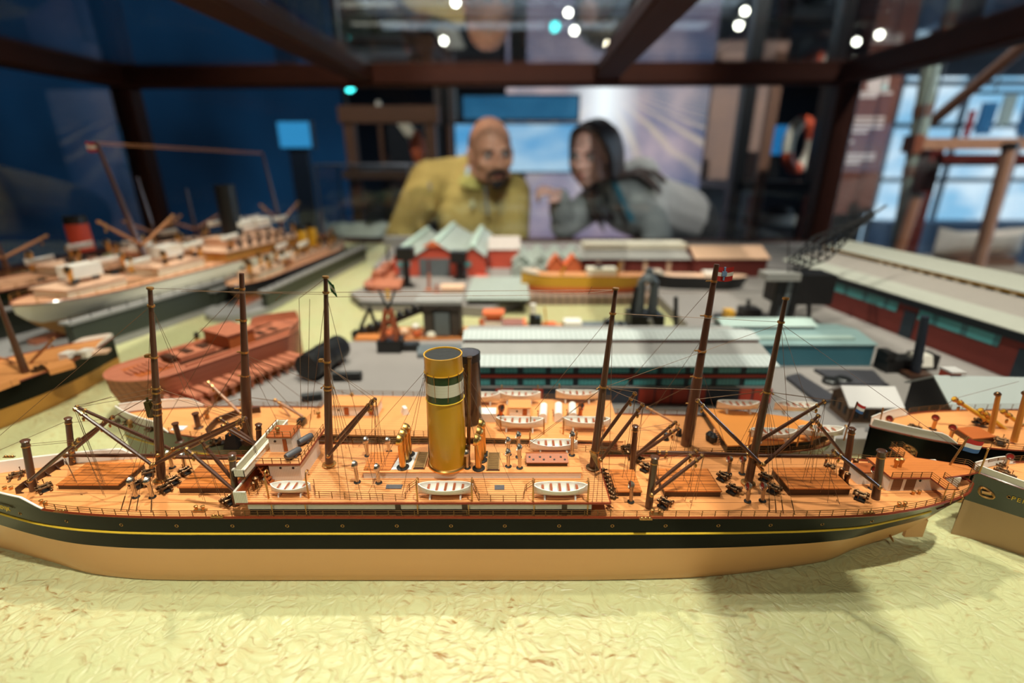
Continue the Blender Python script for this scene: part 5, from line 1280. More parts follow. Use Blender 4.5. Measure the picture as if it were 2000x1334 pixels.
# ---------------------------------------------------------------- houses at the right front
def gable(name, label, c, w_, d_, h, hr, rz, mw, mr, cat, ov=.004, win=None):
    g_ = thing(name, label, cat, c, rz); M = ROOTM[g_.name]; z = 0
    def wv(p): return M @ Vector(p)
    MB().bx((-w_ / 2, -d_ / 2, 0), (w_ / 2, d_ / 2, h)).extrude([(-w_ / 2, -d_ / 2, h), (-w_ / 2, d_ / 2, h), (-w_ / 2, 0, hr)], (w_, 0, 0)).xf(M).build('wall', mw, g_, smooth=0)
    for s in (-1, 1):
        sl = (hr - h) / (d_ / 2)
        MB().extrude([(-w_ / 2 - ov, s * (d_ / 2 + ov), h - sl * ov), (-w_ / 2 - ov, 0, hr), (-w_ / 2 - ov, 0, hr + .0018), (-w_ / 2 - ov, s * (d_ / 2 + ov), h - sl * ov + .0018)], (w_ + 2 * ov, 0, 0)).xf(M).build('roof', mr, g_, smooth=0)
    if win:
        for (x, z0, ww, wh) in win: MB().bx((x - ww / 2, -d_ / 2 - .0008, z0), (x + ww / 2, -d_ / 2 + .0005, z0 + wh)).xf(M).build('window', m_black, g_, smooth=0)
        for y in (-.3, 0, .3):
            MB().bx((-w_ / 2 - .0008, y * d_ - .002, h * .35), (-w_ / 2 + .0005, y * d_ + .002, h * .75)).xf(M).build('window', m_black, g_, smooth=0)
    return g_
c = P(1696, 828, ZQ)
gable('brick_house', 'small brown brick house with pale roof behind the liner stern', (c.x + .003, c.y + .018, ZQ), .048, .034, .022, .034, -.05, m_housebrick, m_houseroof, 'house model', win=[(-.016, .006, .004, .009), (-.006, .006, .004, .009), (.005, .006, .004, .009), (.016, .006, .004, .009)])
g = gable('slate_store', 'dark sided store with large pale roof behind the yellow derricks', (.495, .452, ZQ), .13, .06, .036, .056, -.06, m_iron, mat('pale_greyroof', (176, 182, 180), .6, var=.1), 'store model')
MB().box((.448, .462, .074), (.012, .012, .012)).build('dormer', m_reddoor, g, smooth=0); MB().box((.449, .461, .081), (.015, .015, .002)).build('dormer_roof', m_houseroof, g, smooth=0)
# ---------------------------------------------------------------- engine halls at the back
g = thing('engine_hall', 'red engine hall with four grey green roof ridges in front of the man in yellow', 'hall model', (-.17, 1.35, ZQ))
XA, XB, YA, YE = -.285, -.065, 1.175, 1.56
MB().bx((XA, YA, ZQ), (XB, YE, .068)).build('wall', m_brickbright, g, smooth=0)
rid = [(-.285, -.235, .085), (-.235, -.125, .100), (-.125, -.090, .078), (-.110, -.060, .092)]
for a, b, zt in ((XA, -.236, .086), (-.236, -.125, .100), (-.125, -.062, .090)):
    xm = (a + b) / 2
    gb = MB().extrude([(a, YA, .068), (b, YA, .068), (xm, YA, zt - .001)], (0, YE - YA, 0)).build('gable', m_brickbright, g, smooth=0)
    for s, e in ((a, xm), (b, xm)):
        MB().extrude([(s, YA - .006, .0675), (e, YA - .006, zt), (e, YA - .006, zt + .0022), (s, YA - .006, .0697)], (0, YE - YA + .01, 0)).build('roof', m_greygreen, gb, smooth=0)
    MB().bx((xm - .006, YA - .004, zt - .002), (xm + .006, YE, zt + .006)).build('ridge_light', mat('ridge_pale', (184, 202, 188), .5), gb, smooth=0)
MB().extrude([(-.212, YA - .008, .092), (-.164, YA - .008, .092), (-.188, YA - .008, .106)], (0, .012, 0)).build('porch_gable', m_orange, g, smooth=0)
MB().bx((-.222, YA - .003, ZQ), (-.150, YA + .002, .064)).build('sliding_door', m_steel, g, smooth=0)
MB().extrude([(-.232, YA - .002, .062), (-.140, YA - .002, .062), (-.186, YA - .002, .086)], (0, .001, 0)).build('gable_panel', m_brickbright, g, smooth=0)
for a, b in ((-.276, -.244), (-.128, -.098)): MB().bx((a, YA - .002, .044), (b, YA + .001, .056)).build('window', m_tealwin, g, smooth=0); MB().bx((a + .004, YA - .002, ZQ), (b - .010, YA + .001, .040)).build('door', m_steel, g, smooth=0)
for px in (838, 905, 790): a = U(px, 520, YA); MB().bx((a.x - .002, YA - .006, ZQ), (a.x + .002, YA - .001, .06)).build('buttress', m_brick, g, smooth=0)
gable('red_store', 'small red store with rounded pale roof right of the engine hall', (-.02, 1.32, ZQ), .075, .09, .05, .075, 0.0, m_brickbright, mat('dusky_roof', (190, 176, 170), .7, var=.2), 'store model')
gz = thing('foundry_shed', 'grey green saw tooth roofed shed in front of the grey jumper', 'shed model', (.08, 1.30, ZQ))
MB().bx((.0, 1.21, ZQ), (.19, 1.38, .046)).build('wall', m_steel, gz, smooth=0)
for k in range(4):
    x = .0 + .0475 * k; MB().extrude([(x, 1.205, .046), (x + .0475, 1.205, .046), (x + .024, 1.205, .066)], (0, .18, 0)).build('roof_bay', m_greygreen, gz, smooth=0)
for k in range(3):
    x = .0 + .035 * k; MB().extrude([(x, 1.17, ZQ), (x + .035, 1.17, ZQ), (x + .035, 1.17, .040), (x + .018, 1.17, .054), (x, 1.17, .040)], (0, .03, 0)).build('front_bay', m_greygreen, gz, smooth=0)
for i, xx in enumerate((.105, .145)):
    g = gable('gabled_workshop', ('orange brick gabled workshop, twin nearer the saw tooth shed' if i == 0 else 'orange brick gabled workshop, twin nearer the long red shed'), (xx, 1.17, ZQ), .04, .038, .030, .054, math.pi / 2, m_orange, m_orange, 'workshop model')
    MB().bx((xx - .007, 1.149, ZQ), (xx + .007, 1.152, .034)).build('door', m_steel, g, smooth=0)
g = thing('red_workshop', 'long red workshop with cream ridge roof behind the yellow coaster', 'workshop model', (.30, 1.27, ZQ))
MB().bx((.17, 1.205, ZQ), (.445, 1.33, .058)).build('wall', m_brick, g, smooth=0)
MB().extrude([(.165, 1.195, .058), (.165, 1.34, .058), (.165, 1.268, .076)], (.285, 0, 0)).build('roof', m_roofgrey, g, smooth=0)
MB().bx((.18, 1.245, .074), (.44, 1.30, .088)).build('ridge_light', m_cream, g, smooth=0)
for k in range(9): MB().bx((.178 + .029 * k, 1.202, ZQ), (.188 + .029 * k, 1.206, .052)).build('pier', m_peach if k % 2 else m_brick, g, smooth=0)
g = gable('brown_workshop', 'brown workshop with peach coloured roof left of the black jib crane', (.525, 1.22, ZQ), .17, .10, .045, .066, 0.0, m_brick, m_peach, 'workshop model')
slab('boundary_wall', 'low grey and red boundary wall at the back left of the quay', [(-.42, 1.62), (-.30, 1.62), (-.30, 1.66), (-.42, 1.66)], ZQ, .05, m_roofgrey, 'wall model', True)
# ---------------------------------------------------------------- flat sheds, huts and posts on the far quay
g = thing('flat_shed', 'flat grey green roofed shed in the middle of the far quay', 'shed model', (-.01, 1.0, ZQ))
MB().bx((-.085, .925, ZQ), (.030, 1.11, .030)).build('wall', m_iron, g, smooth=0); MB().bx((-.09, .918, .030), (.034, 1.115, .033)).build('roof', m_greygreen, g, smooth=0)
def hutt(name, label, px0, px1, py, d_, h, mw, mr, cat='hut model', z=ZQ):
    a, b = Q(px0, py, z), Q(px1, py, z); g_ = thing(name, label, cat, ((a.x + b.x) / 2, a.y + d_ / 2, z))
    MB().bx((a.x, a.y, z), (b.x, a.y + d_, z + h)).build('wall', mw, g_, smooth=0)
    MB().extrude([(a.x - .002, a.y - .002, z + h), (a.x - .002, a.y + d_ + .002, z + h), (a.x - .002, a.y + d_ / 2, z + h + d_ * .16)], (b.x - a.x + .004, 0, 0)).build('roof', mr, g_, smooth=0)
    return g_
hutt('timber_stack', 'pinkish sawn timber stack before the engine hall', 728, 780, 570, .07, .010, m_pinkwood, m_pinkwood, 'timber stack')
hutt('timber_hut', 'peach coloured hut below the grey hall doors', 862, 905, 572, .035, .010, m_peach, m_peach)
hutt('red_lean_to', 'low red lean-to at the foot of the engine hall end', 930, 952, 545, .02, .006, m_brickbright, m_brickbright)
def portal(label, px, py, top, wpx=12):
    p = Q(px, py); q = U(px - 4, top, p.y); g_ = thing('slewing_crane', label, 'crane model', p, group='black pillar cranes')
    MB().tube([p, q], [.008, .006], 8).build('pillar', m_lattice, g_); MB().box(p + V(0, 0, .003), (.03, .02, .006)).build('base', m_lattice, g_, smooth=0)
    MB().box(q + V(0, 0, .008), (.036, .03, .026)).build('cab', m_lattice, g_, smooth=0)
    return g_
portal('black pillar crane before the left end of the red engine hall', 796, 560, 502); portal('black pillar crane before the right end of the red engine hall', 900, 545, 508)
g = thing('yellow_bollard', 'short yellow post on the far quay edge', 'post model', Q(758, 585)); MB().tube([Q(758, 585), Q(758, 585) + V(0, 0, .02)], .004, 8).build('post', m_yellowmast, g)
def lamp(label, px, py, top, m=m_lattice):
    p = Q(px, py); q = U(px, top, p.y); g_ = thing('mooring_post', label, 'post model', p, group='posts about the basin'); MB().tube([p, q], .0035, 8).build('post', m, g_); MB().lathe(p, [(.010, 0), (.010, .003), (.004, .005)], 10).build('foot', m, g_)
lamp('thin pinkish post by the peach hut', 838, 568, 535, m_pinkwood); lamp('leaning pinkish post left of the flat shed', 853, 575, 556, m_pinkwood)
lamp('black dolphin post in the basin right of the grain elevator', 1320, 655, 580); lamp('black post beside the twin column crane', 1580, 630, 570)
lamp('black mooring post below the moored dark hull', 1462, 618, 585)
g = thing('post_crane', 'black quay crane with one tall post before the brick warehouse', 'crane model', Q(1790, 738))
p = Q(1786, 735); MB().tube([p, U(1807, 618, p.y)], [.0058, .0048], 10).build('post', mat('navy_post', (30, 38, 52), .5), g)
MB().bx(p + V(-.03, .01, 0), p + V(.015, .035, .018)).box(p + V(-.028, .02, .022), (.012, .02, .012)).box(p + V(.03, .03, .010), (.03, .02, .02)).build('engine', m_lattice, g, smooth=0); MB().box(p + V(0, -.002, .003), (.03, .018, .006)).build('base', m_coaming, g, smooth=0); MB().box(p + V(.018, .02, .016), (.022, .022, .014), top=(1, .5)).build('cab', m_white, g, smooth=0)
# boilers, pipes and plates lying on the quay
def boiler(label, a, b, r, m=m_black):
    a, b = Vector(a), Vector(b); g_ = thing('boiler', label, 'boiler model', (a + b) / 2 - V(0, 0, r), group='boiler drums on the quay'); d = (b - a).normalized()
    MB().tube([a, a + d * r * .06, b - d * r * .06, b], [r * .94, r, r, r * .94], 28).build('drum', m, g_)
    for s in (.3, .7): MB().box(a.lerp(b, s) - V(0, 0, r * .85), (r * 1.6, r * .3, r * .3), Matrix.Rotation(math.atan2(d.y, d.x) - math.pi / 2, 3, 'Z')).build('cradle', m_coaming, g_, smooth=0)
    for t in (.2, .5, .8): MB().tube([a.lerp(b, t) - d * .001, a.lerp(b, t) + d * .001], r * 1.03, 28).build('seam', m, g_)
p = Q(606, 745)
boiler('big black boiler drum lying on the quay behind the second mast', (p.x - .002, p.y, ZQ + .0185), (p.x + .014, p.y + .075, ZQ + .0185), .0175)
p = Q(650, 744); boiler('slim black boiler drum lying beside the big one', (p.x, p.y + .002, ZQ + .006), (p.x + .036, p.y + .004, ZQ + .006), .0058)
p = Q(590, 784); boiler('short black boiler drum nearest the liner deck house', (p.x, p.y, ZQ + .005), (p.x + .022, p.y + .006, ZQ + .005), .0048)
for i, (lb, pts) in enumerate((('dark plate stack lying behind the glazed shed end', ((1535, 735), (1560, 728), (1640, 778), (1600, 786))), ('flat dark barge plate on the quay right of the glazed shed', ((1590, 720), (1705, 722), (1735, 752), (1640, 748))), ('long dark keel beam lying on the quay', ((1655, 762), (1735, 748), (1738, 756), (1660, 772))))):
    slab('steel_plate', lb, pts, ZQ, ZQ + .004, mat('plate_dark', (58, 56, 62), .6, var=.3), 'steel plate')
for px, py, lb in ((1622, 748, 'round dark tank top on the quay, nearer the shed'), (1646, 746, 'round dark tank top on the quay, nearer the keel beam')):
    g = thing('tank', lb, 'tank model', Q(px, py), group='tank tops on the quay'); MB().lathe(Q(px, py), [(.010, 0), (.010, .004), (.008, .006), (0, .006)], 16).build('drum', m_black, g)
slab('quay_rail_track', 'dark rail track laid along the quay by the house', ((1690, 835), (2000, 800), (2000, 806), (1690, 842)), ZQ, ZQ + .001, mat('track_dark', (100, 96, 96), .7), 'track')
slab('flat_barge', 'long grey pontoon barge left of the glazed shed', ((815, 692), (915, 692), (912, 672), (815, 672)), ZQ, ZQ + .006, m_steel, 'barge')
# ---------------------------------------------------------------- little derrick tower with orange lattice
g = thing('orange_derrick', 'squat derrick tower of orange lattice on a black base, left on the quay', 'crane model', Q(760, 693))
p = Q(760, 690); MB().box(p + V(0, .015, .009), (.034, .03, .018)).box(p + V(.028, .015, .005), (.026, .016, .010)).build('base', m_black, g, smooth=0)
mb = MB(); w0, w1, z0, z1 = .011, .004, .018, .062
for sx, sy in ((-1, -1), (1, -1), (1, 1), (-1, 1)): mb.tube([p + V(sx * w0, .015 + sy * w0, z0), p + V(sx * w1, .015 + sy * w1, z1)], .0022, 6)
for k in range(4):
    a_, b_ = k / 4, (k + 1) / 4
    for s1, s2 in (((-1, -1), (1, -1)), ((1, -1), (1, 1)), ((-1, 1), (-1, -1))):
        f = lambda s, t: p + V(s[0] * (w0 + (w1 - w0) * t), .015 + s[1] * (w0 + (w1 - w0) * t), z0 + (z1 - z0) * t)
        mb.tube([f(s1, a_), f(s2, b_)], .0014, 5); mb.tube([f(s2, a_), f(s1, b_)], .0014, 5)
mb.build('lattice', mat('rust_lattice', (150, 74, 40), .5, var=.3), g); MB().tube([p + V(0, .015, .06), p + V(-.012, .02, .09)], .0016, 6).tube([p + V(0, .015, .06), p + V(.012, .02, .09)], .0016, 6).build('jib', m_lattice, g)
# ---------------------------------------------------------------- bucket dredger and small craft in the basin
g = thing('bucket_dredger', 'bucket dredger with sloping bucket chain and dark tower in the basin', 'dredger model', (-.17, .78, 0))
za = .78; h_ = MB().bx((-.255, za - .03, 0), (-.075, za + .03, .012)).build('hull', mat('dredger_orange', (206, 126, 66), .5, var=.4), g, smooth=0)
a, b = U(690, 660, za), U(835, 600, za); d = (b - a).normalized()
MB().tube([a, b], .005, 6).build('bucket_ladder', m_lattice, g)
for k in range(10):
    c = a.lerp(b, (k + .3) / 10) + V(0, 0, .007); MB().box(c, (.009, .014, .009), Matrix.Rotation(-.5, 3, 'Y'), top=(.7, 1)).build('bucket', m_black, g, smooth=0)
c = U(868, 655, za); t_ = U(868, 590, za)
MB().bx((c.x - .03, za - .02, .012), (c.x - .014, za + .02, t_.z)).bx((c.x + .014, za - .02, .012), (c.x + .03, za + .02, t_.z)).bx((c.x - .03, za - .024, t_.z - .006), (c.x + .03, za + .024, t_.z + .004)).build('tower', mat('dredger_tower', (70, 60, 54), .6, var=.4), g, smooth=0)
MB().bx((c.x - .012, za - .022, .014), (c.x + .012, za + .01, t_.z - .012)).build('engine_house', m_steel, g, smooth=0)
MB().bx((c.x - .042, za - .026, t_.z + .002), (c.x + .034, za + .026, t_.z + .008)).build('tower_roof', m_roofgrey, g, smooth=0)
mb = MB(); a, b = U(712, 655, za), U(722, 600, za)
mb.tube([a + V(-.012, 0, 0), b], .003, 6); mb.tube([a + V(.024, 0, 0), b], .003, 6); mb.build('gantry', m_lattice, g)
for px, py, s, m in ((762, 650, .010, m_orange), (790, 648, .008, m_peach), (815, 650, .008, m_orange), (812, 638, .007, m_white), (842, 655, .009, m_cream), (905, 650, .008, m_bronze)): MB().ell(U(px, py, za - .02), (s, s * .8, s * .8), n=10, m=6).build('deck_gear', m, g)
MB().tube([U(700, 594, .86), U(828, 594, .86)], .003, 6).tube([U(828, 592, .86), U(826, 612, .86)], .003, 6).build('spoil_chute', m_lattice, g)
def tubby(name, label, px0, px1, py, half, D, hm, parts, cat='boat model'):
    a, b = P(px0, py, 0), P(px1, py, 0); a.y = b.y = (a.y + b.y) / 2 + half
    s = plain_ship(name, label, a, b, half, D, D * .4, [hm, m_black], m_deckfar, bul=D * .3, bt=.2, n=16, bulm=hm)
    for n_, u0, u1, v, z0, z1, m in parts: sbox(s, n_, u0, u1, v, z0, z1, m)
    return s
tubby('houseboat', 'orange roofed launch with white side in the basin', 935, 990, 654, .016, .014, m_orange, [('cabin', .2, .85, .7, .013, .022, m_white), ('cabin_roof', .15, .9, .9, .032, .038, m_orange), ('cabin_posts', .25, .8, .4, .022, .032, m_orange)])
s = tubby('steam_tug_model', 'black steam tug with black and white funnel in the basin', 1010, 1105, 658, .017, .014, m_black, [('deck_house', .25, .5, .6, .013, .032, m_black), ('deck_cargo', .55, .8, .5, .013, .02, m_orange)])
p = U(1041, 648, .80); o = MB().tube([p, U(1041, 612, .80)], [.006, .004], 12).build('funnel', m_black, s.root); MB().tube([U(1041, 612, .80), U(1041, 594, .80)], .0052, 12).build('funnel_top', m_white, o)
MB().tube([U(1068, 650, .80), U(1064, 600, .80)], .0016, 6).build('mast', m_yellowmast, s.root)
g = thing('red_boiler', 'dull red boiler standing between launch and steam tug', 'boiler model', P(1002, 656, 0)); c = P(1002, 656, .0); MB().tube([c + V(-.018, .01, .014), c + V(.022, .01, .014)], .014, 16).build('drum', mat('dull_red', (140, 72, 58), .5, var=.3), g); MB().tube([c + V(.017, .01, .014), c + V(.022, .01, .014)], .0145, 16).build('end_ring', m_orange, g)
tubby('green_lighter', 'small green lighter with white cover in the basin', 1100, 1142, 662, .016, .014, m_greenboat, [('cover', .05, .85, .9, .018, .028, m_white)])
g = thing('grey_pontoon', 'grey pontoon with black bollards left of the grain elevator', 'pontoon model', P(1190, 662, 0)); a, b = P(1138, 663, 0), P(1236, 663, 0)
MB().bx((a.x, a.y, 0), (b.x, a.y + .05, .016)).build('hull', m_steel, g, smooth=0)
for px, h in ((1164, .012), (1190, .024), (1213, .02)): c = P(px, 655, .016); MB().box(c + V(0, .01, h / 2), (.008 if px != 1190 else .016, .012, h)).build('bollard', m_black, g, smooth=0)
g = thing('grain_elevator', 'tall grey grain elevator tower on a black pontoon in the basin', 'elevator model', P(1258, 662, 0)); c = P(1262, 662, 0); yy = c.y + .02
MB().bx((c.x - .028, yy - .02, 0), (c.x + .028, yy + .03, .040)).build('pontoon', m_lattice, g, smooth=0)
for dx in (-.011, .011): a = V(c.x + dx, yy, .04); MB().tube([a, V(a.x, yy, U(1266, 548, yy).z)], [.009, .0065], 10).build('tower', m_steel, g)
MB().lathe(V(c.x, yy, U(1266, 548, yy).z), [(.014, 0), (.013, .006), (.007, .012), (.006, .020), (0, .022)], 12).build('tower_top', m_steel, g)
MB().tube([V(c.x - .024, yy, .04), V(c.x - .018, yy, U(1240, 560, yy).z)], .004, 8).build('pipe', m_lattice, g); MB().tube([V(c.x + .002, yy - .022, .036), V(c.x + .012, yy - .024, .012)], .004, 6).build('chute', m_roofgrey, g)
g = thing('floating_derrick', 'black floating derrick hull with orange stern lamp beside the teal store', 'derrick model', P(1450, 650, 0)); c = P(1450, 655, 0)
MB().prism([(c.x - .045, c.y + .03), (c.x + .06, c.y + .02), (c.x + .06, c.y + .06), (c.x - .03, c.y + .06)], 0, .022).build('hull', m_lattice, g, smooth=0); MB().box(c + V(-.016, .03, .026), (.014, .02, .022)).build('orange_house', m_yellowmast, g, smooth=0); MB().box(c + V(.022, .035, .03), (.03, .03, .02)).build('engine_house', m_iron, g, smooth=0)
# ---------------------------------------------------------------- ships on the slips of the far quay
slab('slipway', 'ribbed brown slipway deck below the moored coasters', [(.03, .99), (.46, .99), (.50, 1.085), (.03, 1.085)], .0005, .018, mat('slip_brown', (146, 120, 104), .8, var=.3, lines=[(0, .016, .35, (92, 76, 66), .6, 0)]), 'slipway', True)
s6 = plain_ship('yellow_coaster_model', 'yellow ochre coaster model with cream deckhouse moored at the far quay', (.02, 1.05, .018), (.30, 1.04, .018), .024, .036, .012, [m_yellowmast, m_orange], m_deckfar, bul=.006, bt=.14, n=30, z0=.018, capmat=m_black)
o = sbox(s6, 'deck_house', .50, .72, .7, .052, .068, m_cream)
def zs(s, dz): return dz
for (a_, b_) in (((1085, 555), (1105, 518)), ((1200, 555), (1212, 512))): spar(s6.root, U(a_[0], a_[1], 1.04), U(b_[0], b_[1], 1.04), .003, .002, m=m_yellowmast)
p = U(1168, 545, 1.045); MB().tube([p, p + V(0, 0, .03)], .008, 12).build('funnel', m_black, s6.root)
s7 = plain_ship('dark_coaster_model', 'black hulled coaster model with peach decks moored left of the jib crane', (.305, 1.075, .018), (.51, 1.05, .018), .022, .030, .012, [m_black, m_black], m_peach, bul=.006, bt=.14, n=30, z0=.018, capmat=m_black)
sbox(s7, 'deck_house', .55, .72, .7, .047, .056, m_white)
# ---------------------------------------------------------------- black jib crane
g = thing('jib_crane', 'black jib crane on twin columns with long lattice jib at the warehouse corner', 'crane model', Q(1525, 640)); p = Q(1522, 640); yj = p.y + .01
for px, m in ((1505, m_lattice), (1522, m_steel), (1538, m_lattice)): a = U(px, 632, yj); MB().tube([V(a.x, yj, ZQ), V(a.x + .004, yj, U(px + 6, 535, yj).z)], .0068, 8).build('column', m, g)
MB().box(U(1522, 538, yj), (.055, .03, .012)).build('head', m_roofgrey, g, smooth=0); MB().box(U(1560, 560, yj + .02), (.09, .05, .05)).build('machine_house', m_lattice, g, smooth=0)
a, b = U(1548, 520, yj), U(1706, 418, yj + .05); d = (b - a).normalized(); n_ = d.cross(V(0, 1, 0)).normalized(); mb = MB()
def jw(t): return .018 * (1 - abs(2 * t - .7) * .8) if t < .95 else .003
K = 12
for s1, s2 in ((1, 1), (1, -1), (-1, 1), (-1, -1)):
    mb.tube([a.lerp(b, k / K) + n_ * s1 * max(.003, jw(k / K)) + V(0, 1, 0) * s2 * max(.003, jw(k / K)) * .7 for k in range(K + 1)], .0018, 5)
    for k in range(K):
        w1, w2 = max(.003, jw(k / K)), max(.003, jw((k + 1) / K)); mb.tube([a.lerp(b, k / K) + n_ * w1 * s1 + V(0, s2 * w1 * .7, 0), a.lerp(b, (k + 1) / K) - n_ * w2 * s1 + V(0, s2 * w2 * .7, 0)], .0012, 4)
mb.tube([b, b + V(.018, 0, .014)], .002, 5)
mb.build('jib', m_lattice, g)
MB().tube([U(1540, 470, yj), U(1540, 560, yj)], .0012, 5).tube([U(1548, 500, yj), b], .001, 5).build('hoist_rope', m_iron, g)
# ---------------------------------------------------------------- red dredge hopper by the docks
g = plain_ship('red_hopper_model', 'reddish hopper boat model with light gear on deck right of the floating dock', (-.305, 1.30, 0), (-.30, 1.02, 0), .026, .03, .012, [m_redwood, m_pinkwood], m_pinkwood, bul=.006, bt=.14, n=20)
for k in range(4): MB().box(g.at(.3 + .15 * k, 0, .04), (.02, .03, .016 + .006 * (k % 2))).build('deck_gear', m_pinkwood, g.root, smooth=0)
MB().tube([g.at(.35, 0, .03), g.at(.35, 0, .085)], .003, 6).build('mast', m_lattice, g.root)
# ---------------------------------------------------------------- floating docks and the liners in them
def dock(label, x, y0, y1, wd, hw, th, rz, endr=True):
    """floating dock: pontoon with two side walls, open end towards the camera"""
    L_ = y1 - y0; g_ = thing('floating_dock', label, 'dock model', (x, (y0 + y1) / 2, 0), rz, 'floating docks'); M = ROOTM[g_.name]
    def bd_(name, mb, m, par=None): return mb.xf(M).build(name, m, par or g_, smooth=0)
    r = wd / 2
    out = [(-wd / 2, L_ / 2), (wd / 2, L_ / 2), (wd / 2, -L_ / 2 + .05)] + [(wd / 2 * math.cos(a), -L_ / 2 + .05 - .07 * math.sin(a)) for a in [math.pi * k / 10 for k in range(11)]] + [(-wd / 2, -L_ / 2 + .05)]
    bd_('pontoon', MB().prism(out, 0.0, .012), m_dockgrey)
    bd_('keel_blocks', MB().bx((-.008, -L_ / 2 + .05, .012), (.008, L_ / 2 - .02, .020)), m_pinkwood)
    for s in (-1, 1):
        w_ = bd_('side_wall', MB().bx((s * wd / 2 - s * th, -L_ / 2 + .05, .012), (s * wd / 2, L_ / 2, hw)), m_dockgreen)
        bd_('wall_deck', MB().bx((s * wd / 2 - s * (th + .003), -L_ / 2 + .046, hw), (s * (wd / 2 + .003), L_ / 2, hw + .004)), m_dockgrey, w_)
        rail_pts = [M @ V(s * (wd / 2 + .001), -L_ / 2 + .05 + (L_ - .05) * k / 12, hw + .004) for k in range(13)]
        rail(g_, rail_pts, .010, m_iron, gap=.03, r=.0005, n=2)
    return g_
def liner(name, label, bow, stern, half, D, wl, z0, mats, decks, funnels, masts, boats, cat=None, boatm=None):
    s = plain_ship(name, label, bow, stern, half, D, wl, mats, mat('liner_deck_peach', (224, 166, 128), .5, var=.3, scale=40), bul=.008, bt=.1, n=36, z0=z0, bulm=m_hullwhite)
    zz = D + z0
    for u0, u1, v, h, m in decks:
        o = sbox(s, 'deck_house', u0, u1, v, zz, zz + h, m); sbox(s, 'house_deck', u0 - .006, u1 + .006, v * 1.08, zz + h, zz + h + .0022, m_peach, o); zz2 = zz + h
        nn = int((u1 - u0) * s.L / .03)
        for k in range(nn):
            for sd in (-1, 1): MB().box(s.at(u0 + (u1 - u0) * (k + .5) / max(nn, 1), sd * v, zz + h * .5), (.012, .0015, h * .45), Matrix.Rotation(s.rz, 3, 'Z')).build('window', m_black, o, smooth=0)
    for u, r, h, m, mt, zb_ in funnels:
        c = s.at(u, 0, zb_); o = MB().lathe(c, [(r, 0), (r * .97, h * .78)], 20).build('funnel', m, s.root); MB().lathe(c, [(r * .98, h * .78), (r * .96, h), (r * .8, h), (r * .8, h * .9), (0, h * .9)], 20).build('funnel_top', mt, o)
    for u, r, h, rk, zb_ in masts:
        c = s.at(u, 0, zb_); q = c + V(rk, 0, h); MB().tube([c, q], [r, r * .5], 8).build('mast', m_mast, s.root)
        spar(s.root, c + V(0, 0, h * .15), s.at(u + .1, .1, zb_ + h * .4), .003, .002, m=m_lightboom); spar(s.root, c + V(0, 0, h * .15), s.at(u - .1, .1, zb_ + h * .38), .003, .002, m=m_lightboom)
    kb = boat_parts(.05, .016, .010, 3, boatm)
    for u, v, zb_ in boats: put_boat(s.root, kb, TR(s.at(u, v, zb_), s.rz), False)
    cw = me_cowl(.026, .0035, .0065, m_gold, m_soot)
    rnd = random.Random(len(name) + int(half * 1e4))
    for k in range(16):
        u = .08 + .86 * k / 16 + .02 * rnd.random(); v = (.55 if k % 2 else -.5) * (1 if .15 < u < .85 else .5)
        put(s.root, 'ventilator', cw, TR(s.at(u, v, zz - .001), 1.4))
    for sd in (-1, 1): rail(s.root, [s.edge(t, sd) for t in [.1 + .88 * k / 24 for k in range(25)]], .010, m_brass, gap=.024, r=.0005, n=2)
    return s
dock('black and grey floating dock holding the big white banded liner', -.665, .66, 1.45, .19, .052, .016, R(-14))
lb_ = liner('dock_liner_model', 'big white banded liner model with tall black funnel inside the floating dock', (-.575, 1.44, .02), (-.735, .70, .02), .062, .062, .030, .018, [m_hullwhite, m_hullochre],
      [(.06, .16, .5, .012, m_peach), (.20, .52, .86, .020, m_hullochre), (.24, .46, .6, .040, m_peach), (.58, .72, .62, .016, m_hullwhite), (.80, .93, .55, .012, m_hullwhite)],
      [(.40, .021, .115, m_black, m_black, .10)], [(.70, .006, .21, -.035, .085), (.17, .005, .20, -.02, .085)],
      [(.24, .62, .125), (.32, .62, .125), (.40, .62, .125), (.24, -.62, .125), (.32, -.62, .125), (.40, -.62, .125), (.60, .6, .102), (.66, -.6, .102), (.48, .7, .104), (.76, .55, .09), (.76, -.55, .09)])
for u, v, z in ((.36, 0, .125), (.28, 0, .125), (.64, 0, .1), (.86, 0, .095)): MB().box(lb_.at(u, v, z), (.05, .03, .02), Matrix.Rotation(lb_.rz, 3, 'Z')).build('white_house', m_white, lb_.root, smooth=0)
q = lb_.at(.70, 0, .085) + V(-.035, 0, .21)
flag(lb_.root, q, (-.02, 0, 0), (0, 0, -.016), [(.34, m_flagr), (.33, m_flagw), (.33, m_flagr)], name='mast_flag')
wires(lb_.root, 'aerial', [(q, lb_.at(.17, 0, .085) + V(-.02, 0, .20)), (q + V(0, 0, -.004), lb_.at(.17, 0, .085) + V(-.02, 0, .196))], .0006, m_lightboom)
dock('grey floating dock holding the twin funnelled steamer', -.520, .89, 1.50, .115, .040, .011, R(-4))
liner('dock_steamer_model', 'twin yellow funnelled black steamer model inside the smaller floating dock', (-.500, 1.47, .02), (-.545, .93, .02), .036, .040, .018, .014, [m_black, m_hullochre],
      [(.12, .22, .5, .010, m_hullwhite), (.28, .62, .7, .014, m_peach), (.70, .88, .6, .012, m_hullwhite)],
      [(.34, .012, .06, m_funnel, m_black, .062), (.44, .012, .06, m_funnel, m_black, .062)], [(.22, .004, .09, 0, .06)], [(.5, .5, .074), (.56, -.5, .074), (.66, .5, .06), (.3, -.5, .074)])
dock('dark floating dock at the far left holding the green liner', -.93, .60, 1.30, .19, .030, .016, R(-14))
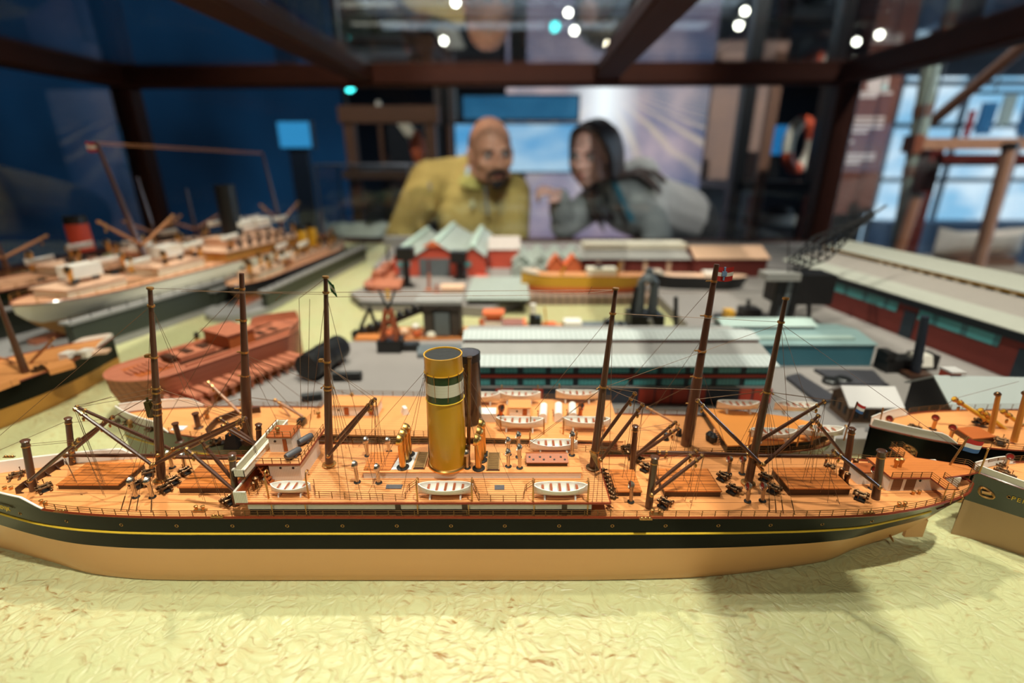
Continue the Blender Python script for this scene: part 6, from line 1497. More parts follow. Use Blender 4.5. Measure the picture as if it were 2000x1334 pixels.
s8 = liner('dock_freighter_model', 'green hulled liner model with red topped funnel at the far left edge', (-.80, 1.42, .02), (-.97, .66, .02), .062, .055, .028, .018, [m_hullgreen, m_hullochre],
      [(.12, .4, .7, .016, m_peach), (.5, .62, .6, .016, m_hullwhite), (.75, .9, .5, .012, m_hullwhite)], [(.52, .020, .07, m_reddoor, m_black, .09)], [(.30, .005, .15, -.01, .08), (.7, .005, .13, -.01, .08), (.15, .004, .12, 0, .08)],
      [(.3, .6, .1), (.42, .6, .09), (.56, .6, .1), (.66, .6, .085), (.8, .5, .095)])
# ---------------------------------------------------------------- lamps on the ceiling tracks
m_lamp = emit('lamp_light', (255, 240, 215), 16.0)
m_can = mat('lamp_can', (30, 30, 32), .4, .5)
def lamp_can(label, px, py, z=2.12, r=.045, m=None, Y=None):
    c = U(px, py, Y) if Y else P(px, py, z)
    d = (V(0, .8, .1) - c).normalized(); q = d.to_track_quat('Z', 'Y').to_matrix()
    g_ = thing('track_spotlight', label, 'spotlight', c, group='ceiling spotlights')
    mb = MB().lathe((0, 0, 0), [(r * .9, -r * 3.2), (r * 1.1, -r * 2.9), (r * 1.1, 0), (r * .98, 0), (r * .95, -r * .3)], 20); mb.v = [c + q @ p for p in mb.v]; mb.build('housing', m_can, g_)
    mb = MB().lathe((0, 0, 0), [(0, -r * .3), (r * .95, -r * .28)], 20); mb.v = [c + q @ p for p in mb.v]; mb.build('lens', m or m_lamp, g_)
    top = V(c.x, c.y, CZ); MB().tube([c - d * r * 1.6, top], r * .25, 8).build('stem', m_can, g_)
    return g_
LPS = ((890, 5, 'highest of the lamps over the yellow jumper'), (867, 80, 'lower lamp over the yellow jumper'), (1110, 25, 'upper lamp above the bright ray picture'), (1122, 60, 'lower lamp above the bright ray picture'), (1455, 22, 'upper lamp right of the roof mullion'), (1443, 50, 'lower, brighter lamp right of the roof mullion'),
       (1747, 22, 'topmost lamp near the brown text panel'), (1718, 68, 'lamp above the top of the brown text panel'), (1673, 82, 'brightest lamp above the back corner post'), (1670, 116, 'lowest lamp above the back corner post'))
for px, py, lb in LPS: lamp_can('small glowing ceiling spotlight, ' + lb, px, py, r=.05 if py > 40 else .042)
g = thing('cone_lamp', 'tall narrow glowing lamp beside the right roof mullion', 'lamp', P(1186, 95, 2.1)); c = P(1186, 95, 2.1); MB().lathe(c, [(.02, -.30), (.05, -.2), (.03, .1)], 14).build('glow', emit('cone_glow', (255, 228, 190), 14), g); MB().tube([c + V(0, 0, .1), V(c.x, c.y, CZ)], .012, 6).build('stem', m_can, g)
m_teall = emit('teal_light', (70, 225, 215), 4.0)
for px, py, Y_, r, lb in ((682, 168, 7.0, .07, 'teal glowing signal lamp under the back top rail'), (1070, 205, 7.6, .10, 'large pale cyan glowing lamp above the blue screen')): lamp_can(lb, px, py, r=r, Y=Y_, m=m_teall if px < 700 else emit('cyan_light', (190, 240, 255), 7))
lamp_can('teal glowing lamp seen through the roof glass', 1083, 52, r=.07, m=m_teall)
for px0, px1, py0, py1, lb in ((690, 798, 8, 50, 'wide cream ceiling panel lamp beside the left roof mullion'), (596, 660, 14, 46, 'narrow cream ceiling panel lamp touching the left roof mullion'), (880, 915, 58, 112, 'small cream ceiling panel lamp over the yellow jumper')):
    q = [P(*x, CZ - .05) for x in ((px0, py1), (px1, py1), (px1, py0), (px0, py0))]; g = thing('panel_lamp', lb, 'ceiling lamp', (q[0] + q[2]) / 2, group='cream panel lamps')
    MB().bx((q[0].x, q[0].y, CZ - .05), (q[1].x, q[2].y, CZ - .02)).build('diffuser', emit('panel_cream', (205, 190, 170), .35), g, smooth=0); MB().bx((q[0].x - .05, q[0].y - .05, CZ - .03), (q[1].x + .05, q[2].y + .05, CZ)).build('frame', m_can, g, smooth=0)
for k, (xx, lb) in enumerate(((-2.6, 'left'), (.9, 'middle'), (3.9, 'right'))):
    g = thing('lighting_track', 'long dark lighting track on the ceiling, ' + ('over the blue wall' if k == 0 else 'over the bright ray picture' if k == 1 else 'over the brown text panel'), 'track', (xx, 7, CZ - .03), group='lighting tracks'); MB().bx((xx - .03, 3.5, CZ - .05), (xx + .03, 13, CZ)).build('rail', m_can, g, smooth=0)
for k in range(3):
    o = struct('trim_%d' % (k + 1), MB().bx((-9, 5.2 + 2.6 * k, CZ - .16), (9, 5.5 + 2.6 * k, CZ)), mat('ceiling_beam', (50, 46, 48), .7, var=.4, scale=2))
# ---------------------------------------------------------------- screens and pictures beyond the glass
def vid(name, label, px0, px1, py0, py1, Y, m, cat='screen', frame=m_can, fw=.03, stand=False):
    a, b = U(px0, py1, Y), U(px1, py0, Y); g_ = thing(name, label, cat, ((a.x + b.x) / 2, Y, FZ if stand else a.z))
    MB().bx((a.x, Y, a.z), (b.x, Y + .02, b.z)).build('display', m, g_, smooth=0)
    MB().bx((a.x - fw, Y + .005, a.z - fw), (b.x + fw, Y + .07, b.z + fw)).build('casing', frame, g_, smooth=0)
    if stand: MB().bx(((a.x + b.x) / 2 - .06, Y + .02, FZ), ((a.x + b.x) / 2 + .06, Y + .06, a.z)).build('stand', frame, g_, smooth=0)
    return g_
vid('projection_wall', 'very large dim blue projection wall behind the docks', -320, 640, -60, 520, 4.6, emit('blue_wall', (9, 15, 24), .5, (22, 60, 92), .5, (1, 1, .7), .36, .74), 'screen')
vid('info_screen', 'small bright blue screen glowing on the dim blue wall', 548, 602, 238, 288, 3.4, emit('sky_blue_screen', (64, 160, 215), .45), fw=.008, frame=mat('navy_frame', (24, 40, 62), .6), stand=True)
vid('video_screen', 'bright light blue video screen behind the bald man', 892, 1135, 243, 335, 4.0, emit('pale_blue_video', (100, 175, 225), .48, (205, 228, 245), 1.2, (1, 1, 2.5), .4, .6), fw=.015, stand=True)
vid('video_screen', 'darker blue video screen above the bright one', 905, 1130, 188, 232, 4.0, emit('mid_blue_video', (52, 118, 160), .30, (84, 156, 196), 2), fw=.015)
def mural():
    t = NT('ray_mural'); tc = t.n('ShaderNodeTexCoord').outputs['Object']; s = t.n('ShaderNodeSeparateXYZ', i_0=tc)
    x, z = s.outputs[0], s.outputs[2]
    dx = t.math('ADD', x, .19); dz = t.math('SUBTRACT', 1.72, z)
    ang = t.math('DIVIDE', dx, t.math('MAXIMUM', dz, .05))
    nz = t.n('ShaderNodeTexNoise', i_Vector=tc, i_Scale=2.2, i_Detail=4.0)
    w_ = t.math('SINE', t.math('MULTIPLY_ADD', ang, 9.0, t.math('MULTIPLY', nz.outputs[0], 5.0)))
    raysf = t.n('ShaderNodeMapRange', i_0=w_, i_1=.3, i_2=1.0).outputs[0]
    upper = t.n('ShaderNodeMapRange', i_0=z, i_1=.7, i_2=1.3).outputs[0]
    glow = t.math('MULTIPLY', t.n('ShaderNodeMapRange', i_0=t.math('ABSOLUTE', dx), i_1=.36, i_2=.02).outputs[0], t.n('ShaderNodeMapRange', i_0=z, i_1=.6, i_2=1.5).outputs[0])
    c = t.mix(t.n('ShaderNodeMapRange', i_0=nz.outputs[0], i_1=.35, i_2=.65).outputs[0], lin((92, 98, 122)), lin((176, 148, 152)))
    c = t.mix(t.n('ShaderNodeMapRange', i_0=x, i_1=.5, i_2=1.1).outputs[0], c, lin((56, 66, 90)))
    c = t.mix(t.n('ShaderNodeMapRange', i_0=z, i_1=.55, i_2=.1).outputs[0], c, lin((120, 92, 110)))
    c = t.mix(t.math('MULTIPLY', t.math('MULTIPLY', raysf, upper), .7), c, lin((206, 176, 148)))
    c = t.mix(glow, c, lin((255, 244, 240)))
    return t.out(t.n('ShaderNodeEmission', i_Color=c, i_Strength=.76).outputs[0])
g = vid('lit_mural', 'large softly lit picture of pale rays on mauve between the two visitors', 990, 1455, 150, 520, 5.2, mural(), 'picture')
# the picture's own axes start at its foot
vid('info_screen', 'small blue screen beside the lifebuoy stand', 1496, 1540, 245, 302, 3.3, emit('small_blue', (50, 140, 205), .33), fw=.01)
# ---------------------------------------------------------------- brown text panel at the right
a, b = U(1614, 418, 2.55), U(1742, 148, 2.55)
xl, xr = U(1612, 300, 2.55).x, U(1728, 300, 2.55).x
g = thing('text_panel', 'tall brown text panel with pale blurred paragraphs by the back corner post', 'panel', ((xl + xr) / 2, 2.55, FZ))
MB().bx((xl, 2.55, a.z), (xr, 2.58, b.z)).build('board', mat('panel_brown', (122, 74, 62), .5, var=.1, scale=3), g, smooth=0)
MB().bx((xl + .04, 2.56, FZ), (xl + .09, 2.60, a.z)).bx((xr - .09, 2.56, FZ), (xr - .04, 2.60, a.z)).build('legs', m_can, g, smooth=0)
mp = mat('panel_white', (226, 206, 200), .6)
for z0_, z1_, xe in ((178, 192, .95), (226, 262, .92), (272, 282, .6), (298, 322, .9)):
    z_a, z_b = U(1670, z0_, 2.55).z, U(1670, z1_, 2.55).z; n_ = max(1, round((z_a - z_b) / .02))
    for k in range(n_):
        zc_ = z_a - (k + .5) * (z_a - z_b) / n_
        MB().bx((xl + .02, 2.5485, zc_ - .006), (xl + .02 + (xr - xl - .04) * (xe if k < n_ - 1 else xe * .7), 2.5505, zc_ + .006)).build('text_line', mp, g, smooth=0)
MB().lathe((xr - .11, 2.549, U(1690, 162, 2.55).z), [(0, 0), (.05, 0), (.05, .003)], 20, axis='Y').build('round_emblem', mp, g)
# ---------------------------------------------------------------- other showcases and stands
def post(mb, px0, py0, px1, py1, Y, w_): a, b = U(px0, py0, Y), U(px1, py1, Y); mb.tube([a, b], w_, 6)
g = thing('timber_frame_case', 'brown timber framed display stand left of the bald man', 'display stand', (-.75, 3.1, FZ)); Y_ = 3.1
mb = MB(); m_tan = mat('stand_brown', (120, 82, 62), .5, var=.3, scale=6)
zt, zb = U(680, 225, Y_).z, FZ
xs = [U(684, 280, Y_).x, U(762, 280, Y_).x, U(842, 280, Y_).x]
for x in (xs[0], xs[2]): MB().bx((x - .03, Y_, zb), (x + .03, Y_ + .06, zt)).bx((x - .03, Y_ + .8, zb), (x + .03, Y_ + .86, zt)).build('upright', m_tan, g, smooth=0)
MB().bx((xs[0] - .05, Y_ - .01, zt - .04), (xs[2] + .05, Y_ + .06, zt + .05)).build('lintel', m_tan, g, smooth=0); MB().bx((xs[0], Y_ + .8, U(680, 330, Y_).z - .1), (xs[2], Y_ + .86, zt)).build('backboard', mat('backboard_dark', (26, 30, 40), .7), g, smooth=0)
MB().bx((xs[0] - .05, Y_ - .05, U(680, 332, Y_).z - .05), (xs[2] + .05, Y_ + .86, U(680, 332, Y_).z)).build('shelf', m_tan, g, smooth=0)
c = U(785, 280, 3.3); g = thing('sail_fragment', 'pale curved sail shaped exhibit in the timber stand', 'exhibit', c - V(0, 0, .2))
MB().loft([[c + V(-.10 + .02 * k + .06 * math.sin(k * .35), dy, .20 - .045 * k) for dy in (0, .02)] + [c + V(-.02 + .022 * k + .05 * math.sin(k * .35), dy, .20 - .045 * k) for dy in (.02, 0)] for k in range(9)]).build('cloth', m_cream, g)
for px, py, r, m, lb in ((815, 285, .05, m_orange, 'orange round exhibit in the timber stand'), (838, 250, .03, m_white, 'white knob shaped exhibit in the timber stand'), (740, 215, .03, m_white, 'white knob standing on the timber stand lintel')):
    c = U(px, py, 3.25); g = thing('exhibit_vase', lb, 'exhibit', c - V(0, 0, r)); MB().lathe(c, [(r * .5, -r * 1.8), (r, -r * .4), (r * .9, r * .6), (r * .4, r * 1.3), (r * .5, r * 1.7)], 14).build('body', m, g)
g = thing('dark_cabinet', 'dark upright cabinet frame directly behind the bald man', 'cabinet', (-.36, 4.05, FZ)); x0_, x1_ = U(850, 250, 4.05).x, U(890, 250, 4.05).x
MB().bx((x0_, 4.05, FZ), (x0_ + .05, 4.11, 1.02)).bx((x1_ - .05, 4.05, FZ), (x1_, 4.11, 1.02)).build('upright', mat('cabinet_grey', (84, 70, 70), .5, var=.3), g, smooth=0); MB().bx((x0_, 4.10, FZ), (x1_, 4.20, 1.02)).build('back', m_can, g, smooth=0)
# low glass table case with open books
Y_ = 2.70; xa, xb = U(632, 460, Y_).x, U(806, 460, Y_).x; zt, zb = U(640, 322, Y_).z, U(640, 472, Y_).z
g = thing('table_showcase', 'low glass table showcase with cream books left of the yellow jumper', 'showcase', ((xa + xb) / 2, Y_ + .3, FZ))
MB().bx((xa, Y_, FZ), (xb, Y_ + .36, zb)).build('table', mat('table_slate', (70, 74, 84), .5), g, smooth=0)
for s_, nm in (((xa, Y_, zb, xb, Y_ + .005, zt), 'glass'), ((xa, Y_ + .355, zb, xb, Y_ + .36, zt), 'glass'), ((xa, Y_, zb, xa + .005, Y_ + .36, zt), 'glass'), ((xb - .005, Y_, zb, xb, Y_ + .36, zt), 'glass'), ((xa, Y_, zt, xb, Y_ + .36, zt + .005), 'glass')): MB().bx(s_[:3], s_[3:]).build('glass_side', m_pane, g, smooth=0)
mb = MB()
for x in (xa, xb):
    for y in (Y_, Y_ + .36): mb.tube([(x, y, zb), (x, y, zt)], .006, 6)
mb.tube([(xa, Y_, zt), (xb, Y_, zt), (xb, Y_ + .36, zt), (xa, Y_ + .36, zt)], .006, 6, closed=True); mb.build('edge_frame', mat('edge_grey', (110, 110, 120), .3, .5), g)
for px0, px1, py, y, lb in ((640, 708, 415, .24, 'left cream open book, back row of the table showcase'), (722, 790, 418, .24, 'right cream open book, back row of the table showcase'), (672, 748, 462, .09, 'cream open book at the front of the table showcase')):
    a, b = U(px0, py, Y_ + y), U(px1, py, Y_ + y); g = thing('open_book', lb, 'book', ((a.x + b.x) / 2, Y_ + y, zb), group='open books in the table showcase'); xm = (a.x + b.x) / 2
    MB().extrude([(a.x, Y_ + y - .06, zb), (b.x, Y_ + y - .06, zb), (b.x, Y_ + y - .06, zb + .012), ((b.x + xm) / 2, Y_ + y - .06, zb + .022), (xm, Y_ + y - .06, zb + .012), ((a.x + xm) / 2, Y_ + y - .06, zb + .022), (a.x, Y_ + y - .06, zb + .012)], (0, .12, .05)).build('pages', m_cream, g, smooth=0)
    MB().bx((a.x - .005, Y_ + y - .065, zb), (b.x + .005, Y_ + y + .08, zb + .003)).build('cover', m_coaming, g, smooth=0)
# stand with lifebuoy, right of the woman
Y_ = 3.0; xa, xb = U(1440, 360, Y_).x, U(1592, 360, Y_).x; zs_ = U(1500, 362, Y_).z
g = thing('display_cabinet', 'black framed display cabinet between the grey jumper and the text panel', 'cabinet', ((xa + xb) / 2, Y_ + .3, FZ))
for x in (xa, xb): MB().bx((x - .035, Y_, FZ), (x + .035, Y_ + .07, 1.2)).build('upright', m_can, g, smooth=0)
MB().bx((xa, Y_, zs_ - .03), (xb, Y_ + .6, zs_ + .02)).build('shelf', m_can, g, smooth=0); MB().bx((xa, Y_ + .58, zs_), (xb, Y_ + .62, 1.0)).build('backboard', mat('dim_mural', (190, 150, 130), .7, var=.5, scale=2, col2=(70, 84, 110)), g, smooth=0)
MB().bx((xa, Y_, FZ), (xb, Y_ + .6, U(1500, 470, Y_).z)).build('base', mat('base_grey', (74, 70, 72), .6), g, smooth=0); MB().bx((xa, Y_ + .58, U(1500, 470, Y_).z), (xb, Y_ + .62, zs_ - .03)).build('pale_back', mat('pale_back', (196, 200, 208), .6), g, smooth=0)
MB().bx((xa + .10, Y_ - .01, FZ), (xa + .16, Y_ + .02, .72)).build('timber_upright', m_tan, g, smooth=0); MB().bx((xb - .05, Y_ - .02, FZ), (xb, Y_, zs_ - .05)).build('red_upright', mat('stand_red', (150, 58, 34), .5), g, smooth=0)
c = U(1518, 302, 3.3); MB().bx((c.x - .03, 3.31, zs_ + .02), (c.x + .03, 3.34, c.z)).build('screen_foot', m_can, g, smooth=0)
c = U(1562, 284, Y_ + .3); g = thing('lifebuoy', 'orange and white lifebuoy standing on the black cabinet shelf', 'lifebuoy', c - V(0, 0, .17))
for k in range(4):
    a0 = math.pi / 2 * k + .3; MB().tube([c + V(.085 * math.cos(a), .02 * math.cos(a), .135 * math.sin(a)) for a in [a0 + math.pi / 2 * i / 8 for i in range(9)]], .036, 12).build('segment', mat('buoy_orange', (230, 92, 52), .5) if k % 2 == 0 else m_cream, g)
c = U(1500, 430, Y_ + .2); g = thing('half_model', 'white and dark half model in the lower black cabinet', 'ship model', c - V(0, 0, .05))
MB().loft([[c + V(-.17 + .034 * k, s_ * .05 * math.sin(math.pi * (k + .5) / 11), h) for s_, h in ((-1, .03), (1, .03), (.6, -.03), (-.6, -.03))] for k in range(11)]).build('hull', m_white, g); MB().ell(c + V(.06, 0, .055), (.085, .05, .03)).build('upper_hull', m_iron, g); MB().box(c + V(0, 0, -.045), (.3, .1, .02)).build('plinth', m_steel, g, smooth=0)
MB().lathe(c + V(-.12, .0, .04), [(.03, 0), (.02, .06), (.03, .10)], 12).build('boss', mat('copper_boss', (196, 120, 84), .4, .6), g)
# ---------------------------------------------------------------- the right side: daylight window, red frame, timbers
m_sky = emit('daylight_pane', (150, 196, 226), .62, (232, 240, 248), 1.2, (1, 1, 1.6), .42, .6)
a, b = U(1716, 420, 5.0), U(2040, 150, 5.0)
wn = MB().bx((a.x - .1, 5.0, FZ + .2), (7.5, 5.05, b.z)).build('window_1', m_sky, smooth=0); tag(wn, kind='structure')
MB().bx((a.x - .2, 5.05, FZ), (7.6, 5.2, CZ)).build('surround', m_walld, wn, smooth=0)
mb = MB(); m_mull = mat('mullion_grey', (110, 124, 136), .5)
for k in range(8): x = a.x - .1 + k * .62; mb.bx((x - .02, 4.96, FZ + .2), (x + .02, 5.0, b.z))
for z_ in (-.35, .12, .6, .95): mb.bx((a.x - .1, 4.96, z_ - .02), (7.5, 5.0, z_ + .02))
mb.build('mullions', m_mull, wn, smooth=0)
MB().bx((a.x - .1, 4.7, FZ), (7.5, 4.95, U(1800, 430, 4.9).z)).build('window_sill', mat('sill_bluegrey', (92, 116, 146), .6, var=.2, scale=2), wn, smooth=0)
g = thing('red_door_frame', 'dark red painted frame standing outside the right glass', 'frame', (2.0, 2.4, FZ)); Y_ = 2.4; m_rf = mat('frame_red', (96, 34, 28), .4, var=.2)
a = U(1833, 292, Y_); MB().bx((a.x - .03, Y_, FZ), (a.x + .03, Y_ + .06, a.z)).build('upright', m_rf, g, smooth=0); MB().bx((a.x, Y_, a.z - .07), (3.2, Y_ + .06, a.z - .02)).build('crossbar', m_rf, g, smooth=0); MB().bx((3.14, Y_, FZ), (3.2, Y_ + .06, a.z)).build('upright', m_rf, g, smooth=0)
def timber(label, p0, p1, w_, Y0, Y1, m, foot=True, name='timber_spar'):
    a, b = U(*p0, Y0), U(*p1, Y1)
    if foot: b = a + (b - a) * ((FZ - a.z) / (b.z - a.z))
    g_ = thing(name, label, 'timber', b); MB().tube([a, a.lerp(b, .5), b], w_, 8).build('shaft', m, g_); MB().tube([a, a + (a - b).normalized() * .02], w_ * 1.15, 8).build('end_band', m_iron, g_); return g_
m_tm = mat('timber_pink', (196, 142, 112), .5, var=.3, scale=8)
timber('pale upright timber, right of the dark red frame', (1972, 290), (1905, 535), .024, 2.04, 2.04, m_tm)
timber('thin upright timber, left of the dark red frame', (1790, 385), (1752, 500), .024, 2.35, 2.35, mat('timber_orange', (170, 110, 78), .5))
g = thing('painted_pole', 'greenish painted pole behind the horizontal timber', 'pole', U(1780, 400, 2.5)); a, b = U(1822, 108, 2.5), U(1768, 410, 2.5); bt_ = a + (b - a) * ((FZ - a.z) / (b.z - a.z))
MB().tube([a, bt_], .035, 8).build('shaft', mat('pole_green', (150, 160, 146), .5, var=.2), g)
for f in (.23, .42, .53): q = a.lerp(b, f * 1.3); MB().tube([q, q + (b - a).normalized() * .05], .038, 8).build('band', m_tan, g)
g = thing('hanging_beam', 'horizontal pinkish beam outside the right glass, hung from the ceiling', 'beam', U(1900, 277, 2.3)); a, b = U(1778, 281, 2.3), U(2080, 268, 2.3)
MB().bx((a.x, 2.28, a.z - .022), (b.x + .6, 2.33, a.z + .022)).build('shaft', m_tm, g, smooth=0); MB().tube([V(a.x + .02, 2.3, a.z), V(a.x + .02, 2.3, CZ)], .004, 6).tube([V(b.x, 2.3, a.z), V(b.x, 2.3, CZ)], .004, 6).build('wire', m_iron, g); MB().box((a.x + .01, 2.3, a.z), (.04, .07, .07)).build('block', mat('block_brown', (150, 84, 60), .5), g, smooth=0)
g = thing('diagonal_spar', 'brown spar slanting up to the ceiling outside the right glass', 'spar', U(1818, 240, 2.6)); a, b = U(1815, 242, 2.6), U(2060, 40, 2.2); MB().tube([a, b], .026, 8).build('shaft', mat('spar_brown', (150, 104, 80), .5, var=.2), g); MB().tube([b, V(b.x, b.y, CZ)], .006, 6).tube([a, V(a.x, a.y, CZ)], .004, 6).build('wire', m_iron, g)
g = thing('hanging_banner', 'red, white and blue banner in the upper right', 'banner', U(1950, 230, 3.4)); Y_ = 3.4
for p0, p1, m in (((1886, 215, 1908, 268), 0, mat('banner_red', (170, 34, 40), .6)), ((1908, 200, 1952, 262), 0, mat('banner_blue', (50, 120, 176), .6)), ((1952, 185, 1990, 245), 0, mat('banner_pale', (186, 206, 206), .6)), ((1990, 175, 2060, 262), 0, mat('banner_blue', (50, 120, 176), .6))):
    q = p0; a, b = U(q[0], q[3], Y_), U(q[2], q[1], Y_); MB().bx((a.x, Y_, a.z), (b.x, Y_ + .03, b.z)).build('field', m, g, smooth=0)
a = U(1886, 180, Y_); MB().tube([V(a.x, Y_ + .02, a.z), V(a.x + 1.1, Y_ + .02, a.z)], .01, 6).tube([V(a.x + .2, Y_ + .02, a.z), V(a.x + .2, Y_ + .02, CZ)], .005, 6).build('batten', m_iron, g)
Y_ = 2.15; a, b = U(1930, 470, Y_), U(2110, 470, Y_)
g = thing('model_plinth', 'low plinth with a pale boat model outside the right glass', 'plinth', ((a.x + b.x) / 2, Y_ + .2, FZ)); MB().bx((a.x, Y_, FZ), (b.x, Y_ + .5, U(1930, 535, Y_).z)).build('block', mat('plinth_tan', (150, 134, 116), .6), g, smooth=0)
g = thing('launch_model', 'pale planked launch model on the low plinth outside the right glass', 'ship model', ((a.x + b.x) / 2, Y_ + .25, U(1930, 535, Y_).z)); z_ = U(1930, 535, Y_).z
kb_ = boat_parts(.42, .16, .11, 4, m_white); o = bpy.data.objects.new('hull', kb_[0]); COL.objects.link(o); o.parent = g; o.location = (0, 0, .03)
for me in kb_[1]: q = bpy.data.objects.new('thwart', me); COL.objects.link(q); q.parent = o
MB().bx((a.x + .06, Y_ + .18, z_), (b.x - .06, Y_ + .32, z_ + .035)).build('cradle', m_tan, g, smooth=0)
# ---------------------------------------------------------------- the two visitors behind the back glass
def remesh(mb, name, m, parent, vox, sm=6, disp=0.0):
    me = mb.mesh('tmp', m, 0)
    o = bpy.data.objects.new('tmp', me); COL.objects.link(o)
    r = o.modifiers.new('r', 'REMESH'); r.mode = 'VOXEL'; r.voxel_size = vox; r.use_smooth_shade = True
    s_ = o.modifiers.new('s', 'SMOOTH'); s_.iterations = sm; s_.factor = 0.5
    dg = bpy.context.evaluated_depsgraph_get(); dg.update()
    n_ = bpy.data.meshes.new_from_object(o.evaluated_get(dg)); bpy.data.objects.remove(o)
    n_.name = name; n_.materials.clear(); n_.materials.append(m)
    n_.polygons.foreach_set('use_smooth', [True] * len(n_.polygons))
    if parent is not None:
        n_.transform(root_matrix(parent).inverted())
    q = bpy.data.objects.new(name, n_); COL.objects.link(q); q.parent = parent
    return q
def limb(mb, pts, rs, n=14):
    pts = [Vector(p) for p in pts]
    mb.tube(pts, list(rs), n)
    for p, r in zip(pts, rs): mb.ell(p, r * .995, n=n, m=8)
def skin(name, c):
    t = NT(name); tc = t.n('ShaderNodeTexCoord').outputs['Object']; nz = t.n('ShaderNodeTexNoise', i_Vector=tc, i_Scale=40.0, i_Detail=3.0)
    cc = t.mix(t.math('MULTIPLY', nz.outputs[0], .35), lin(c), lin((c[0] * .82, c[1] * .68, c[2] * .62)))
    b = t.n('ShaderNodeBsdfPrincipled', i_Base_Color=cc, i_Roughness=.5); b.inputs['Subsurface Weight'].default_value = .12; b.inputs['Subsurface Radius'].default_value = (.012, .005, .003); return t.out(b.outputs[0])
def head(mb, T, w_=1.0):
    def E(c, r, rx=0.0): mb.ell(T @ Vector(c), r, T.to_3x3() @ Matrix.Rotation(rx, 3, 'X'), 18, 12)
    E((0, .012, .030), (.076 * w_, .098, .092)); E((0, -.018, -.030), (.064 * w_, .078, .075)); E((0, -.048, -.078), (.038 * w_, .040, .034)); E((0, -.020, -.062), (.055 * w_, .060, .040))
    for s in (-1, 1):
        E((s * .040 * w_, -.062, -.022), (.026, .022, .022)); E((s * .030, -.082, .024), (.026, .012, .009)); E((s * .078 * w_, .010, -.008), (.010, .020, .032), -.2); E((s * .044 * w_, -.025, -.068), (.022, .04, .025))
        E((s * .011, -.100, -.030), (.009, .010, .008))
    E((0, -.098, -.006), (.010, .016, .028), .25); E((0, -.110, -.026), (.012, .012, .011)); E((0, -.089, -.056), (.024, .010, .006)); E((0, -.087, -.066), (.021, .010, .007))
def face_parts(T, par, brow, iris):
    for s in (-1, 1):
        MB().ell(T @ V(s * .031, -.083, .006), (.0125, .009, .008), T.to_3x3(), 14, 8).build('eye', mat('eye_white', (226, 218, 210), .2), par)
        MB().ell(T @ V(s * .031, -.0905, .006), (.0062, .003, .0062), T.to_3x3(), 12, 6).build('iris', iris, par)
        MB().tube([T @ V(s * .013, -.096, .021), T @ V(s * .032, -.098, .028), T @ V(s * .050, -.084, .022)], [.004, .0048, .002], 6).build('eyebrow', brow, par)
    MB().ell(T @ V(0, -.096, -.061), (.021, .006, .007), T.to_3x3(), 14, 6).build('lips', mat('lips', (164, 84, 76), .4), par)
def hand(mb, w0, d, up, side, s=1.0, curl=(.9, .9, .9, .9), thumb=1):
    """palm from the wrist along d; fingers bend towards -up"""
    d = Vector(d).normalized(); up = Vector(up); up = (up - d * up.dot(d)).normalized(); sd = d.cross(up) * side
    w0 = Vector(w0); q = Matrix((sd, d, up)).transposed()
    mb.ell(w0 + d * .045 * s, (.040 * s, .052 * s, .016 * s), q, 14, 8)
    for k, (o, L_) in enumerate(((-.028, .070), (-.009, .078), (.010, .073), (.028, .058))):
        p = w0 + d * .082 * s + sd * o * s; dr = d.copy(); ps = [w0 + d * .05 * s + sd * o * s * .8, p]; c = curl[k]
        for f in (.45, .32, .23):
            a = c * (.9 if f < .4 else .6); dr = (dr * math.cos(a) - up * math.sin(a)).normalized() if True else dr
            up2 = sd.cross(dr) * side; p = p + dr * L_ * f * s; ps.append(p); up = up2 if up2.dot(up) > 0 else -up2
        limb(mb, ps, [.0105 * s, .0098 * s, .0092 * s, .0086 * s, .0075 * s], 10)
        up = sd.cross(d) * side; up = up if up.dot(q.col[2]) > 0 else -up
    b = w0 + d * .022 * s - sd * .026 * s * thumb
    limb(mb, [b, b - sd * .022 * s * thumb + d * .024 * s - up * .008 * s, b - sd * .026 * s * thumb + d * .052 * s - up * .018 * s, b - sd * .020 * s * thumb + d * .072 * s - up * .024 * s], [.0145 * s, .0125 * s, .0105 * s, .0085 * s], 10)
def HT(c, yaw, pitch, roll, s=1.0):
    return Matrix.Translation(Vector(c)) @ Matrix.Rotation(yaw, 4, 'Z') @ Matrix.Rotation(pitch, 4, 'X') @ Matrix.Rotation(roll, 4, 'Y') @ Matrix.Scale(s, 4)
def ellv(mb, c, r, rz=0.0, rx=0.0): mb.ell(Vector(c), r, Matrix.Rotation(rz, 3, 'Z') @ Matrix.Rotation(rx, 3, 'X'), 20, 12)
# ---- the man
man = thing('person', 'bald man with dark moustache in a mustard yellow jacket, bending towards the glass', 'person', (-.24, 2.5, FZ))
T = HT((-.082, 1.955, .312), R(17), R(10), R(-3), 1.06)
shR, shL, elR, elL, wrR, wrL = V(-.345, 2.09, .205), V(-.005, 2.10, .150), V(-.462, 2.00, -.015), V(.000, 2.02, -.080), V(-.40, 2.12, -.230), V(-.06, 2.14, -.290)
pel, che, nck = V(-.26, 2.52, .02), V(-.185, 2.16, .145), V(-.135, 2.035, .225)
mb = MB(); head(mb, T)
limb(mb, [nck + V(-.01, .03, -.02), T @ V(0, .025, -.06)], [.064, .058]); limb(mb, [che, nck], [.11, .07])
limb(mb, [pel, pel.lerp(che, .5), che], [.135, .135, .125]); limb(mb, [shR, che + V(0, 0, .03), shL], [.06, .09, .06])
limb(mb, [shR, elR, wrR], [.052, .042, .029]); limb(mb, [shL, elL, wrL], [.052, .042, .029])
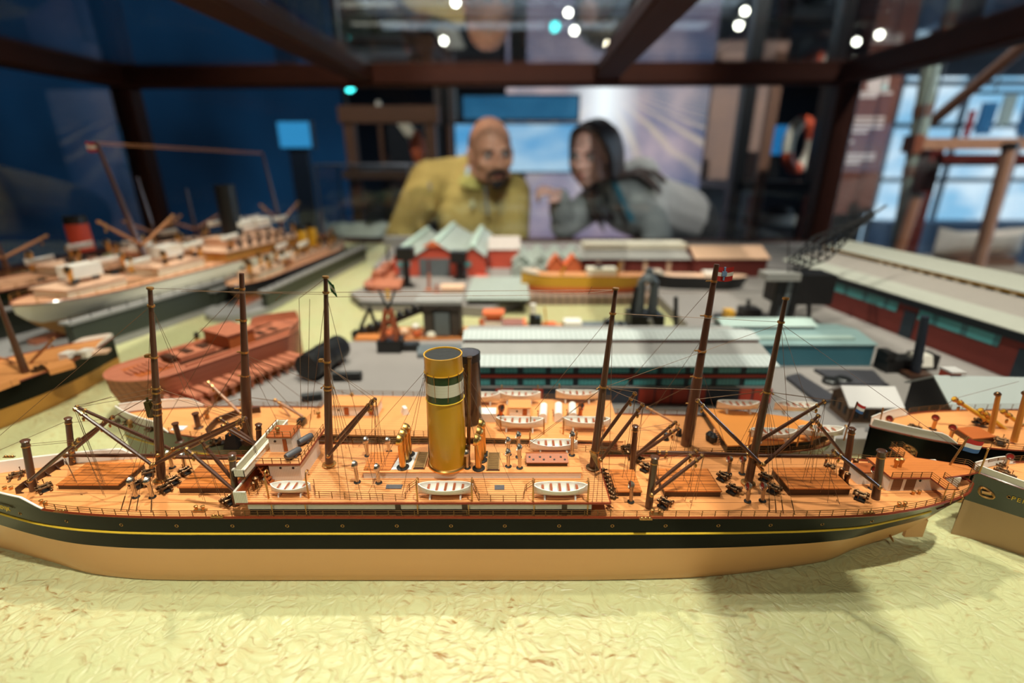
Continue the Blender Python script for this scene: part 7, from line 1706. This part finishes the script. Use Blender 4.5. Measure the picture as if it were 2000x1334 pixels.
for s in (-1, 1):
    hp = pel + V(s * .09, 0, -.03); limb(mb, [hp, V(hp.x + s * .04, 2.42, -.46), V(hp.x + s * .03, 2.52, FZ + .07)], [.085, .058, .042]); limb(mb, [V(hp.x + s * .03, 2.54, FZ + .04), V(hp.x + s * .05, 2.38, FZ + .035)], [.04, .035])
hand(mb, wrR, wrL - wrR + V(-.2, 0, -.5), (0, -1, 0), 1); hand(mb, wrL, V(0, .05, -1), (0, -1, 0), -1)
body = remesh(mb, 'body', skin('skin_man', (226, 156, 122)), man, .0058, 5)
mb = MB()
limb(mb, [pel + V(0, .02, .0), pel.lerp(che, .4), che + V(0, .0, .0)], [.160, .165, .158]); ellv(mb, che + V(0, -.02, .01), (.19, .13, .15), R(-8)); limb(mb, [shR, che + V(-.01, .02, .045), shL], [.085, .125, .085])
for a, b, c in ((shR, elR, wrR), (shL, elL, wrL)): limb(mb, [a, a.lerp(b, .5), b, b.lerp(c, .5), c], [.088, .080, .072, .062, .046])
limb(mb, [che + V(.02, -.05, .03), nck + V(.0, .03, -.035)], [.11, .085])
ellv(mb, V(-.17, 2.09, .04), (.155, .10, .16))
for k in range(6):
    a = k / 5; p = shR.lerp(elR, .25 + .6 * a) + V(.02 * math.sin(k * 2), -.055, -.01); limb(mb, [p + V(-.035, .02, .012), p + V(.04, .0, -.014)], [.022, .02], 8)
m_jk = mat('mustard_fleece', (204, 168, 92), .85, var=.35, scale=14, bump=.004, col2=(160, 128, 64))
jk = remesh(mb, 'jacket', m_jk, man, .0085, 7)
mb = MB(); n0 = nck + V(.01, -.015, .0)
ring = [n0 + V(.088 * math.cos(a), .062 * math.sin(a) + .01, .012 - .035 * max(0, -math.sin(a))) for a in [R(-100 + 300 * k / 18 - 50) for k in range(19)]]
mb.loft([[p + V(0, 0, -.02), p + V(0, 0, .035) + (n0 - p) * .12] + [p + V(0, 0, .035) + (n0 - p) * .12 + V((p - n0).x * .08, (p - n0).y * .1, -.002), p + V((p - n0).x * .22, (p - n0).y * .22, -.022)] for p in ring]); mb.build('collar', mat('collar_mustard', (200, 178, 96), .85, var=.2, scale=20), jk)
MB().loft([[V(-.112 + .004 * k, 2.0 - .012 * k + dy, .205 - .04 * k) for dy in (-.052, -.045)] + [V(-.103 + .004 * k, 2.0 - .012 * k + dy, .205 - .04 * k) for dy in (-.045, -.052)] for k in range(4)]).build('zip', m_iron, jk)
MB().ell(U(912, 342, 1.985), (.014, .007, .036), n=12, m=8).build('white_mark', mat('mark_paleblue', (206, 220, 232), .6), jk)
MB().box(U(829, 366, 2.005), (.026, .008, .030), Matrix.Rotation(R(-35), 3, 'Z')).build('sleeve_badge', mat('badge_grey', (150, 140, 140), .7), jk)
MB().ell(U(919, 402, 1.96), (.010, .006, .018), n=10, m=6).build('chest_logo', mat('logo_pale', (214, 200, 150), .7), jk)
mb = MB()
for s in (-1, 1): hp = pel + V(s * .09, 0, -.03); limb(mb, [hp, V(hp.x + s * .04, 2.42, -.46), V(hp.x + s * .03, 2.53, FZ + .10)], [.125, .082, .072])
limb(mb, [pel + V(-.08, 0, 0), pel + V(.08, 0, 0)], [.14, .14]); remesh(mb, 'trousers', mat('dark_trousers', (44, 48, 60), .9), man, .012, 4)
for s in (-1, 1): hp = pel + V(s * .09, 0, 0); MB().ell((hp.x + s * .04, 2.44, FZ + .05), (.052, .14, .05), n=16, m=8).build('shoe', m_black, man)
face_parts(T, body, mat('brow_dark', (36, 26, 22), .8), mat('iris_dark', (30, 20, 16), .2))
mb = MB(); mb.tube([T @ V(-.034, -.082, -.056), T @ V(-.018, -.103, -.046), T @ V(0, -.108, -.043), T @ V(.018, -.103, -.046), T @ V(.034, -.082, -.056)], [.006, .0085, .008, .0085, .006], 8); mb.build('moustache', mat('beard_dark', (34, 24, 20), .9), body)
mb = MB().ell(T @ V(0, -.080, -.092), (.022, .016, .020), T.to_3x3(), 12, 8)
for s in (-1, 1): mb.tube([T @ V(s * .034, -.078, -.058), T @ V(s * .032, -.078, -.078), T @ V(s * .016, -.084, -.094)], [.005, .006, .007], 6)
mb.build('goatee', mat('beard_dark', (34, 24, 20), .9), body)
mb = MB().ell(T @ V(0, .020, .024), (.0785, .0955, .088), T.to_3x3(), 24, 14); mb.f = [f for f in mb.f if all((T.inverted() @ mb.v[i]).y > -.010 or False for i in f) and all((T.inverted() @ mb.v[i]).z > -.035 and (T.inverted() @ mb.v[i]).z < .085 for i in f)]; mb.mi = [0] * len(mb.f); mb.build('cropped_hair', mat('stubble', (120, 84, 66), .9), body)
# ---- the woman
wo = thing('person', 'woman with long dark hair in a grey jumper, leaning in and pointing', 'person', (.80, 2.35, FZ))
T = HT((.312, 1.955, .308), R(-34), R(12), R(4), 1.0)
shR, shL = V(.395, 2.02, .165), V(.545, 2.10, .225)
elR, wrR, elL, wrL = V(.222, 2.03, .030), V(.186, 1.945, .160), V(.62, 2.04, -.02), V(.52, 1.98, -.16)
pel, che, nck = V(.82, 2.40, .0), V(.52, 2.14, .130), V(.405, 2.035, .235)
mb = MB(); head(mb, T, .95)
limb(mb, [nck + V(.02, .02, -.01), T @ V(0, .03, -.055)], [.052, .050]); limb(mb, [che, nck], [.095, .06])
limb(mb, [pel, pel.lerp(che, .5), che], [.13, .11, .115]); limb(mb, [shR, che + V(0, 0, .04), shL], [.05, .08, .05])
limb(mb, [shR, elR, wrR], [.046, .036, .024]); limb(mb, [shL, elL, wrL], [.046, .036, .026])
for s in (-1, 1):
    hp = pel + V(s * .08, 0, -.03); limb(mb, [hp, V(hp.x + s * .02, 2.34, -.46), V(hp.x + s * .02, 2.44, FZ + .07)], [.085, .055, .038]); limb(mb, [V(hp.x + s * .02, 2.45, FZ + .04), V(hp.x + s * .03, 2.30, FZ + .032)], [.036, .03])
hand(mb, wrR, V(-.55, -.55, .18), (.3, -.5, 1), 1, .9, (.25, 1.0, 1.05, 1.1), 1); hand(mb, wrL, V(-.1, -.2, -1), (0, -1, 0), -1, .9)
body = remesh(mb, 'body', skin('skin_woman', (236, 176, 158)), wo, .0056, 5)
mb = MB()
limb(mb, [pel + V(.0, 0, .02), pel.lerp(che, .5), che], [.158, .152, .150]); limb(mb, [shR, che + V(.01, .01, .05), shL], [.068, .115, .080]); limb(mb, [che + V(0, -.02, .04), nck + V(.03, .02, -.03)], [.105, .075])
for a, b, c in ((shR, elR, wrR.lerp(elR, .12)), (shL, elL, wrL)): limb(mb, [a, a.lerp(b, .5), b, b.lerp(c, .5), c], [.074, .070, .064, .056, .042])
m_jp = mat('grey_jumper', (156, 150, 146), .9, var=.35, scale=18, bump=.004)
jp = remesh(mb, 'jumper', m_jp, wo, .0085, 7)
mb = MB(); mb.loft([[V(.400 + .028 * k, 1.985 - .004 * k, .205 - .05 * k) + V(dx, -.045, 0) for dx in (-.012, .014)] + [V(.400 + .028 * k, 1.985 - .004 * k, .205 - .05 * k) + V(dx, -.035, 0) for dx in (.014, -.012)] for k in range(4)]); mb.build('teal_scarf', mat('teal_cloth', (36, 92, 108), .8), wo)
mb = MB()
for s in (-1, 1): hp = pel + V(s * .08, 0, -.03); limb(mb, [hp, V(hp.x + s * .02, 2.34, -.46), V(hp.x + s * .02, 2.45, FZ + .10)], [.115, .078, .06])
limb(mb, [pel + V(-.07, 0, -.01), pel + V(.07, 0, -.01)], [.135, .135]); remesh(mb, 'trousers', mat('black_trousers', (22, 22, 26), .9), wo, .012, 4)
for s in (-1, 1): hp = pel + V(s * .08, 0, 0); MB().ell((hp.x + s * .03, 2.36, FZ + .045), (.045, .12, .045), n=16, m=8).build('shoe', m_black, wo)
face_parts(T, body, mat('brow_dark', (36, 26, 22), .8), mat('iris_dark', (30, 20, 16), .2))
m_hr = mat('hair_dark', (52, 36, 32), .45, var=.6, scale=90, stretch=(1, 1, .15), col2=(104, 72, 56))
mb = MB()
for i in range(34):                          # strands from the parting, falling beside the face and over the far shoulder
    k_ = (i % 17) / 16; sd = 1 if i < 17 else -1
    p0 = T @ V(sd * .004, -.072 + .125 * k_, .120 - .020 * abs(k_ - .4))
    y_ = -.058 + .125 * k_; o_ = .010 * (1 - k_)
    p1 = T @ V(sd * (.052 + .012 * k_), y_ * .9 - .006, .088 - .004 * k_); p2 = T @ V(sd * (.080 + .004 * k_), y_ + .018 + .02 * (1 - k_), .012); p3 = T @ V(sd * .084, y_ + .040 + .02 * (1 - k_), -.070)
    if sd < 0: e = [p3 + V(.035, -.085, -.055), p3 + V(.062 + .004 * (i % 6), -.130, -.12 - .008 * (i % 5)), p3 + V(.085 + .006 * (i % 7), -.135, -.195 - .012 * (i % 4))]
    else: e = [p3 + V(.030, .02, -.010), p3 + V(.100 + .006 * (i % 6), .035, .004 - .006 * (i % 5)), p3 + V(.165 + .007 * (i % 6), .02, -.040 - .012 * (i % 5))]
    pts = [p0, p1, p2, p3] + e
    sm = []
    for k in range(len(pts) - 1):
        q0, q1, q2, q3 = pts[max(k - 1, 0)], pts[k], pts[k + 1], pts[min(k + 2, len(pts) - 1)]
        for u in (0, .33, .66): sm.append(.5 * (2 * q1 + (q2 - q0) * u + (2 * q0 - 5 * q1 + 4 * q2 - q3) * u * u + (3 * q1 - q0 - 3 * q2 + q3) * u ** 3))
    sm.append(pts[-1]); n_ = len(sm)
    mb.tube(sm, [.0115 * (1 - .75 * max(0, k / n_ - .55) / .45) for k in range(n_)], 8)
mb.ell(T @ V(0, .036, .040), (.079, .092, .086), T.to_3x3(), 22, 14)
remesh(mb, 'hair', m_hr, wo, .0045, 2)
man.location.y += .09; wo.location.y += .09
